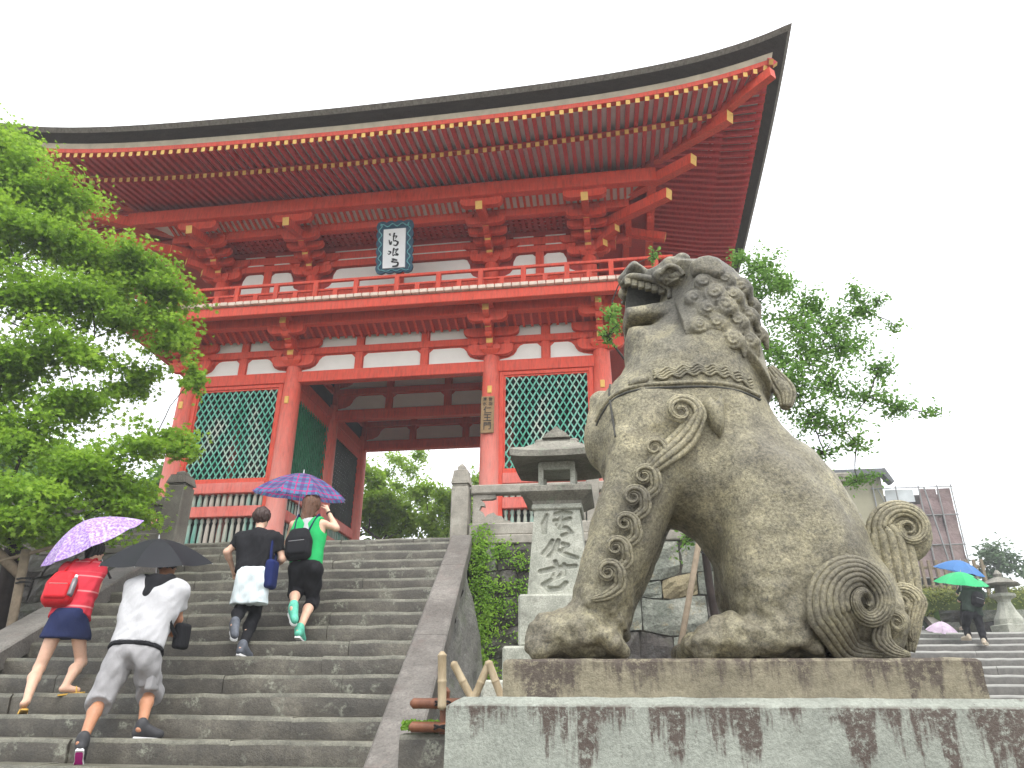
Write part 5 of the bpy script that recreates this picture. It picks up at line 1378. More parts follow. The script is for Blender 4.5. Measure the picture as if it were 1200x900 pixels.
# ---------------------------------------------------------------- bamboo barrier
def mk_bam(name,c0,c1):
    t=NT(name); n=t.noise(12,4,0.7,t.coord((1,1,0.3))); return t.out(t.ramp(n,[(0.3,c0),(0.7,c1)]),0.5,0.4)
M['bamboo']=mk_bam('weathered_bamboo',(0.24,0.18,0.10,1),(0.44,0.36,0.24,1)); M['bamboo_red']=mk_bam('reddish_brown_bamboo',(0.10,0.035,0.018,1),(0.22,0.085,0.04,1))
bb=empty('bamboo_barrier',(-1.1,5.5,-.1),0,'low barrier of red brown rails with upright and zigzag bamboo beside the pedestal','barrier')
def bamboo(a,b,r,mat,name='bamboo_pole'):
    a=Vector(a);b=Vector(b); L=(b-a).length; n=max(2,int(L/.16)); pts=[];rad=[]
    for i in range(n):
        for t,k in ((0,1.0),(.06,.97),(.5,.96),(.92,.97),(.97,1.09)): pts.append(a+(b-a)*((i+t)/n)); rad.append(r*k)
    pts=[a-(b-a).normalized()*r*.6]+pts+[b,b+(b-a).normalized()*r*.7]; rad=[r*.4]+rad+[r,r*.4]
    m=MB(); m.tube(pts,rad,10); return m.build(name,mat,bb,smooth=True,at=tuple(a))
for z in (.115,-.035): bamboo((-1.50,5.56,z),(1.2,5.56,z),.036,M['bamboo_red'],'bamboo_rail')
bamboo((-1.275,5.48,.09),(-1.29,5.48,.43),.032,M['bamboo'])
P4=[(-1.205,.37),(-1.06,.13),(-.955,.375),(-.855,.13)]
for (a,b) in zip(P4,P4[1:]): bamboo((a[0],5.48,a[1]),(b[0],5.49,b[1]),.028,M['bamboo'])
for x in (-1.29,-.2,.9): bamboo((x,5.63,-.2),(x,5.63,.2),.035,M['bamboo_red'])
for z in (.115,-.035):
    m=MB(); m.tube([(-1.28+.055*math.cos(q*.7),5.54+.06*math.sin(q*.7),z+.012*math.sin(q)) for q in range(20)],.008,5); m.build('rope_tie',M['ink'],bb)
# ================================================================ PEOPLE
PJ={}
PJ['A']={'head':(-4.561,7.120,1.427),'neck':(-4.517,6.980,1.234),'shL':(-4.739,6.920,1.178),'shR':(-4.298,6.980,1.132),'elL':(-4.906,7.150,1.017),'elR':(-4.315,7.080,0.888),'haL':(-4.922,7.420,1.157),'haR':(-4.475,7.300,0.817),'pel':(-4.479,6.720,0.575),'hipL':(-4.574,6.700,0.530),'hipR':(-4.351,6.740,0.518),'knL':(-4.632,6.620,0.139),'knR':(-4.364,6.920,0.220),'anL':(-4.494,6.300,-0.167),'anR':(-4.181,6.600,-0.063),'toeL':(-4.539,6.380,-0.329),'toeR':(-4.082,6.680,-0.156),'ucen':(-4.737,7.240,1.471)}
PJ['B']={'head':(-5.783,7.620,1.695),'neck':(-5.753,7.520,1.535),'shL':(-5.926,7.450,1.461),'shR':(-5.660,7.550,1.483),'elL':(-5.982,7.750,1.311),'elR':(-5.754,7.720,1.266),'haL':(-5.978,7.950,1.553),'haR':(-5.860,7.950,1.589),'pel':(-5.655,7.280,0.933),'hipL':(-5.731,7.260,0.881),'hipR':(-5.566,7.320,0.886),'knL':(-5.779,7.200,0.452),'knR':(-5.532,7.460,0.525),'anL':(-5.601,6.920,0.142),'anR':(-5.437,7.180,0.279),'toeL':(-5.692,7.000,0.025),'toeR':(-5.352,7.260,0.221),'ucen':(-5.890,7.700,1.810)}
PJ['C']={'head':(-4.224,8.300,2.197),'neck':(-4.201,8.240,2.018),'shL':(-4.388,8.200,1.923),'shR':(-3.954,8.220,1.907),'elL':(-4.510,8.140,1.765),'elR':(-3.870,8.240,1.693),'haL':(-4.490,8.300,1.599),'haR':(-4.055,8.480,1.654),'pel':(-4.141,8.140,1.478),'hipL':(-4.238,8.120,1.438),'hipR':(-4.053,8.160,1.442),'knL':(-4.261,8.200,1.151),'knR':(-4.143,8.300,1.070),'anL':(-4.165,7.920,0.943),'anR':(-4.069,7.980,0.713),'toeL':(-4.116,7.860,0.832),'toeR':(-4.049,8.100,0.645)}
PJ['D']={'head':(-3.751,8.620,2.424),'neck':(-3.748,8.560,2.238),'shL':(-3.908,8.500,2.154),'shR':(-3.536,8.540,2.164),'elL':(-4.010,8.620,1.966),'elR':(-3.404,8.600,2.123),'haL':(-4.025,8.920,2.117),'haR':(-3.570,8.680,2.370),'pel':(-3.666,8.440,1.639),'hipL':(-3.747,8.420,1.598),'hipR':(-3.576,8.460,1.602),'knL':(-3.779,8.520,1.361),'knR':(-3.627,8.660,1.283),'anL':(-3.655,8.220,1.156),'anR':(-3.570,8.260,0.914),'toeL':(-3.610,8.180,1.022),'toeR':(-3.579,8.380,0.827),'ucen':(-4.074,8.950,2.658)}
PJ['E']={'head':(8.943,21.200,3.386),'neck':(8.858,21.150,3.187),'shL':(8.600,21.100,3.119),'shR':(9.001,21.150,3.100),'elL':(8.511,21.300,2.937),'elR':(9.114,21.400,2.901),'haL':(8.690,21.600,3.151),'haR':(9.067,21.600,2.802),'pel':(8.663,21.100,2.593),'hipL':(8.533,21.050,2.547),'hipR':(8.795,21.150,2.557),'knL':(8.529,21.300,2.287),'knR':(8.783,21.100,2.242),'anL':(8.458,21.100,2.041),'anR':(8.687,20.850,1.915),'toeL':(8.389,21.250,2.015),'toeR':(8.773,20.950,1.864),'ucen':(8.688,21.400,3.380)}
def V3(p): return np.array(p,float)
def lerp(a,b,t): return V3(a)+(V3(b)-V3(a))*t
def skin_mat(name,c):
    t=NT(name); n=t.noise(14,3); t.b.inputs['Subsurface Weight'].default_value=0.08
    return t.out(t.ramp(n,[(0.3,sc(c,0.92)),(0.7,sc(c,1.08))]),0.5,0.35)
def cloth(name,c,var=.12,rough=.9):
    t=NT(name); n=t.noise(7,4,.6); w_=t.noise(160,2,.6); f=t.noise(9,3,.5,t.coord((1,1,.45)),1.2)
    t.bump(t.math('ADD',t.math('MULTIPLY',w_,.15),f),.55,.02); return t.out(t.ramp(n,[(.3,sc(c,1-var)),(.7,sc(c,1+var))]),rough,.15)
M['skin']=skin_mat('skin',(.56,.35,.25,1)); M['skin_tan']=skin_mat('tanned_skin',(.38,.18,.10,1))
M['hair_black']=simple('black_hair',(.012,.010,.009,1),.5,.3,40,.6,120,.4); M['hair_brown']=simple('brown_hair',(.10,.042,.020,1),.5,.3,40,.6,120,.4); M['hair_dark']=simple('dark_brown_hair',(.035,.016,.012,1),.5,.3,40,.6,120,.4)
M['white_cloth']=cloth('white_knit',(.39,.39,.40,1),.08); M['black_cloth']=cloth('black_fabric',(.012,.012,.014,1)); M['grey_cloth']=cloth('grey_cotton',(.29,.285,.29,1)); M['navy']=cloth('navy_denim',(.018,.025,.075,1))
M['green_cloth']=cloth('green_jersey',(.02,.34,.10,1)); M['towel']=cloth('white_towel',(.62,.70,.72,1),.05); M['red_nylon']=cloth('red_nylon',(.50,.012,.02,1),.15,.5); M['navy_blue']=cloth('navy_bag_cloth',(.012,.02,.09,1)); M['olive']=cloth('dark_green_jacket',(.028,.042,.032,1))
def mk_stripe():
    t=NT('red_striped_tee'); z=t.sep()[2]; s=t.math('SINE',t.math('MULTIPLY',z,115.0)); s2=t.math('SINE',t.math('MULTIPLY',z,37.0))
    k=t.ramp(t.math('MULTIPLY',t.math('MAXIMUM',s,0.0),t.math('MAXIMUM',s2,0.0)),[(.35,0.),(.6,1.)])
    return t.out(t.mix(t.math('MULTIPLY',k,.55),(.52,.035,.055,1),(.72,.36,.36,1)),.9,.15)
M['stripe']=mk_stripe()
M['shoe_dark']=simple('charcoal_shoe',(.035,.035,.038,1),.6,.2,30); M['sole_white']=simple('white_sole',(.7,.7,.7,1),.6,.05); M['sole_pink']=simple('magenta_sole',(.45,.01,.22,1),.5,.1)
M['sandal']=simple('yellow_sandal',(.55,.33,.06,1),.6,.2,20); M['shoe_teal']=simple('teal_shoe',(.10,.42,.30,1),.6,.3,30); M['shoe_grey']=simple('grey_shoe',(.09,.10,.12,1),.6,.3,30); M['shoe_beige']=simple('beige_shoe',(.42,.36,.28,1),.7,.1); M['metal']=simple('umbrella_metal',(.55,.56,.58,1),.3,.05,5,0,60,.5,.9)
M['plastic_clear']=simple('bottle_plastic',(.12,.10,.11,1),.2,.1,10,0,60,.6)
def ruffle(o,amp,kind='cloth'):
    me=o.data; n=len(me.vertices); co=np.empty(n*3,np.float32); me.vertices.foreach_get('co',co); co=co.reshape(-1,3); no=np.empty(n*3,np.float32); me.vertices.foreach_get('normal',no); no=no.reshape(-1,3)
    for i in range(n):
        p=co[i]
        if kind=='cloth': d=amp*(mn.noise((p[0]*7+p[2]*5,p[1]*7,p[2]*3.2))+.55*mn.noise((p[0]*17-p[2]*9,p[1]*17,p[2]*7)))
        else: d=amp*(mn.noise((p[0]*60,p[1]*60,p[2]*9))+.5*abs(mn.noise((p[0]*25,p[1]*25,p[2]*14))))
        co[i]+=no[i]*d
    me.vertices.foreach_set('co',co.ravel()); me.update()
class Body:
    def __init__(s,name,label,J,h=.0085,group='people climbing the wet steps'):
        s.J={k:V3(v) for k,v in J.items()}; s.h=h
        base=(s.J['pel'][0],s.J['pel'][1],min(s.J['toeL'][2],s.J['toeR'][2])-.03)
        s.root=empty(name,base,0,label,'person',group)
        P=np.array([v for k,v in s.J.items() if k!='ucen']); s.lo=P.min(0)-.22; s.hi=P.max(0)+.24
    def F(s,h=None): return Field(s.lo,s.hi,h or s.h)
    def torso(s,f,g=0.0,k=.05,low=True,b=1.0):
        J=s.J
        for S,H in (('shL','hipL'),('shR','hipR')):
            a=lerp(J[S],J['neck'],.30)-V3((0,0,.05)); w=lerp(lerp(J[S],J[H],.62),J['pel'],.35); hp=lerp(J[H],J['pel'],.12)
            f.cone(a,w,(.098+g)*b,(.082+g)*b,k); f.cone(w,hp,(.082+g)*b,(.102+g)*b,k)
            f.cone(J['neck']-V3((0,0,.03)),J[S],.052+g,.050+g,.04)
        f.cone(lerp(J['neck'],J['pel'],.2),lerp(J['neck'],J['pel'],.75),.095+g,.085+g,k)
    def limb(s,f,a,b,c,r,k=.02,t0=0,t1=1):
        f.cone(a,b,r[0],r[1],k); f.cone(b,c,r[1],r[2],k)
    def hand(s,f,el,ha,curl,side):
        d=V3(ha)-V3(el); d/=np.linalg.norm(d); up=V3((0,0,1)); lat=np.cross(d,up); lat/=np.linalg.norm(lat)+1e-9; nrm=np.cross(lat,d)
        f.cone(ha,ha+d*.055,.022,.030,.015,flat=None)
        for i in range(4):
            o=lat*(i-1.5)*.0185; b=ha+d*.07+o; L=[.030,.036,.034,.026][i]
            p1=b+d*L*(1-curl*.4)-nrm*L*curl*.6; p2=p1+d*L*.8*(1-curl*1.1)-nrm*L*.8*curl; p3=p2+d*L*.6*(1-curl*2)-nrm*L*.5*curl
            f.cone(b,p1,.0098,.009,.004); f.cone(p1,p2,.009,.0085,.003); f.cone(p2,p3,.0085,.0075,.003)
        t0=ha+d*.02+lat*side*.028; t1=t0+d*.03+lat*side*.022-nrm*.015; t2=t1+d*.028-nrm*.012
        f.cone(t0,t1,.0115,.0105,.008); f.cone(t1,t2,.0105,.009,.003)
    def body(s,mat,curlL=.5,curlR=.5,scale=1.0):
        J=s.J; f=s.F(.0075 if s.h<.01 else s.h)
        hd=J['head']; up=V3(hd)-V3(J['neck']); up/=np.linalg.norm(up); fw=V3((0.05,1,.05)); fw-=up*(fw@up); fw/=np.linalg.norm(fw); s.up=up;s.fw=fw; lt=np.cross(fw,up)
        f.ell(hd,(.076,.092,.105),.02); f.ell(hd-up*.055+fw*.035,(.055,.06,.06),.03)          # skull and jaw
        f.cone(hd+fw*.088+up*.005,hd+fw*.108-up*.022,.010,.015,.012)                             # nose
        for sg in (-1,1):
            f.ell(hd+lt*sg*.078-up*.01-fw*.005,(.012,.02,.032),.008)                             # ears
            f.ell(hd+lt*sg*.032+fw*.094+up*.012,(.016,.012,.010),.008,sub=True)                 # eye sockets
            f.ell(hd+lt*sg*.032+fw*.084+up*.010,(.012,.012,.009),.004)
        f.cone(hd-lt*.02+fw*.094-up*.052,hd+lt*.02+fw*.094-up*.052,.008,.008,.006)              # lips
        f.cone(J['neck']-V3((0,0,.03)),hd-up*.06,.055,.048,.03)
        s.torso(f,-.012)
        for S,E_,H,c,sd in (('shL','elL','haL',curlL,1),('shR','elR','haR',curlR,-1)):
            s.limb(f,J[S],J[E_],J[H],(.046,.037,.024)); s.hand(f,J[E_],J[H],c,sd)
            m_=lerp(J[E_],J[H],.3); f.cone(J[E_],m_,.037,.038,.02)
        for H,K,A,T in (('hipL','knL','anL','toeL'),('hipR','knR','anR','toeR')):
            f.cone(J[H],J[K],.080,.052,.04); c1=lerp(J[K],J[A],.30)-V3((0,.018,0)); f.cone(J[K],c1,.050,.055,.03); f.cone(c1,J[A],.054,.034,.03)
            d=V3(J[T])-V3(J[A]); heel=V3(J[A])-V3((0,.035,0))-V3((0,0,.02)); f.cone(heel,J[T],.028,.024,.02); f.cone(J[A],J[T],.030,.018,.02)
        f.ell(J['pel'],(.135,.10,.10),.05)
        s.bf=f; return f.build('body',mat,s.root)
    def garment(s,name,mat,fn,cut=None,h=None,relax=1,parent=None):
        f=s.F(h or .010); fn(f)
        if cut is not None: f.cut(cut)
        o=f.build(name,mat,parent or s.root,relax); ruffle(o,.019 if name in('shirt','tee_shirt','shorts','towel','jacket','trousers') else .005); return o
    def plane(s,p,n):
        p=V3(p);n=V3(n)/np.linalg.norm(n); return lambda x,y,z:(x-p[0])*n[0]+(y-p[1])*n[1]+(z-p[2])*n[2]
    def sleeves(s,f,t,r0=.066,r1=.062):
        for S,E_ in (('shL','elL'),('shR','elR')):
            a=s.J[S];b=s.J[E_]; e=lerp(a,b,t); d=(V3(b)-V3(a))/np.linalg.norm(V3(b)-V3(a)); f.cone(a,e,r0,r1,.03); clip_end(f,e,d,r1*1.5)
    def trousers(s,f,t,r0=.105,r1=.075,r2=None,waist=.118):
        for H,K,A in (('hipL','knL','anL'),('hipR','knR','anR')):
            h_,k_,a_=s.J[H],s.J[K],s.J[A]
            f.cone(h_,k_,r0,r1,.04)
            if t>1:
                e=lerp(k_,a_,t-1); f.cone(k_,e,r1,r2 or r1,.03)
                if t>1.2: f.cone(lerp(k_,a_,.08)-V3((0,.01,0)),lerp(k_,a_,.36)-V3((0,.02,0)),.064,.074,.03)
                d=(V3(a_)-V3(k_)); r_=r2 or r1
            else:
                d=(V3(k_)-V3(h_)); e=V3(k_); r_=r1
            d=d/np.linalg.norm(d); clip_end(f,e,d,r_*1.35) if t<1.8 else None
        f.ell(s.J['pel'],(waist+.03,waist,.11),.05)
    def shoes(s,up,sole,under=None,sandal=False):
        for A,T in (('anL','toeL'),('anR','toeR')):
            a,t=V3(s.J[A]),V3(s.J[T]); d=t-a; dn=V3((d[0],d[1],0)); dn/=np.linalg.norm(dn)+1e-9
            f=Field(np.minimum(a,t)-.13,np.maximum(a,t)+.13,.006)
            heel=a-dn*.03-V3((0,0,.045)); 
            if (t-a)[2]>-.03: pass
            ax=(t-heel); ax/=np.linalg.norm(ax); toe=t+ax*.03
            if not sandal:
                f.cone(heel,toe,.041,.035,.02); f.cone(a+V3((0,0,.03)),a-V3((0,0,.02)),.047,.047,.02); f.cone(a,lerp(heel,toe,.85),.052,.040,.02)
            sn=np.cross(np.cross(ax,V3((0,0,1))),ax); sn/=np.linalg.norm(sn)+1e-9
            if not sandal:
                g=f.build('shoe',up,s.root)
            m=MB(); lat=np.cross(ax,sn); c0=heel-sn*.030-ax*.02; L=np.linalg.norm(toe-heel)+.055; pts=[]
            for u,w_ in ((0,.022),(.06,.032),(.25,.034),(.5,.031),(.75,.040),(.92,.034),(1.0,.016)): pts.append((u,w_))
            ring=[c0+ax*(u*L)+lat*w_ for u,w_ in pts]+[c0+ax*(u*L)-lat*w_ for u,w_ in pts[::-1]]
            th=.020 if not sandal else .014; n=len(ring); off=sn*(.030-.0) if sandal else sn*0
            m.add([tuple(p+off*.3-sn*th) for p in ring]+[tuple(p+off*.3) for p in ring],[tuple(range(n))[::-1],tuple(range(n,2*n))]+[(i,(i+1)%n,n+(i+1)%n,n+i) for i in range(n)])
            o=m.build('sandal' if sandal else 'shoe_sole',sole,s.root)
            if under:
                m=MB(); cc=sum(ring)/n; m.add([tuple(cc+(p-cc)*.86-sn*(th+.003)) for p in ring],[tuple(range(n))[::-1]]); m.build('shoe_underside',under,s.root)
            if sandal:
                m=MB(); mid=c0+ax*L*.66; m.tube([mid+lat*.036,mid+lat*.025+sn*.045,mid+sn*.062,mid-lat*.025+sn*.045,mid-lat*.036],.008,6); m.build('sandal_strap',sole,s.root)
def rbox(f,c,hs,r,ax,k=.01):
    """rounded box with axes ax (3x3 rows)"""
    c=V3(c);R=np.linalg.norm(hs)+.03; w=f.win(c-R,c+R)
    if w is None: return
    sl,x,y,z=w; x,y,z=x-c[0],y-c[1],z-c[2]; q=[np.abs(ax[i][0]*x+ax[i][1]*y+ax[i][2]*z)-(hs[i]-r) for i in range(3)]
    d=np.sqrt(sum(np.maximum(v,0)**2 for v in q))+np.minimum(np.maximum(np.maximum(q[0],q[1]),q[2]),0)-r
    f.put(sl,d,k)
def clip_end(f,e,d,R,L=.16):
    """cut a tube of cloth flat at its hem"""
    w=f.win(V3(e)-R-L,V3(e)+R+L)
    if w is None: return
    sl,x,y,z=w; x,y,z=x-e[0],y-e[1],z-e[2]; a=x*d[0]+y*d[1]+z*d[2]; rad=np.sqrt(np.maximum(x*x+y*y+z*z-a*a,0))
    f.f[sl]=np.where((rad<R)&(a>-.01)&(a<L),np.maximum(f.f[sl],a),f.f[sl]).astype(np.float32)
def backpack(P,mat,c,hs,strapmat,label=None,cat='backpack',grp=None,pocket=True,name='backpack'):
    """worn on the back: a thing of its own"""
    J=P.J; up=V3(J['neck'])-V3(J['pel']); up/=np.linalg.norm(up); lt=V3(J['shR'])-V3(J['shL']); lt-=up*(lt@up); lt/=np.linalg.norm(lt); bk=np.cross(up,lt); 
    if bk[1]>0: bk=-bk
    root=empty(name,tuple(c),0,label,cat,grp)
    f=Field(V3(c)-max(hs)*1.6-.06,V3(c)+max(hs)*1.6+.06,.008); A=[lt,bk,up]
    rbox(f,V3(c)-up*hs[2]*.25,(hs[0],hs[1]*1.05,hs[2]*.72),min(hs)*.9,A,.05); rbox(f,V3(c)+up*hs[2]*.45,(hs[0]*.80,hs[1]*.85,hs[2]*.52),min(hs)*.8,A,.08); root_body=f.build('bag_body',mat,root)
    if pocket:
        f=Field(V3(c)-max(hs)*1.5-.05,V3(c)+max(hs)*1.5+.05,.007); rbox(f,V3(c)+bk*hs[1]*.85-up*hs[2]*.35,(hs[0]*.75,hs[1]*.45,hs[2]*.45),.03,A,.02); f.build('front_pocket',mat,root)
        m=MB(); z0=V3(c)+bk*(hs[1]*1.30)-up*hs[2]*.02; m.tube([z0-lt*hs[0]*.6,z0,z0+lt*hs[0]*.6],.004,5); m.build('zip',M['metal'],root)
    for sg,S in ((-1,'shL'),(1,'shR')):
        a=V3(c)+lt*sg*hs[0]*.55+up*hs[2]*.8-bk*hs[1]*.5; s0=lerp(J[S],J['neck'],.35)+V3((0,0,.055)); fr=s0-bk*.13-up*.10; lo=V3(c)+lt*sg*(hs[0]*.9)-up*hs[2]*.7-bk*(hs[1]+.02)
        md=fr-up*.22+lt*sg*.02
        m=MB(); m.tube([tuple(p) for p in catmull([tuple(a),tuple(s0+bk*.06),tuple(s0-bk*.05),tuple(fr),tuple(md),tuple(lo)],5)],.017,6,flat=.5); m.build('shoulder_strap',strapmat,root)
    return root,A
def umbrella(label,cen,R,H,axis,mat_out,mat_in,ferrule=.05,shaft=.62,ribs=8,grip=None,group='open umbrellas',rot=.2,dome=1.7):
    """8 curved gores with ribs; axis = direction of the tip"""
    ax=V3(axis);ax/=np.linalg.norm(ax); q=Vector(ax).to_track_quat('Z','Y'); root=empty('umbrella',tuple(V3(cen)-ax*(shaft-H)),0,label,'umbrella',group)
    def W(x,y,z): return tuple(Vector(cen)+q@Vector((x,y,z)))
    NR,NA=8,6
    def rz(r): return H*(1-(r/R)**dome)       # height above the rim plane
    can=MB(); uvs=[]
    me_v=[];me_f=[];uv=[]
    for g in range(ribs):
        a0=2*math.pi*g/ribs+rot;a1=2*math.pi*(g+1)/ribs+rot; b=len(me_v)
        for j in range(NR+1):
            r=R*j/NR
            for i in range(NA+1):
                t=i/NA; x=r*(math.cos(a0)*(1-t)+math.cos(a1)*t); y=r*(math.sin(a0)*(1-t)+math.sin(a1)*t)
                sag=4*t*(1-t); rr=1-.035*sag*(j/NR)**3; z=rz(r)-.018*sag*(j/NR)
                me_v.append(W(x*rr,y*rr,z)); uv.append(((t-.5)*2*r*math.sin(math.pi/ribs)/R+g*2.37,r/R))
        for j in range(NR):
            for i in range(NA): k=b+j*(NA+1)+i; me_f.append((k,k+1,k+NA+2,k+NA+1))
    for nm,mt,dz in (('canopy',mat_out,0),('canopy_lining',mat_in,-.004)):
        if mt is None: continue
        m=MB(); m.add([tuple(V3(p)+ax*dz) for p in me_v],me_f if dz==0 else [f[::-1] for f in me_f]); me=m.mesh(nm,mt,tuple(origin(root)),True)
        ul=me.uv_layers.new(name='UVMap'); li=np.empty(len(me.loops),np.int32); me.loops.foreach_get('vertex_index',li); ul.data.foreach_set('uv',np.array(uv)[li].ravel())
        piece(nm,me,(0,0,0),parent=root)
    for g in range(ribs):
        a=2*math.pi*g/ribs+rot; m=MB(); m.tube([W(R*t*math.cos(a),R*t*math.sin(a),rz(R*t)-.010) for t in (0,.2,.4,.6,.8,1.0)],.0035,5); m.build('rib',M['metal'],root)
        m=MB(); m.tube([W(0,0,H-.24),W(R*.45*math.cos(a),R*.45*math.sin(a),rz(R*.45)-.012)],.003,4); m.build('stretcher',M['metal'],root)
    m=MB(); m.tube([W(0,0,H-shaft),W(0,0,H+.005)],.006,8); m.build('shaft',M['metal'],root)
    m=MB(); m.tube([W(0,0,H),W(0,0,H+ferrule)],[.009,.005],8); m.build('ferrule',M['metal'],root)
    m=MB(); m.tube([W(0,0,H-shaft-.10),W(0,0,H-shaft+.02)],[.014,.013],8); m.build('handle',grip or M['ink'],root)
    return root
def rim(p,hgt): return V3(p)

# ---- man in white shirt and grey shorts
A=Body('person','man in white shirt and grey cargo shorts lowest on the steps under black umbrella',PJ['A'])
A.J['toeR'][2]=-.118; A.J['toeL'][2]=-.315; A.J['haL']=V3((PJ['A']['ucen'][0]+.0,7.46,1.16)); A.J['elL']=V3((-4.68,7.20,1.0))
A.body(M['skin_tan'],.75,.5)
hemd=V3(A.J['neck'])-V3(A.J['pel'])
sh=A.garment('shirt',M['white_cloth'],lambda f:(A.torso(f,.035,b=1.12),f.ell(lerp(A.J['pel'],A.J['neck'],.12),(.19,.14,.13),.06),A.sleeves(f,.62,.078,.078)),A.plane(lerp(A.J['pel'],A.J['neck'],.04),-hemd))
A.garment('shirt_hem',M['black_cloth'],lambda f:(A.torso(f,.038,b=1.12),f.ell(lerp(A.J['pel'],A.J['neck'],.12),(.195,.145,.135),.06)),lambda x,y,z:np.maximum(A.plane(lerp(A.J['pel'],A.J['neck'],-.01),-hemd)(x,y,z),A.plane(lerp(A.J['pel'],A.J['neck'],.045),hemd)(x,y,z)))
def hoodf(f):
    n=V3(A.J['neck']); f.cone(n+V3((-.13,-.05,.02)),n+V3((-.01,-.155,-.15)),.05,.035,.04); f.cone(n+V3((.13,-.05,.02)),n+V3((-.01,-.155,-.15)),.05,.035,.04); f.cone(n+V3((0,-.10,-.02)),n+V3((0,-.15,-.14)),.06,.05,.04); f.ell(n+V3((0,-.08,-.02)),(.13,.07,.09),.04)
A.garment('hood',M['black_cloth'],hoodf)
A.garment('shorts',M['grey_cloth'],lambda f:(A.trousers(f,1.14,.128,.108,.106,.14)),A.plane(lerp(A.J['pel'],A.J['neck'],.10),hemd))
for sx_,K in ((1,'R'),):
    c=lerp(A.J['hip'+K],A.J['kn'+K],.66)+V3((sx_*.075,-.055,0)); f=Field(c-.14,c+.14,.008); rbox(f,c,(.035,.075,.085),.02,np.eye(3),.01); f.build('cargo_pocket',M['grey_cloth'],A.root)
f=Field(A.J['head']-.2,A.J['head']+.2,.007); f.ell(A.J['head']+V3((0,-.018,.022)),(.090,.102,.108),.01); f.cut(lambda x,y,z:(y-(A.J['head'][1]+.045))-(z-A.J['head'][2])*.6); f.cut(lambda x,y,z:-(z-(A.J['head'][2]-.075))); ruffle(f.build('hair',M['hair_black'],A.root),.011,'hair')
A.shoes(M['shoe_dark'],M['sole_white'],M['sole_pink'])
# shoulder bag strap
bag=empty('shoulder_bag',tuple(lerp(A.J['shR'],A.J['hipR'],.5)),0,'black sling bag on the right side of the man in the white shirt','bag')
n_=A.J['shR']; m=MB(); m.tube([tuple(n_+V3(p)) for p in ((-.02,.12,-.02),(-.03,.02,.075),(-.02,-.10,.03),(.02,-.15,-.12),(.04,-.13,-.30),(.05,.02,-.42))],.022,6,flat=.4); m.build('strap',M['black_cloth'],bag)
f=Field(n_+V3((-.12,-.1,-.62)),n_+V3((.26,.35,-.2)),.009); rbox(f,n_+V3((.05,.10,-.40)),(.05,.09,.12),.035,np.eye(3),.01); f.build('bag_body',M['black_cloth'],bag)
# ---- woman in striped tee
B=Body('person','woman in red striped tee, navy skirt and yellow sandals under the lilac umbrella',PJ['B'])
B.J['toeR'][2]=.255; B.J['toeL'][2]=.06; B.J['toeL'][1]=7.02
B.body(M['skin'],.7,.75)
hb=V3(B.J['neck'])-V3(B.J['pel'])
B.garment('tee_shirt',M['stripe'],lambda f:(B.torso(f,.020,b=1.08),f.ell(lerp(B.J['pel'],B.J['neck'],.10),(.155,.13,.12),.05),B.sleeves(f,.42,.066,.064)),B.plane(lerp(B.J['pel'],B.J['neck'],.02),-hb))
def skirt(f):
    p=B.J['pel']; f.cone(p+V3((-.05,0,.02)),lerp(B.J['hipL'],B.J['knL'],.36),.125,.118,.05); f.cone(p+V3((.05,0,.02)),lerp(B.J['hipR'],B.J['knR'],.36),.125,.118,.05); f.cone(p-V3((0,0,.0)),lerp(B.J['knL'],B.J['hipR'],.7),.125,.12,.05)
zc=lerp(B.J['hipL'],B.J['knL'],.34)[2]
B.garment('skirt',M['navy'],skirt,lambda x,y,z:np.maximum(zc-z,z-(B.J['pel'][2]+.10)))
f=Field(B.J['head']-.22,B.J['head']+.2,.007); f.ell(B.J['head']+V3((0,-.02,.02)),(.092,.104,.11),.01); f.cone(B.J['head']+V3((0,-.07,-.02)),B.J['head']+V3((0,-.09,-.15)),.055,.03,.03); f.cut(lambda x,y,z:(y-(B.J['head'][1]+.05))-(z-B.J['head'][2])*.6); ruffle(f.build('hair',M['hair_black'],B.root),.011,'hair')
B.shoes(M['sandal'],M['sandal'],sandal=True)
cB=lerp(B.J['neck'],B.J['pel'],.52)+V3((-.06,-.19,0)); rb,AX=backpack(B,M['red_nylon'],cB,(.145,.085,.20),M['red_nylon'],'bright red backpack on the woman in the striped tee, bottle in side pocket')
bo=empty('water_bottle',tuple(cB+V3((.16,-.06,-.1))),0,'dark plastic water bottle with white cap in the side pocket of the red backpack','bottle')
bc=cB+AX[0]*.125+AX[1]*.06; m=MB(); a_=bc-AX[2]*.12; m.tube([tuple(a_+AX[2]*t) for t in (0,.02,.12,.19,.215)],[.030,.033,.033,.030,.014],12); m.build('bottle_body',M['plastic_clear'],bo,smooth=True)
m=MB(); m.tube([tuple(a_+AX[2]*t) for t in (.215,.245)],.016,10); m.build('bottle_cap',M['sole_white'],bo)
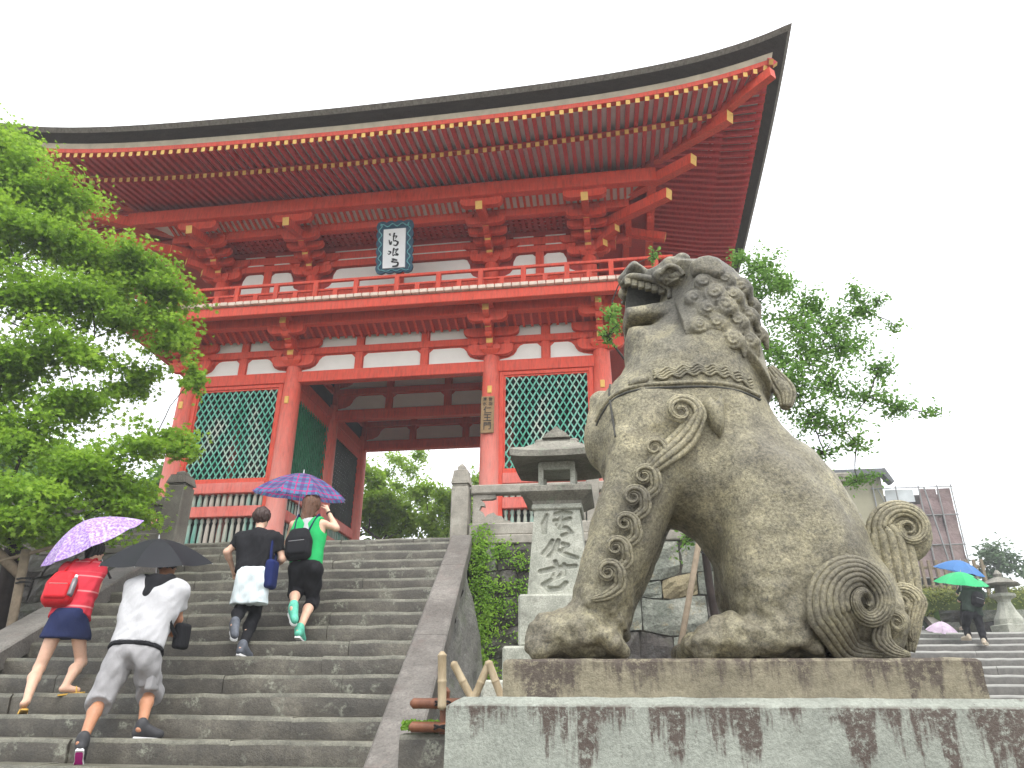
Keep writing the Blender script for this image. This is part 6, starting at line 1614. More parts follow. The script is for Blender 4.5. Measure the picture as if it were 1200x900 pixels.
# ---- woman in black with a white towel round her waist
C=Body('person','short haired woman in black tee and leggings with a white towel tied round her waist',PJ['C'])
C.J['toeR'][2]=.640
C.body(M['skin'],.3,.6)
hc=V3(C.J['neck'])-V3(C.J['pel'])
C.garment('tee_shirt',M['black_cloth'],lambda f:(C.torso(f,.020,b=1.08),C.sleeves(f,.62,.062,.060)),C.plane(lerp(C.J['pel'],C.J['neck'],.10),-hc))
C.garment('leggings',M['black_cloth'],lambda f:C.trousers(f,1.98,.092,.064,.050,.12),C.plane(lerp(C.J['pel'],C.J['neck'],.14),hc),h=.009)
def towel(f):
    p=C.J['pel']; z1=C.J['knL'][2]-.03
    f.cone(p+V3((-.055,-.02,.03)),V3((p[0]-.085,p[1]-.02,z1+.05)),.125,.130,.05); f.cone(p+V3((.055,-.02,.03)),V3((p[0]+.075,p[1]-.01,z1+.04)),.125,.130,.05)
zt_=C.J['knL'][2]+.02
C.garment('towel',M['towel'],towel,lambda x,y,z:np.maximum(zt_-z+(x-C.J['pel'][0])*.05,z-(C.J['pel'][2]+.10)))
f=Field(C.J['head']-.2,C.J['head']+.2,.007); f.ell(C.J['head']+V3((0,-.015,.02)),(.096,.108,.112),.01); f.cut(lambda x,y,z:(y-(C.J['head'][1]+.05))-(z-C.J['head'][2])*.6); f.cut(lambda x,y,z:-(z-(C.J['head'][2]-.085))); ruffle(f.build('hair',M['hair_dark'],C.root),.013,'hair')
C.shoes(M['shoe_grey'],M['sole_white'])
bg_=empty('shoulder_bag',tuple(C.J['hipR']+V3((.1,0,0))),0,'navy blue cloth bag hanging at the right hip of the woman with the towel','bag')
c=C.J['hipR']+V3((.12,-.02,.06)); f=Field(c-.3,c+.3,.009); rbox(f,c,(.05,.10,.16),.04,np.eye(3),.01); f.build('bag_body',M['navy_blue'],bg_)
m=MB(); s_=C.J['shR']; m.tube([tuple(p) for p in (c+V3((0,-.06,.14)),s_+V3((.0,-.11,-.12)),s_+V3((-.03,-.05,.055)),s_+V3((-.02,.08,-.02)),c+V3((0,.06,.14)))],.030,6,flat=.35); m.build('strap',M['navy_blue'],bg_)

# ---- woman in green tank top
D=Body('person','brown haired woman in green tank top and black capri trousers under a plaid umbrella',PJ['D'])
D.J['toeR'][2]=.832
D.body(M['skin'],.8,.5)
hd_=V3(D.J['neck'])-V3(D.J['pel'])
def tank(f):
    D.torso(f,.012,b=1.05); f.ell(lerp(D.J['pel'],D.J['neck'],.12),(.14,.12,.11),.05)
    for S,sg in (('shL',-1),('shR',1)): f.ell(D.J[S]+V3((sg*.035,-.02,.01)),(.075,.12,.13),.02,sub=True)
    f.ell(D.J['neck']+V3((0,-.02,.02)),(.075,.10,.085),.02,sub=True)
D.garment('tank_top',M['green_cloth'],tank,D.plane(lerp(D.J['pel'],D.J['neck'],.02),-hd_))
def under(f):
    f.cone(lerp(D.J['neck'],D.J['pel'],.13),lerp(D.J['neck'],D.J['pel'],.30),.108,.112,.02); f.ell(D.J['neck']+V3((0,-.02,.03)),(.065,.10,.07),.01,sub=True)
D.garment('white_undershirt',M['white_cloth'],under)
D.garment('trousers',M['black_cloth'],lambda f:D.trousers(f,1.28,.112,.080,.074,.138),D.plane(lerp(D.J['pel'],D.J['neck'],.10),hd_),h=.009)
f=Field(D.J['head']-.28,D.J['head']+.2,.007); f.ell(D.J['head']+V3((0,-.02,.02)),(.104,.116,.118),.01); f.cone(D.J['head']+V3((0,-.06,0)),D.J['head']+V3((-.01,-.10,-.23)),.088,.070,.04); f.cut(lambda x,y,z:(y-(D.J['head'][1]+.05))-(z-D.J['head'][2])*.6); ruffle(f.build('hair',M['hair_brown'],D.root),.013,'hair')
D.shoes(M['shoe_teal'],M['sole_white'])
cD=lerp(D.J['neck'],D.J['pel'],.60)+V3((-.03,-.17,0)); rb,AX=backpack(D,M['black_cloth'],cD,(.15,.085,.20),M['navy'],'black backpack with a silver zip on the woman in the green tank top')
for u in (-.05,.015):
    m=MB(); m.lathe([(.0,0),(.006,.0),(.006,.004),(0,.004)],(0,0,0),8); p=cD+AX[1]*.088+AX[0]*u+AX[2]*(.05+u); m.v=[tuple(p+AX[0]*v[0]+AX[2]*v[1]+AX[1]*v[2]) for v in m.v]; m.build('badge',M['sole_white'],rb)
m=MB(); w_=lerp(D.J['elR'],D.J['haR'],.82); d_=D.J['haR']-D.J['elR']; d_/=np.linalg.norm(d_); m.tube([tuple(w_-d_*.01),tuple(w_+d_*.012)],.033,12); m.build('bracelet',M['ink'],D.root)

# ---- far walker and the one hidden behind
Ep=Body('person','distant walker in dark jacket and black trousers under a green umbrella on the far steps',PJ['E'],.014,'people on the far steps')
Ep.body(M['skin'],.4,.6)
he=V3(Ep.J['neck'])-V3(Ep.J['pel'])
def dress_E(B_):
    J=B_.J; h_=V3(J['neck'])-V3(J['pel'])
    B_.garment('jacket',M['olive'],lambda f:(B_.torso(f,.03,b=1.1),B_.sleeves(f,.9,.068,.06)),B_.plane(lerp(J['pel'],J['neck'],.0),-h_),h=.014)
    B_.garment('trousers',M['black_cloth'],lambda f:B_.trousers(f,1.85,.11,.085,.075,.125),B_.plane(lerp(J['pel'],J['neck'],.10),h_),h=.014)
    f=Field(J['head']-.2,J['head']+.2,.012); f.ell(J['head']+V3((0,-.015,.02)),(.092,.105,.11),.01); f.cut(lambda x,y,z:(y-(J['head'][1]+.05))-(z-J['head'][2])*.6); f.build('hair',M['hair_black'],B_.root)
    B_.shoes(M['shoe_beige'],M['shoe_beige'])
dress_E(Ep)
backpack(Ep,M['black_cloth'],lerp(Ep.J['neck'],Ep.J['pel'],.45)+V3((.04,-.19,0)),(.14,.09,.19),M['black_cloth'],'dark backpack on the distant walker under the green umbrella')
J2={k:tuple(V3(v)+V3((.70,1.75,.43))) for k,v in PJ['E'].items()}
E2=Body('person','second distant walker almost hidden behind the first, under the blue umbrella',J2,.016,'people on the far steps'); E2.body(M['skin'],.4,.6); dress_E(E2)

# ---- umbrellas
def mk_plaid(name,base,dark,red,bright=1.0):
    t=NT(name); uv=t.sep(t.tc.outputs['UV'])
    def band(o,f,lo,ph=0.0): return t.ramp(t.math('SINE',t.math('ADD',t.math('MULTIPLY',o,f),ph)),[(lo,0.),(lo+.08,1.)])
    a=t.mix(t.math('MULTIPLY',band(uv[0],26,.55),.7),base,dark); a=t.mix(t.math('MULTIPLY',band(uv[1],26,.55),.6),a,dark)
    a=t.mix(t.math('MULTIPLY',band(uv[0],26,.90,3.1),.85),a,red); a=t.mix(t.math('MULTIPLY',band(uv[1],26,.88,3.1),.8),a,red)
    t.b.inputs['Transmission Weight'].default_value=0; return t.out(a,.6,.2)
def thin(m,tr):
    """let light through the cloth"""
    nt_=m.node_tree; b=nt_.nodes['Principled BSDF']; o=nt_.nodes['Material Output']; td=nt_.nodes.new('ShaderNodeBsdfTranslucent'); mx=nt_.nodes.new('ShaderNodeMixShader'); mx.inputs[0].default_value=tr
    bc_=b.inputs['Base Color']
    if bc_.is_linked: nt_.links.new(bc_.links[0].from_socket,td.inputs[0])
    else: td.inputs[0].default_value=bc_.default_value
    nt_.links.new(b.outputs[0],mx.inputs[1]); nt_.links.new(td.outputs[0],mx.inputs[2]); nt_.links.new(mx.outputs[0],o.inputs[0]); return m
M['plaid']=thin(mk_plaid('plaid_cloth',(.09,.22,.38,1),(.13,.04,.20,1),(.55,.02,.20,1)),.45)
def mk_floral():
    t=NT('lilac_floral_cloth'); v=t.noise(34,3,.7); v2=t.noise(60,3,.8)
    a=t.ramp(v,[(.42,(.36,.20,.62,1)),(.52,(.56,.42,.74,1)),(.62,(.74,.66,.80,1))]); a=t.mix(t.ramp(v2,[(.6,0.),(.66,.8)]),a,(.62,.20,.52,1)); return t.out(a,.6,.2)
M['floral']=thin(mk_floral(),.35); M['umb_black']=thin(simple('black_umbrella_cloth',(.014,.015,.018,1),.6,.1,5,0,60,.15),.0); M['umb_green']=thin(simple('green_umbrella_cloth',(.03,.50,.18,1),.5,.1,5,0),.35); M['umb_blue']=thin(simple('blue_umbrella_cloth',(.06,.20,.48,1),.5,.1,5,0),.35); M['umb_white']=thin(simple('white_pink_umbrella_cloth',(.72,.58,.72,1),.5,.25,9,0),.35)
M['lining_grey']=simple('dark_lining',(.02,.022,.035,1),.6,.1,5,0)
def uc(k,dz=0): return tuple(PJ[k]['ucen'])
umbrella('black umbrella held over the man in the white shirt',(PJ['A']['ucen'][0]-.03,PJ['A']['ucen'][1],PJ['A']['ucen'][2]-.0),.565,.25,(.03,-.24,1),M['umb_black'],None,.04,.62,grip=M['ink'],rot=.1)
umbrella('lilac floral umbrella tilted over the woman in the striped tee',(PJ['B']['ucen'][0]-.0,PJ['B']['ucen'][1],PJ['B']['ucen'][2]-.0),.55,.27,(-.34,-.52,.85),M['floral'],M['lining_grey'],.04,.62,rot=.35)
umbrella('blue and magenta plaid umbrella over the woman in the green tank top',(PJ['D']['ucen'][0],PJ['D']['ucen'][1],PJ['D']['ucen'][2]-.02),.62,.30,(.10,-.16,1),M['plaid'],None,.05,.72,rot=.2,grip=M['sole_white'])
umbrella('bright green umbrella of the distant walker on the far steps',(PJ['E']['ucen'][0],PJ['E']['ucen'][1],PJ['E']['ucen'][2]),.64,.30,(.10,-.25,1),M['umb_green'],None,.05,.7,group='umbrellas on the far steps')
umbrella('blue umbrella rising behind the green one on the far steps',(PJ['E']['ucen'][0]+.75,23.2,PJ['E']['ucen'][2]+.62),.66,.32,(.25,-.25,1),M['umb_blue'],None,.05,.7,group='umbrellas on the far steps')
umbrella('small white and pink umbrella lying open on the landing by the upper steps',(8.55,22.95,2.36),.40,.26,(.1,-.3,1),M['umb_white'],None,.03,.3,group='umbrellas on the far steps')
# ================================================================ VEGETATION AND BACKGROUND
MAPLE= [(-10.03,8.6,8.94,0.61,0.49),(-9.5,8.7,8.24,0.64,0.43),(-8.93,8.8,7.73,0.59,0.36),(-9.1,8.3,6.8,0.5,0.44),(-8.81,8.9,6.95,0.62,0.33),(-8.07,9.0,6.71,0.57,0.3),(-7.48,9.2,6.44,0.52,0.27),(-6.88,9.3,6.09,0.46,0.21),(-8.0,9.0,5.89,0.66,0.26),(-8.51,8.6,5.73,0.64,0.36),(-7.35,9.2,5.61,0.55,0.24),(-6.64,9.4,5.37,0.34,0.26),(-6.19,9.4,4.69,0.15,0.26),(-7.86,8.8,4.86,0.62,0.25),(-8.51,8.6,4.59,0.55,0.37),(-7.18,9.5,4.62,0.34,0.29),(-7.69,9.0,4.19,0.57,0.3),(-6.56,9.3,3.65,0.46,0.2),(-6.02,9.3,3.46,0.17,0.1),(-8.1,8.7,3.63,0.59,0.33),(-7.16,9.0,3.2,0.66,0.28),(-7.5,8.6,2.73,0.67,0.31),(-6.74,9.2,2.75,0.47,0.23),(-7.61,8.4,2.23,0.54,0.3),(-7.2,9.0,2.36,0.53,0.18),(-10.52,8.3,8.11,0.83,0.69),(-9.9,8.3,5.95,0.77,0.77),(-9.25,8.4,4.28,0.72,0.72),(-8.61,8.3,2.74,0.67,0.55)]
RTREE= [(1.9,9.4,6.07,0.19,0.15),(2.18,9.5,5.88,0.24,0.27),(2.44,9.6,5.75,0.22,0.32),(2.02,9.5,5.31,0.31,0.36),(2.55,9.6,5.12,0.28,0.24),(2.83,9.6,5.28,0.21,0.24),(3.05,9.7,5.07,0.28,0.26),(3.41,9.6,5.47,0.12,0.17),(3.46,9.6,5.19,0.16,0.19),(3.69,9.6,5.35,0.12,0.09),(3.84,9.6,4.94,0.14,0.06),(3.16,9.7,4.73,0.35,0.23),(2.6,9.5,4.58,0.37,0.28),(2.13,9.4,4.52,0.27,0.34),(3.51,9.6,4.34,0.16,0.2),(2.33,9.4,4.01,0.36,0.27),(2.87,9.6,4.1,0.38,0.25),(3.3,9.6,3.92,0.29,0.18),(3.66,9.6,3.75,0.29,0.1),(4.02,9.6,3.66,0.15,0.05),(2.51,9.5,3.6,0.33,0.2),(2.89,9.6,3.52,0.29,0.13),(2.6,9.5,3.15,0.19,0.09),(3.06,9.6,3.28,0.22,0.13),(0.63,8.8,5.81,0.1,0.09),(0.02,8.6,4.84,0.12,0.15),(-0.04,8.6,4.51,0.1,0.1),(0.08,8.6,4.66,0.09,0.09),(0.86,9.3,2.06,0.17,0.15),(3.25,10.5,3.04,0.26,0.11)]
def leaf_mat(name,c0,c1,c2,tr=.4,sc_=2.0):
    t=NT(name); n=t.noise(sc_,4,.7); n2=t.noise(23,2,.6)
    a=t.ramp(n,[(.32,c0),(.5,c1),(.68,c2)]); a=t.mix(.35,a,t.ramp(n2,[(.35,c0),(.65,c2)]))
    return thin(t.out(a,.55,.25),tr)
M['maple']=leaf_mat('maple_leaf_green',(.11,.22,.018,1),(.23,.41,.035,1),(.40,.58,.06,1),.55,1.5)
M['zelkova']=leaf_mat('tree_leaf_green',(.09,.19,.045,1),(.15,.30,.06,1),(.26,.43,.09,1),.55,1.8)
M['pine']=leaf_mat('broadleaf_green',(.15,.25,.025,1),(.26,.42,.045,1),(.40,.56,.08,1),.5,.6)
M['far_green']=leaf_mat('far_tree_green',(.05,.09,.045,1),(.085,.14,.065,1),(.13,.20,.09,1),.3,.4)
M['ivy']=leaf_mat('ivy_green',(.08,.19,.015,1),(.16,.32,.025,1),(.27,.44,.04,1),.4,3)
M['bark_dark']=simple('dark_tree_bark',(.028,.020,.017,1),.85,.4,9,.8,40)
M['bark_grey']=simple('grey_tree_bark',(.09,.075,.06,1),.85,.35,9,.8,40)
SH={'maple':[(0,-.5),(.13,-.16),(.42,-.22),(.24,.04),(.44,.34),(.13,.22),(0,.62),(-.13,.22),(-.44,.34),(-.24,.04),(-.42,-.22),(-.13,-.16)],
    'oval':[(0,-.5),(.22,-.2),(.26,.1),(.12,.38),(0,.52),(-.12,.38),(-.26,.1),(-.22,-.2)],'quad':[(0,-.5),(.3,0),(0,.5),(-.3,0)]}
def leaf_mesh(name,P,N_,size,shape,mat,seed=0,parent=None,jit=.35,kind=None):
    """many small leaf outlines: P points, N_ preferred normals"""
    r=np.random.RandomState(seed); S=np.array(SH[shape]); k=len(S); n=len(P)
    if n==0: return None
    nr=N_+r.normal(0,jit,(n,3)); nr/=np.linalg.norm(nr,axis=1)[:,None]+1e-9
    a=r.normal(0,1,(n,3)); t1=np.cross(nr,a); t1/=np.linalg.norm(t1,axis=1)[:,None]+1e-9; t2=np.cross(nr,t1)
    s=size*r.uniform(.7,1.25,n)
    fold=.18*np.abs(S[:,0])
    V=P[:,None,:]+s[:,None,None]*(S[None,:,0,None]*t1[:,None,:]+S[None,:,1,None]*t2[:,None,:]-fold[None,:,None]*nr[:,None,:])
    off=np.array(origin(parent)) if parent is not None else np.zeros(3)
    V=(V.reshape(-1,3)-off).astype(np.float32); me=bpy.data.meshes.new(name)
    me.vertices.add(n*k); me.vertices.foreach_set('co',V.ravel()); me.loops.add(n*k); me.loops.foreach_set('vertex_index',np.arange(n*k,dtype=np.int32))
    me.polygons.add(n); me.polygons.foreach_set('loop_start',np.arange(0,n*k,k,dtype=np.int32)); me.polygons.foreach_set('loop_total',np.full(n,k,np.int32))
    me.materials.append(mat); me.update(calc_edges=True)
    o=piece(name,me,(0,0,0),parent=parent)
    if kind: o['kind']=kind
    return o
def limb(m,a,b,ra,rb,r,bend=.12,n=6):
    a=Vector(a);b=Vector(b);L=(b-a).length; k1=Vector((r.uniform(-1,1),r.uniform(-1,1),r.uniform(-.5,1)))*L*bend
    pts=[a.lerp(b,t/n)+k1*math.sin(math.pi*t/n)+Vector((r.uniform(-1,1),r.uniform(-1,1),r.uniform(-1,1)))*L*.015 for t in range(n+1)]; pts[0]=a;pts[-1]=b
    m.tube(pts,[ra+(rb-ra)*t/n for t in range(n+1)],6); return pts
def tree(label,cat,base,fork,pads,nl,size,shape,mat,bark,r0,seed,flat=.55,group=None,density=1.0,name='tree',trunk_n=3,limbs=True,depth=1.0,sprays=9):
    rr=random.Random(seed); R=np.random.RandomState(seed); root=empty(name,base,0,label,cat,group)
    m=MB(); tp=limb(m,base,fork,r0,r0*.72,rr,.06); 
    # a few main boughs chosen as anchors, every pad hangs from the nearest
    fk=Vector(fork); C_=[Vector(p[:3]) for p in pads]
    anchors=[(fk,r0*.6)]
    order=sorted(range(len(pads)),key=lambda i:(C_[i]-fk).length)
    PP=[];NN=[]
    for i in order:
        c=C_[i]; near=min(anchors,key=lambda a:(a[0]-c).length+.35*(a[0]-fk).length)
        d=(c-near[0]).length; ra=max(.010,min(near[1]*.7,.012+.02*d+r0*.12)); 
        pts=limb(m,near[0],c,ra,ra*.55,rr,.10); anchors.append((c,ra*.6)); anchors.append((pts[3],ra*.8))
        rx,rz=pads[i][3],pads[i][4]; area=rx*rz
        ns=sprays if area<.5 else sprays+3
        for s in range(ns):
            a=2*math.pi*(s+rr.random())/ns; q=rr.uniform(.45,1.0); e=c+Vector((math.cos(a)*rx*q,math.sin(a)*rx*q*.9*depth,rr.uniform(-.9,.9)*rz))
            limb(m,c,e,ra*.35,.004,rr,.15,3)
            k=int(nl*area*density/ns*rr.uniform(.5,1.4))
            if k<3: k=3
            t=R.uniform(.25,1.12,k)[:,None]; P=np.array(c)+(np.array(e)-np.array(c))*t; sp=.24*rx*(.5+t*.7)
            P=P+R.normal(0,1,(k,3))*np.concatenate([sp,sp,sp*flat*rz/rx*1.1+.02*np.ones_like(sp)],1)
            PP.append(P); nn=np.tile(np.array([0,0,1.0]),(k,1))+.35*(P-np.array(c))/max(rx,.1); NN.append(nn)
    m.build('trunk',bark,root,smooth=True)
    P=np.concatenate(PP);N_=np.concatenate(NN); leaf_mesh('crown',P,N_,size,shape,mat,seed,root,.8)
    return root,len(P)
cnt=0
_,k=tree('large bright green maple spreading over the left side of the steps','tree',(-8.6,9.6,-.05),(-8.3,9.3,2.15),[(a,b,c-(.25 if c>8 else 0),d*1.14,e*1.18) for a,b,c,d,e in MAPLE],12500,.082,'maple',M['maple'],M['bark_dark'],.17,5,.5,name='maple_tree'); cnt+=k
_,k=tree('slender leafy tree rising behind the lion, pale stake beside its trunk','tree',(1.35,9.55,0),(1.02,9.55,2.4),[(a,b,c,d*1.18,e*1.18) for a,b,c,d,e in RTREE],8500,.056,'oval',M['zelkova'],M['bark_dark'],.06,8,.9,name='leafy_tree',sprays=7); cnt+=k
st=empty('tree_stake',(.42,8.9,0),0,'leaning grey wooden stake propping the slender tree behind the lion','stake')
m=MB(); m.tube([(.35,8.9,0.0),(.62,8.92,.9),(.92,8.95,2.02)],.034,8); m.build('stake_pole',M['wood_grey'],st,smooth=True); m=MB(); m.tube([(.86,8.96,1.86),(1.0,9.5,1.90)],.012,6); m.build('tie_rope',M['ink'],st)
# ivy on the wall right of the stairs
R=np.random.RandomState(3); P=[];
def ivy_cluster(u,z,ru,rz_,n):
    U=R.normal(u,ru,n);Z=R.normal(z,rz_,n); ok=(U>-2.26)&(U<1.5)&(Z>.02)&(Z<2.75); U=U[ok];Z=Z[ok]; Y=11.12-bat*(2.5-Z)-R.uniform(.02,.11,len(U)); P.append(np.stack([U,Y,Z],1))
for z in np.linspace(.45,2.6,14): ivy_cluster(-2.10+.05*math.sin(z*5)+.09*(2.4-z),z,.10,.12,190)
for u in np.linspace(-2.0,-.9,9): ivy_cluster(u,2.20+.10*math.sin(u*6),.14,.06,80); ivy_cluster(u,1.55+.08*math.sin(u*5+1),.14,.08,85)
for u in np.linspace(-1.9,-.9,7): ivy_cluster(u,1.80,.12,.06,60); ivy_cluster(u,1.15,.14,.07,35)
ivy_cluster(-2.3,2.75,.05,.2,60); ivy_cluster(-1.85,2.35,.16,.08,140)
P=np.concatenate(P); iv=leaf_mesh('ivy',P,np.tile(np.array([0,-1,.35]),(len(P),1)),.042,'oval',M['ivy'],4,None,.5,'stuff'); tag(iv,'bright green ivy creeping over the stone wall beside the coping',kind='stuff')
R=np.random.RandomState(9); n=900; U=R.uniform(-1.6,-1.1,n); gp=np.stack([U,5.62+R.uniform(-.02,.25,n),-.05+R.uniform(0,.05,n)],1); gr=leaf_mesh('grass_tuft',gp,np.tile(np.array([0,-1.,.3]),(n,1)),.045,'quad',M['ivy'],5,None,.6,'stuff'); tag(gr,'short grass on the kerb beside the bamboo barrier',kind='stuff')
# rustic rail fence under the maple
rf_=empty('rustic_fence',(-7.5,8.6,0),0,'rustic round log fence with slanting rail at the far left under the maple','fence')
m=MB(); m.tube([(-7.36,8.6,.3),(-7.50,8.6,1.95)],.055,10); m.build('fence_post',M['wood_grey'],rf_,smooth=True)
m=MB(); m.tube([(-7.50,8.62,1.64),(-8.05,8.55,2.05),(-8.9,8.4,2.7)],.065,10); m.build('fence_rail',M['wood_grey'],rf_,smooth=True)
m=MB(); m.tube([(-7.15,8.7,2.02),(-7.9,8.5,1.75)],.025,8); m.build('fence_rail',M['wood_grey'],rf_,smooth=True)
m=MB(); m.tube([(-7.42+.075*math.cos(q*.8),8.6+.075*math.sin(q*.8),1.50+.006*q) for q in range(18)],.012,5); m.build('rope_tie',M['ink'],rf_)
# shrubs and trees beyond the gate
def pads_blob(c,rx,rz,n,seed,k=.36):
    r=random.Random(seed); out=[]
    for i in range(n):
        a=r.uniform(0,2*math.pi);h=r.uniform(-1,1);q=math.sqrt(1-h*h)*r.uniform(.5,1); out.append((c[0]+math.cos(a)*q*rx,c[1]+math.sin(a)*q*rx*.6,c[2]+h*rz*.85,rx*k*r.uniform(.8,1.2),rz*k*r.uniform(.7,1.0)))
    return out
for i,(x,y,z,rx,rz,lab) in enumerate([(-10.1,27,7.1,1.5,2.0,'rounded green tree just right of the rear gate column'),(-8.5,26,6.4,1.4,1.2,'low bright green bush seen through the middle of the gate'),(-7.0,27,6.9,1.4,1.5,'bushy green tree beside the granite post seen through the gate'),(-13.0,27,6.9,1.8,2.4,'green tree behind the left side of the gate'),(-6.0,31,8.0,1.4,1.8,'pale green bush behind the granite post')]):
    tree(lab,'tree',(x,y,ZT),(x,y,z-rz*.4),pads_blob((x,y,z),rx,rz,16,i+50),1500,.17,'oval',M['pine'],M['bark_grey'],.14,60+i,.9,'trees beyond the gate',name='broadleaf_tree')
tree('tall cloud-pruned tree standing above the bushes beyond the gate','tree',(-9.0,29.5,ZT),(-9.05,29.5,7.2),[(-9.2,29.5,10.1,.75,.42),(-8.7,29.5,9.6,.6,.35),(-9.8,29.4,9.5,.6,.32),(-8.3,29.5,10.3,.4,.5),(-8.6,29.5,8.7,.55,.35),(-9.2,29.5,8.9,.5,.4),(-8.0,29.6,8.2,.5,.4),(-9.6,29.5,7.8,.6,.35)],2400,.13,'oval',M['pine'],M['bark_dark'],.12,77,.9,'trees beyond the gate',name='pruned_tree')
for i,(x,y,z,rx,rz) in enumerate([(-17.0,20,5.6,2.0,1.9),(-21.5,24,7.2,2.6,2.6),(-15.6,24,6.6,1.9,1.9),(-24,21,6.0,2.6,2.8)]):
    tree(['rounded tree behind the left railing','broad tree far left behind the maple','green tree between left railing and gate','bushy tree at the far left edge'][i],'tree',(x,y,ZT-.1),(x,y,z-rz*.5),pads_blob((x,y,z),rx,rz,16,i+90),900,.19,'oval',M['zelkova'],M['bark_grey'],.15,95+i,.9,'trees left of the gate',name='broadleaf_tree')
# wooded hills
def hillz(x,y):
    return -2+ (50*math.exp(-((x+135)/62)**2)+22*math.exp(-((x+30)/60)**2)+30*math.exp(-((x-190)/90)**2)+3*mn.noise((x*.03,y*.03,1)))*min(1,max(0,(y-95)/70))+1.6*mn.noise((x*.18,y*.18,3))*(1 if y>100 else 0)
M['hill']=leaf_mat('wooded_hill',(.05,.09,.05,1),(.075,.125,.06,1),(.11,.165,.08,1),.0,.12)
sheet('hills',[-420+7*i for i in range(125)],[88,100,108,116,124,132,140,150,160,175,200,260,400],hillz,M['hill'],label='green wooded hills behind the gate')
# tiled roof beyond the gate
def tiled_roof(m,x0,x1,y0,y1,z0,zr,mi=0):
    ym=(y0+y1)/2; n=8
    for s,(ya) in ((0,y0),(1,y1)):
        vs=[];
        for i in range(n+1):
            t=i/n; z=z0+(zr-z0)*(t**1.35); y=ya+(ym-ya)*t; vs+=[(x0,y,z),(x1,y,z)]
        m.add(vs,[(2*i,2*i+1,2*i+3,2*i+2) for i in range(n)],mi)
M['tile']=simple('grey_roof_tiles',(.085,.09,.095,1),.6,.25,8,.4,30,.4)
bh=empty('temple_hall',(-7.5,38,ZT),0,'grey tiled temple hall roof glimpsed right of the tree through the gate','building')
m=MB(); m.box(-9.3,0,35.5,41,ZT,9.2); m.build('wall',M['plaster'],bh)
m=MB(); tiled_roof(m,-9.9,.8,34.4,42,9.3,11.1); m.build('roof',M['tile'],bh)
for k in range(10):
    q=MB(); x=-9.6+k*.62; q.beam((x,34.6,9.42),(x+.35,37.6,10.75),.16,.10); q.build('roof_ridge_band',M['plaster'],bh)
q=MB(); q.bbox(-10.1,1,38.0,38.4,11.05,11.35,.04); q.build('roof_ridge',M['tile'],bh)
# right background: hall with roof, scaffolded building, fence, hedge, lantern, trees
hl=empty('temple_hall',(10,42,3),0,'beige walled hall with dark tiled gable roof right behind the lion back','building')
M['ochre']=simple('ochre_plaster',(.26,.24,.17,1),.85,.1,2)
m=MB(); m.box(6.5,13.5,39.9,46,3,12.0); m.build('wall',M['ochre'],hl)
m=MB(); tiled_roof(m,6.0,13.5,39.5,47,12.05,12.9); m.build('roof',M['tile'],hl)
m=MB(); m.bbox(5.8,13.55,39.3,39.6,11.72,12.08,.04); m.build('eave_edge',M['tile'],hl)
m=MB(); m.prism([(13.5,11.72),(13.5,12.08),(13.6,12.08),(13.95,11.35),(13.8,11.3)],'y',39.3,39.9); m.build('gable_edge',M['tile'],hl)
sb=empty('scaffolded_building',(15.3,42,3),0,'building wrapped in brown netting and scaffolding beyond the lion tail','building')
def mk_net():
    t=NT('brown_netting'); n=t.noise(.8,5,.7); c=t.ramp(n,[(.35,(.16,.115,.115,1)),(.65,(.27,.20,.195,1))]); t.bump(t.noise(1.5,4,.6),.6,.2); return t.out(c,.9,.1)
M['net']=mk_net(); M['sheet_white']=simple('pale_sheeting',(.48,.50,.52,1),.8,.15,1.5); M['steel']=simple('scaffold_steel',(.20,.20,.20,1),.5,.1,5,0,60,.5,.3); M['dark_wood']=simple('dark_timber',(.045,.035,.03,1),.8,.3,5)
def netting(x0,x1,z0,z1,y,mat,seed,ax='x'):
    vs=[];NX_,NZ_=16,16
    for j in range(NZ_+1):
        for i in range(NX_+1):
            u=x0+(x1-x0)*i/NX_; z=z0+(z1-z0)*j/NZ_; d=.12*mn.noise((u*1.1,z*.9,seed)); vs.append((u,y+d,z) if ax=='x' else (y+d,u,z))
    q=MB(); q.add(vs,[(j*(NX_+1)+i,j*(NX_+1)+i+1,(j+1)*(NX_+1)+i+1,(j+1)*(NX_+1)+i) for j in range(NZ_) for i in range(NX_)]); return q.build('netting',mat,sb,smooth=True)
for k,(a,b) in enumerate(((13.0,14.1),(14.12,15.2),(15.22,16.1),(16.12,16.75))):
    for j,(z0,z1) in enumerate(((6.6,8.2),(8.22,9.7),(9.72,11.1 if k>1 else 10.3))): netting(a,b,z0,z1,40,M['net'],k*5+j)
netting(13.6,15.0,10.45,11.10,40.02,M['sheet_white'],44); netting(40,48,6.6,11.1,16.76,M['net'],50,'y')
m=MB(); m.box(12.8,16.6,40.4,48,3,10.9); m.build('wall',M['dark_wood'],sb)
for x in (13.0,14.1,15.2,16.1,16.75):
    q=MB(); q.tube([(x,39.8,4.4),(x,39.8,11.25)],.035,6); q.build('scaffold_pole',M['steel'],sb)
for z in (6.6,8.2,9.7,11.15):
    q=MB(); q.tube([(12.9,39.84,z),(16.85,39.84,z)],.03,6); q.build('scaffold_pole',M['steel'],sb)
q=MB(); q.tube([(13.2,39.78,11.1),(13.9,39.78,9.0)],.03,6); q.build('scaffold_pole',M['steel'],sb)
q=MB(); q.beam((15.45,39.76,11.1),(15.9,39.76,6.7),.10,.05); q.build('scaffold_ladder',M['steel'],sb)
wf=empty('timber_fence',(11.5,30,2.3),0,'grey timber paling fence above the hedge near the lion tail','fence')
for k in range(11):
    q=MB(); q.bbox(10.4+.26*k,10.5+.26*k,29.95,30.05,4.2,5.6,.01); q.build('fence_post',M['wood_grey'],wf)
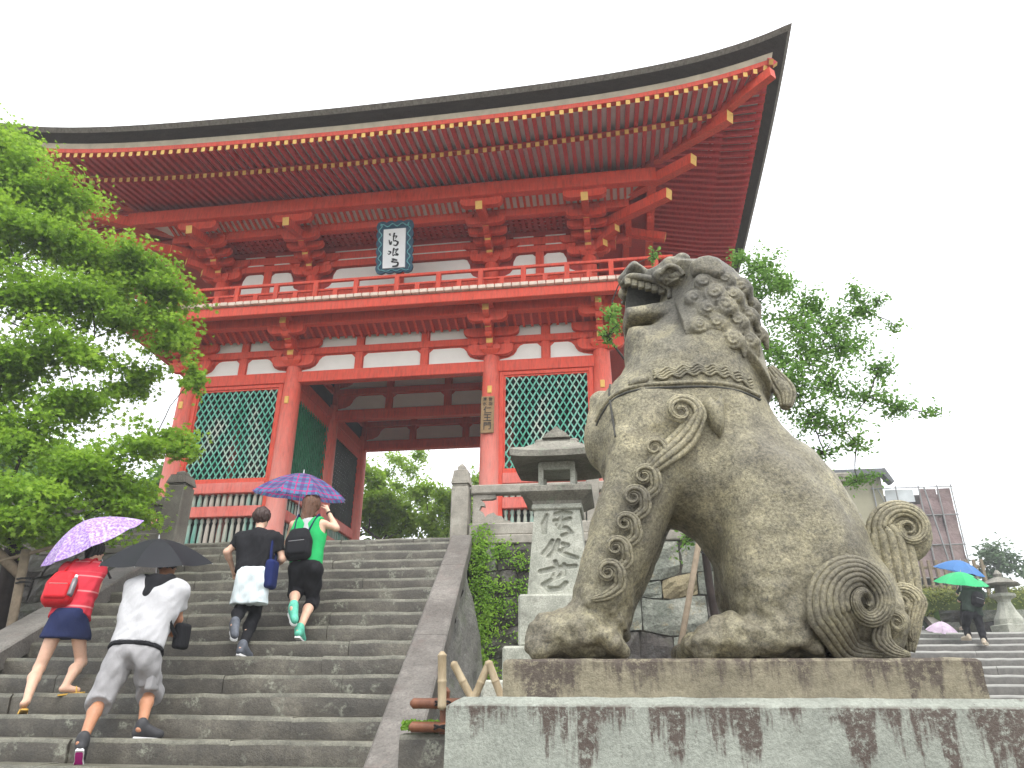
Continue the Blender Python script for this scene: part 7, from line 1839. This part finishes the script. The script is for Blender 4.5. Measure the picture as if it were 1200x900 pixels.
for z in (4.6,5.3):
    q=MB(); q.bbox(10.3,13.2,30.06,30.12,z,z+.10,.01); q.build('fence_rail',M['wood_grey'],wf)
def hedge(label,x0,x1,y0,y1,z0,z1,seed):
    root=empty('clipped_hedge',((x0+x1)/2,(y0+y1)/2,z0),0,label,'hedge','clipped hedges above the low wall'); vs=[];NX_,K=40,14
    for i in range(NX_+1):
        x=x0+(x1-x0)*i/NX_; e=min(1,min(i,NX_-i)/2.5)**.5
        for k in range(K+1):
            a=math.pi*k/K; y=(y0+y1)/2-math.cos(a)*(y1-y0)/2*(.9+.1*e); z=z0+(z1-z0)*e*max(0,math.sin(a))**.45; vs.append((x+.02*mn.noise((x*4,k,seed)),y,z+.03*mn.noise((x*3,y*3,seed))))
    m=MB(); m.add(vs,[(i*(K+1)+k,(i+1)*(K+1)+k,(i+1)*(K+1)+k+1,i*(K+1)+k+1) for i in range(NX_) for k in range(K)]); m.build('hedge_body',M['hedge'],root,smooth=True)
    V=np.array(vs); R=np.random.RandomState(seed); P=V[R.randint(0,len(V),9000)]+R.normal(0,.07,(9000,3)); N_=P-np.array([(x0+x1)/2,(y0+y1)/2,z0]); N_[:,0]*=.05; leaf_mesh('foliage',P,N_,.07,'oval',M['hedge_leaf'],seed,root,.4)
M['hedge']=simple('hedge_shade',(.05,.07,.012,1),.9,.3,9,.6,30); M['hedge_leaf']=leaf_mat('hedge_leaf',(.09,.115,.018,1),(.15,.175,.03,1),(.22,.235,.04,1),.2,1.0)
hedge('long clipped hedge behind the distant walker, left of the squat lantern',6.0,10.15,24.3,25.5,3.0,3.72,1); hedge('short clipped hedge at the right edge behind the squat lantern',10.75,16,24.3,25.5,3.0,3.72,2)
sl=empty('squat_lantern',(10.45,23.25,2.29),0,'squat stone lantern with flared foot and wide roof by the far steps','stone lantern')
for nm,pr,nn in (('foot',[(.50,0),(.52,.22),(.40,.26)],6),('flared_shaft',[(.38,.26),(.36,.40),(.24,.62),(.16,.85),(.18,.92)],12),('platform',[(.18,.92),(.34,1.0),(.36,1.06),(.20,1.10)],6),('light_box',[(.17,1.10),(.17,1.32)],6),('lantern_roof',[(.50,1.30),(.54,1.34),(.34,1.44),(.12,1.54)],6),('finial',[(.10,1.54),(.12,1.62),(.03,1.74)],10)):
    m=MB(); m.lathe(pr,(10.45,23.25,2.29),nn); m.build(nm,M['lantern'] if nm in('flared_shaft','platform','foot') else M['lantern_dark'],sl)
for i,(x,y,z,rx,rz) in enumerate([(20.6,45,6.6,2.3,2.4),(25.5,46,7.4,2.8,3.0),(17.6,52,6.4,1.9,1.9)]):
    tree(['soft green tree on the right behind the umbrellas','green tree at the right edge of the view','small pale tree between scaffolding and right hand trees'][i],'tree',(x,y,2.8),(x,y,z-rz*.4),pads_blob((x,y,z),rx,rz,18,i+20),420,.26,'oval',M['far_green'],M['bark_grey'],.2,30+i,.9,'trees at far right',name='broadleaf_tree')

# rain mist: one closed volume round everything
hm=MB(); hm.box(-430,430,-100,420,-2.6,62); hz=hm.build('haze',[bpy.data.materials.new('rain_mist')]); tag(hz,'thin pale rain mist filling the air',kind='stuff')
hmt=hz.data.materials[0]; hmt.use_nodes=True; hmt.node_tree.nodes.remove(hmt.node_tree.nodes['Principled BSDF'])
pv=hmt.node_tree.nodes.new('ShaderNodeVolumePrincipled'); pv.inputs['Density'].default_value=0.0022; pv.inputs['Color'].default_value=(.93,.96,1,1); hmt.node_tree.links.new(pv.outputs[0],hmt.node_tree.nodes['Material Output'].inputs['Volume'])
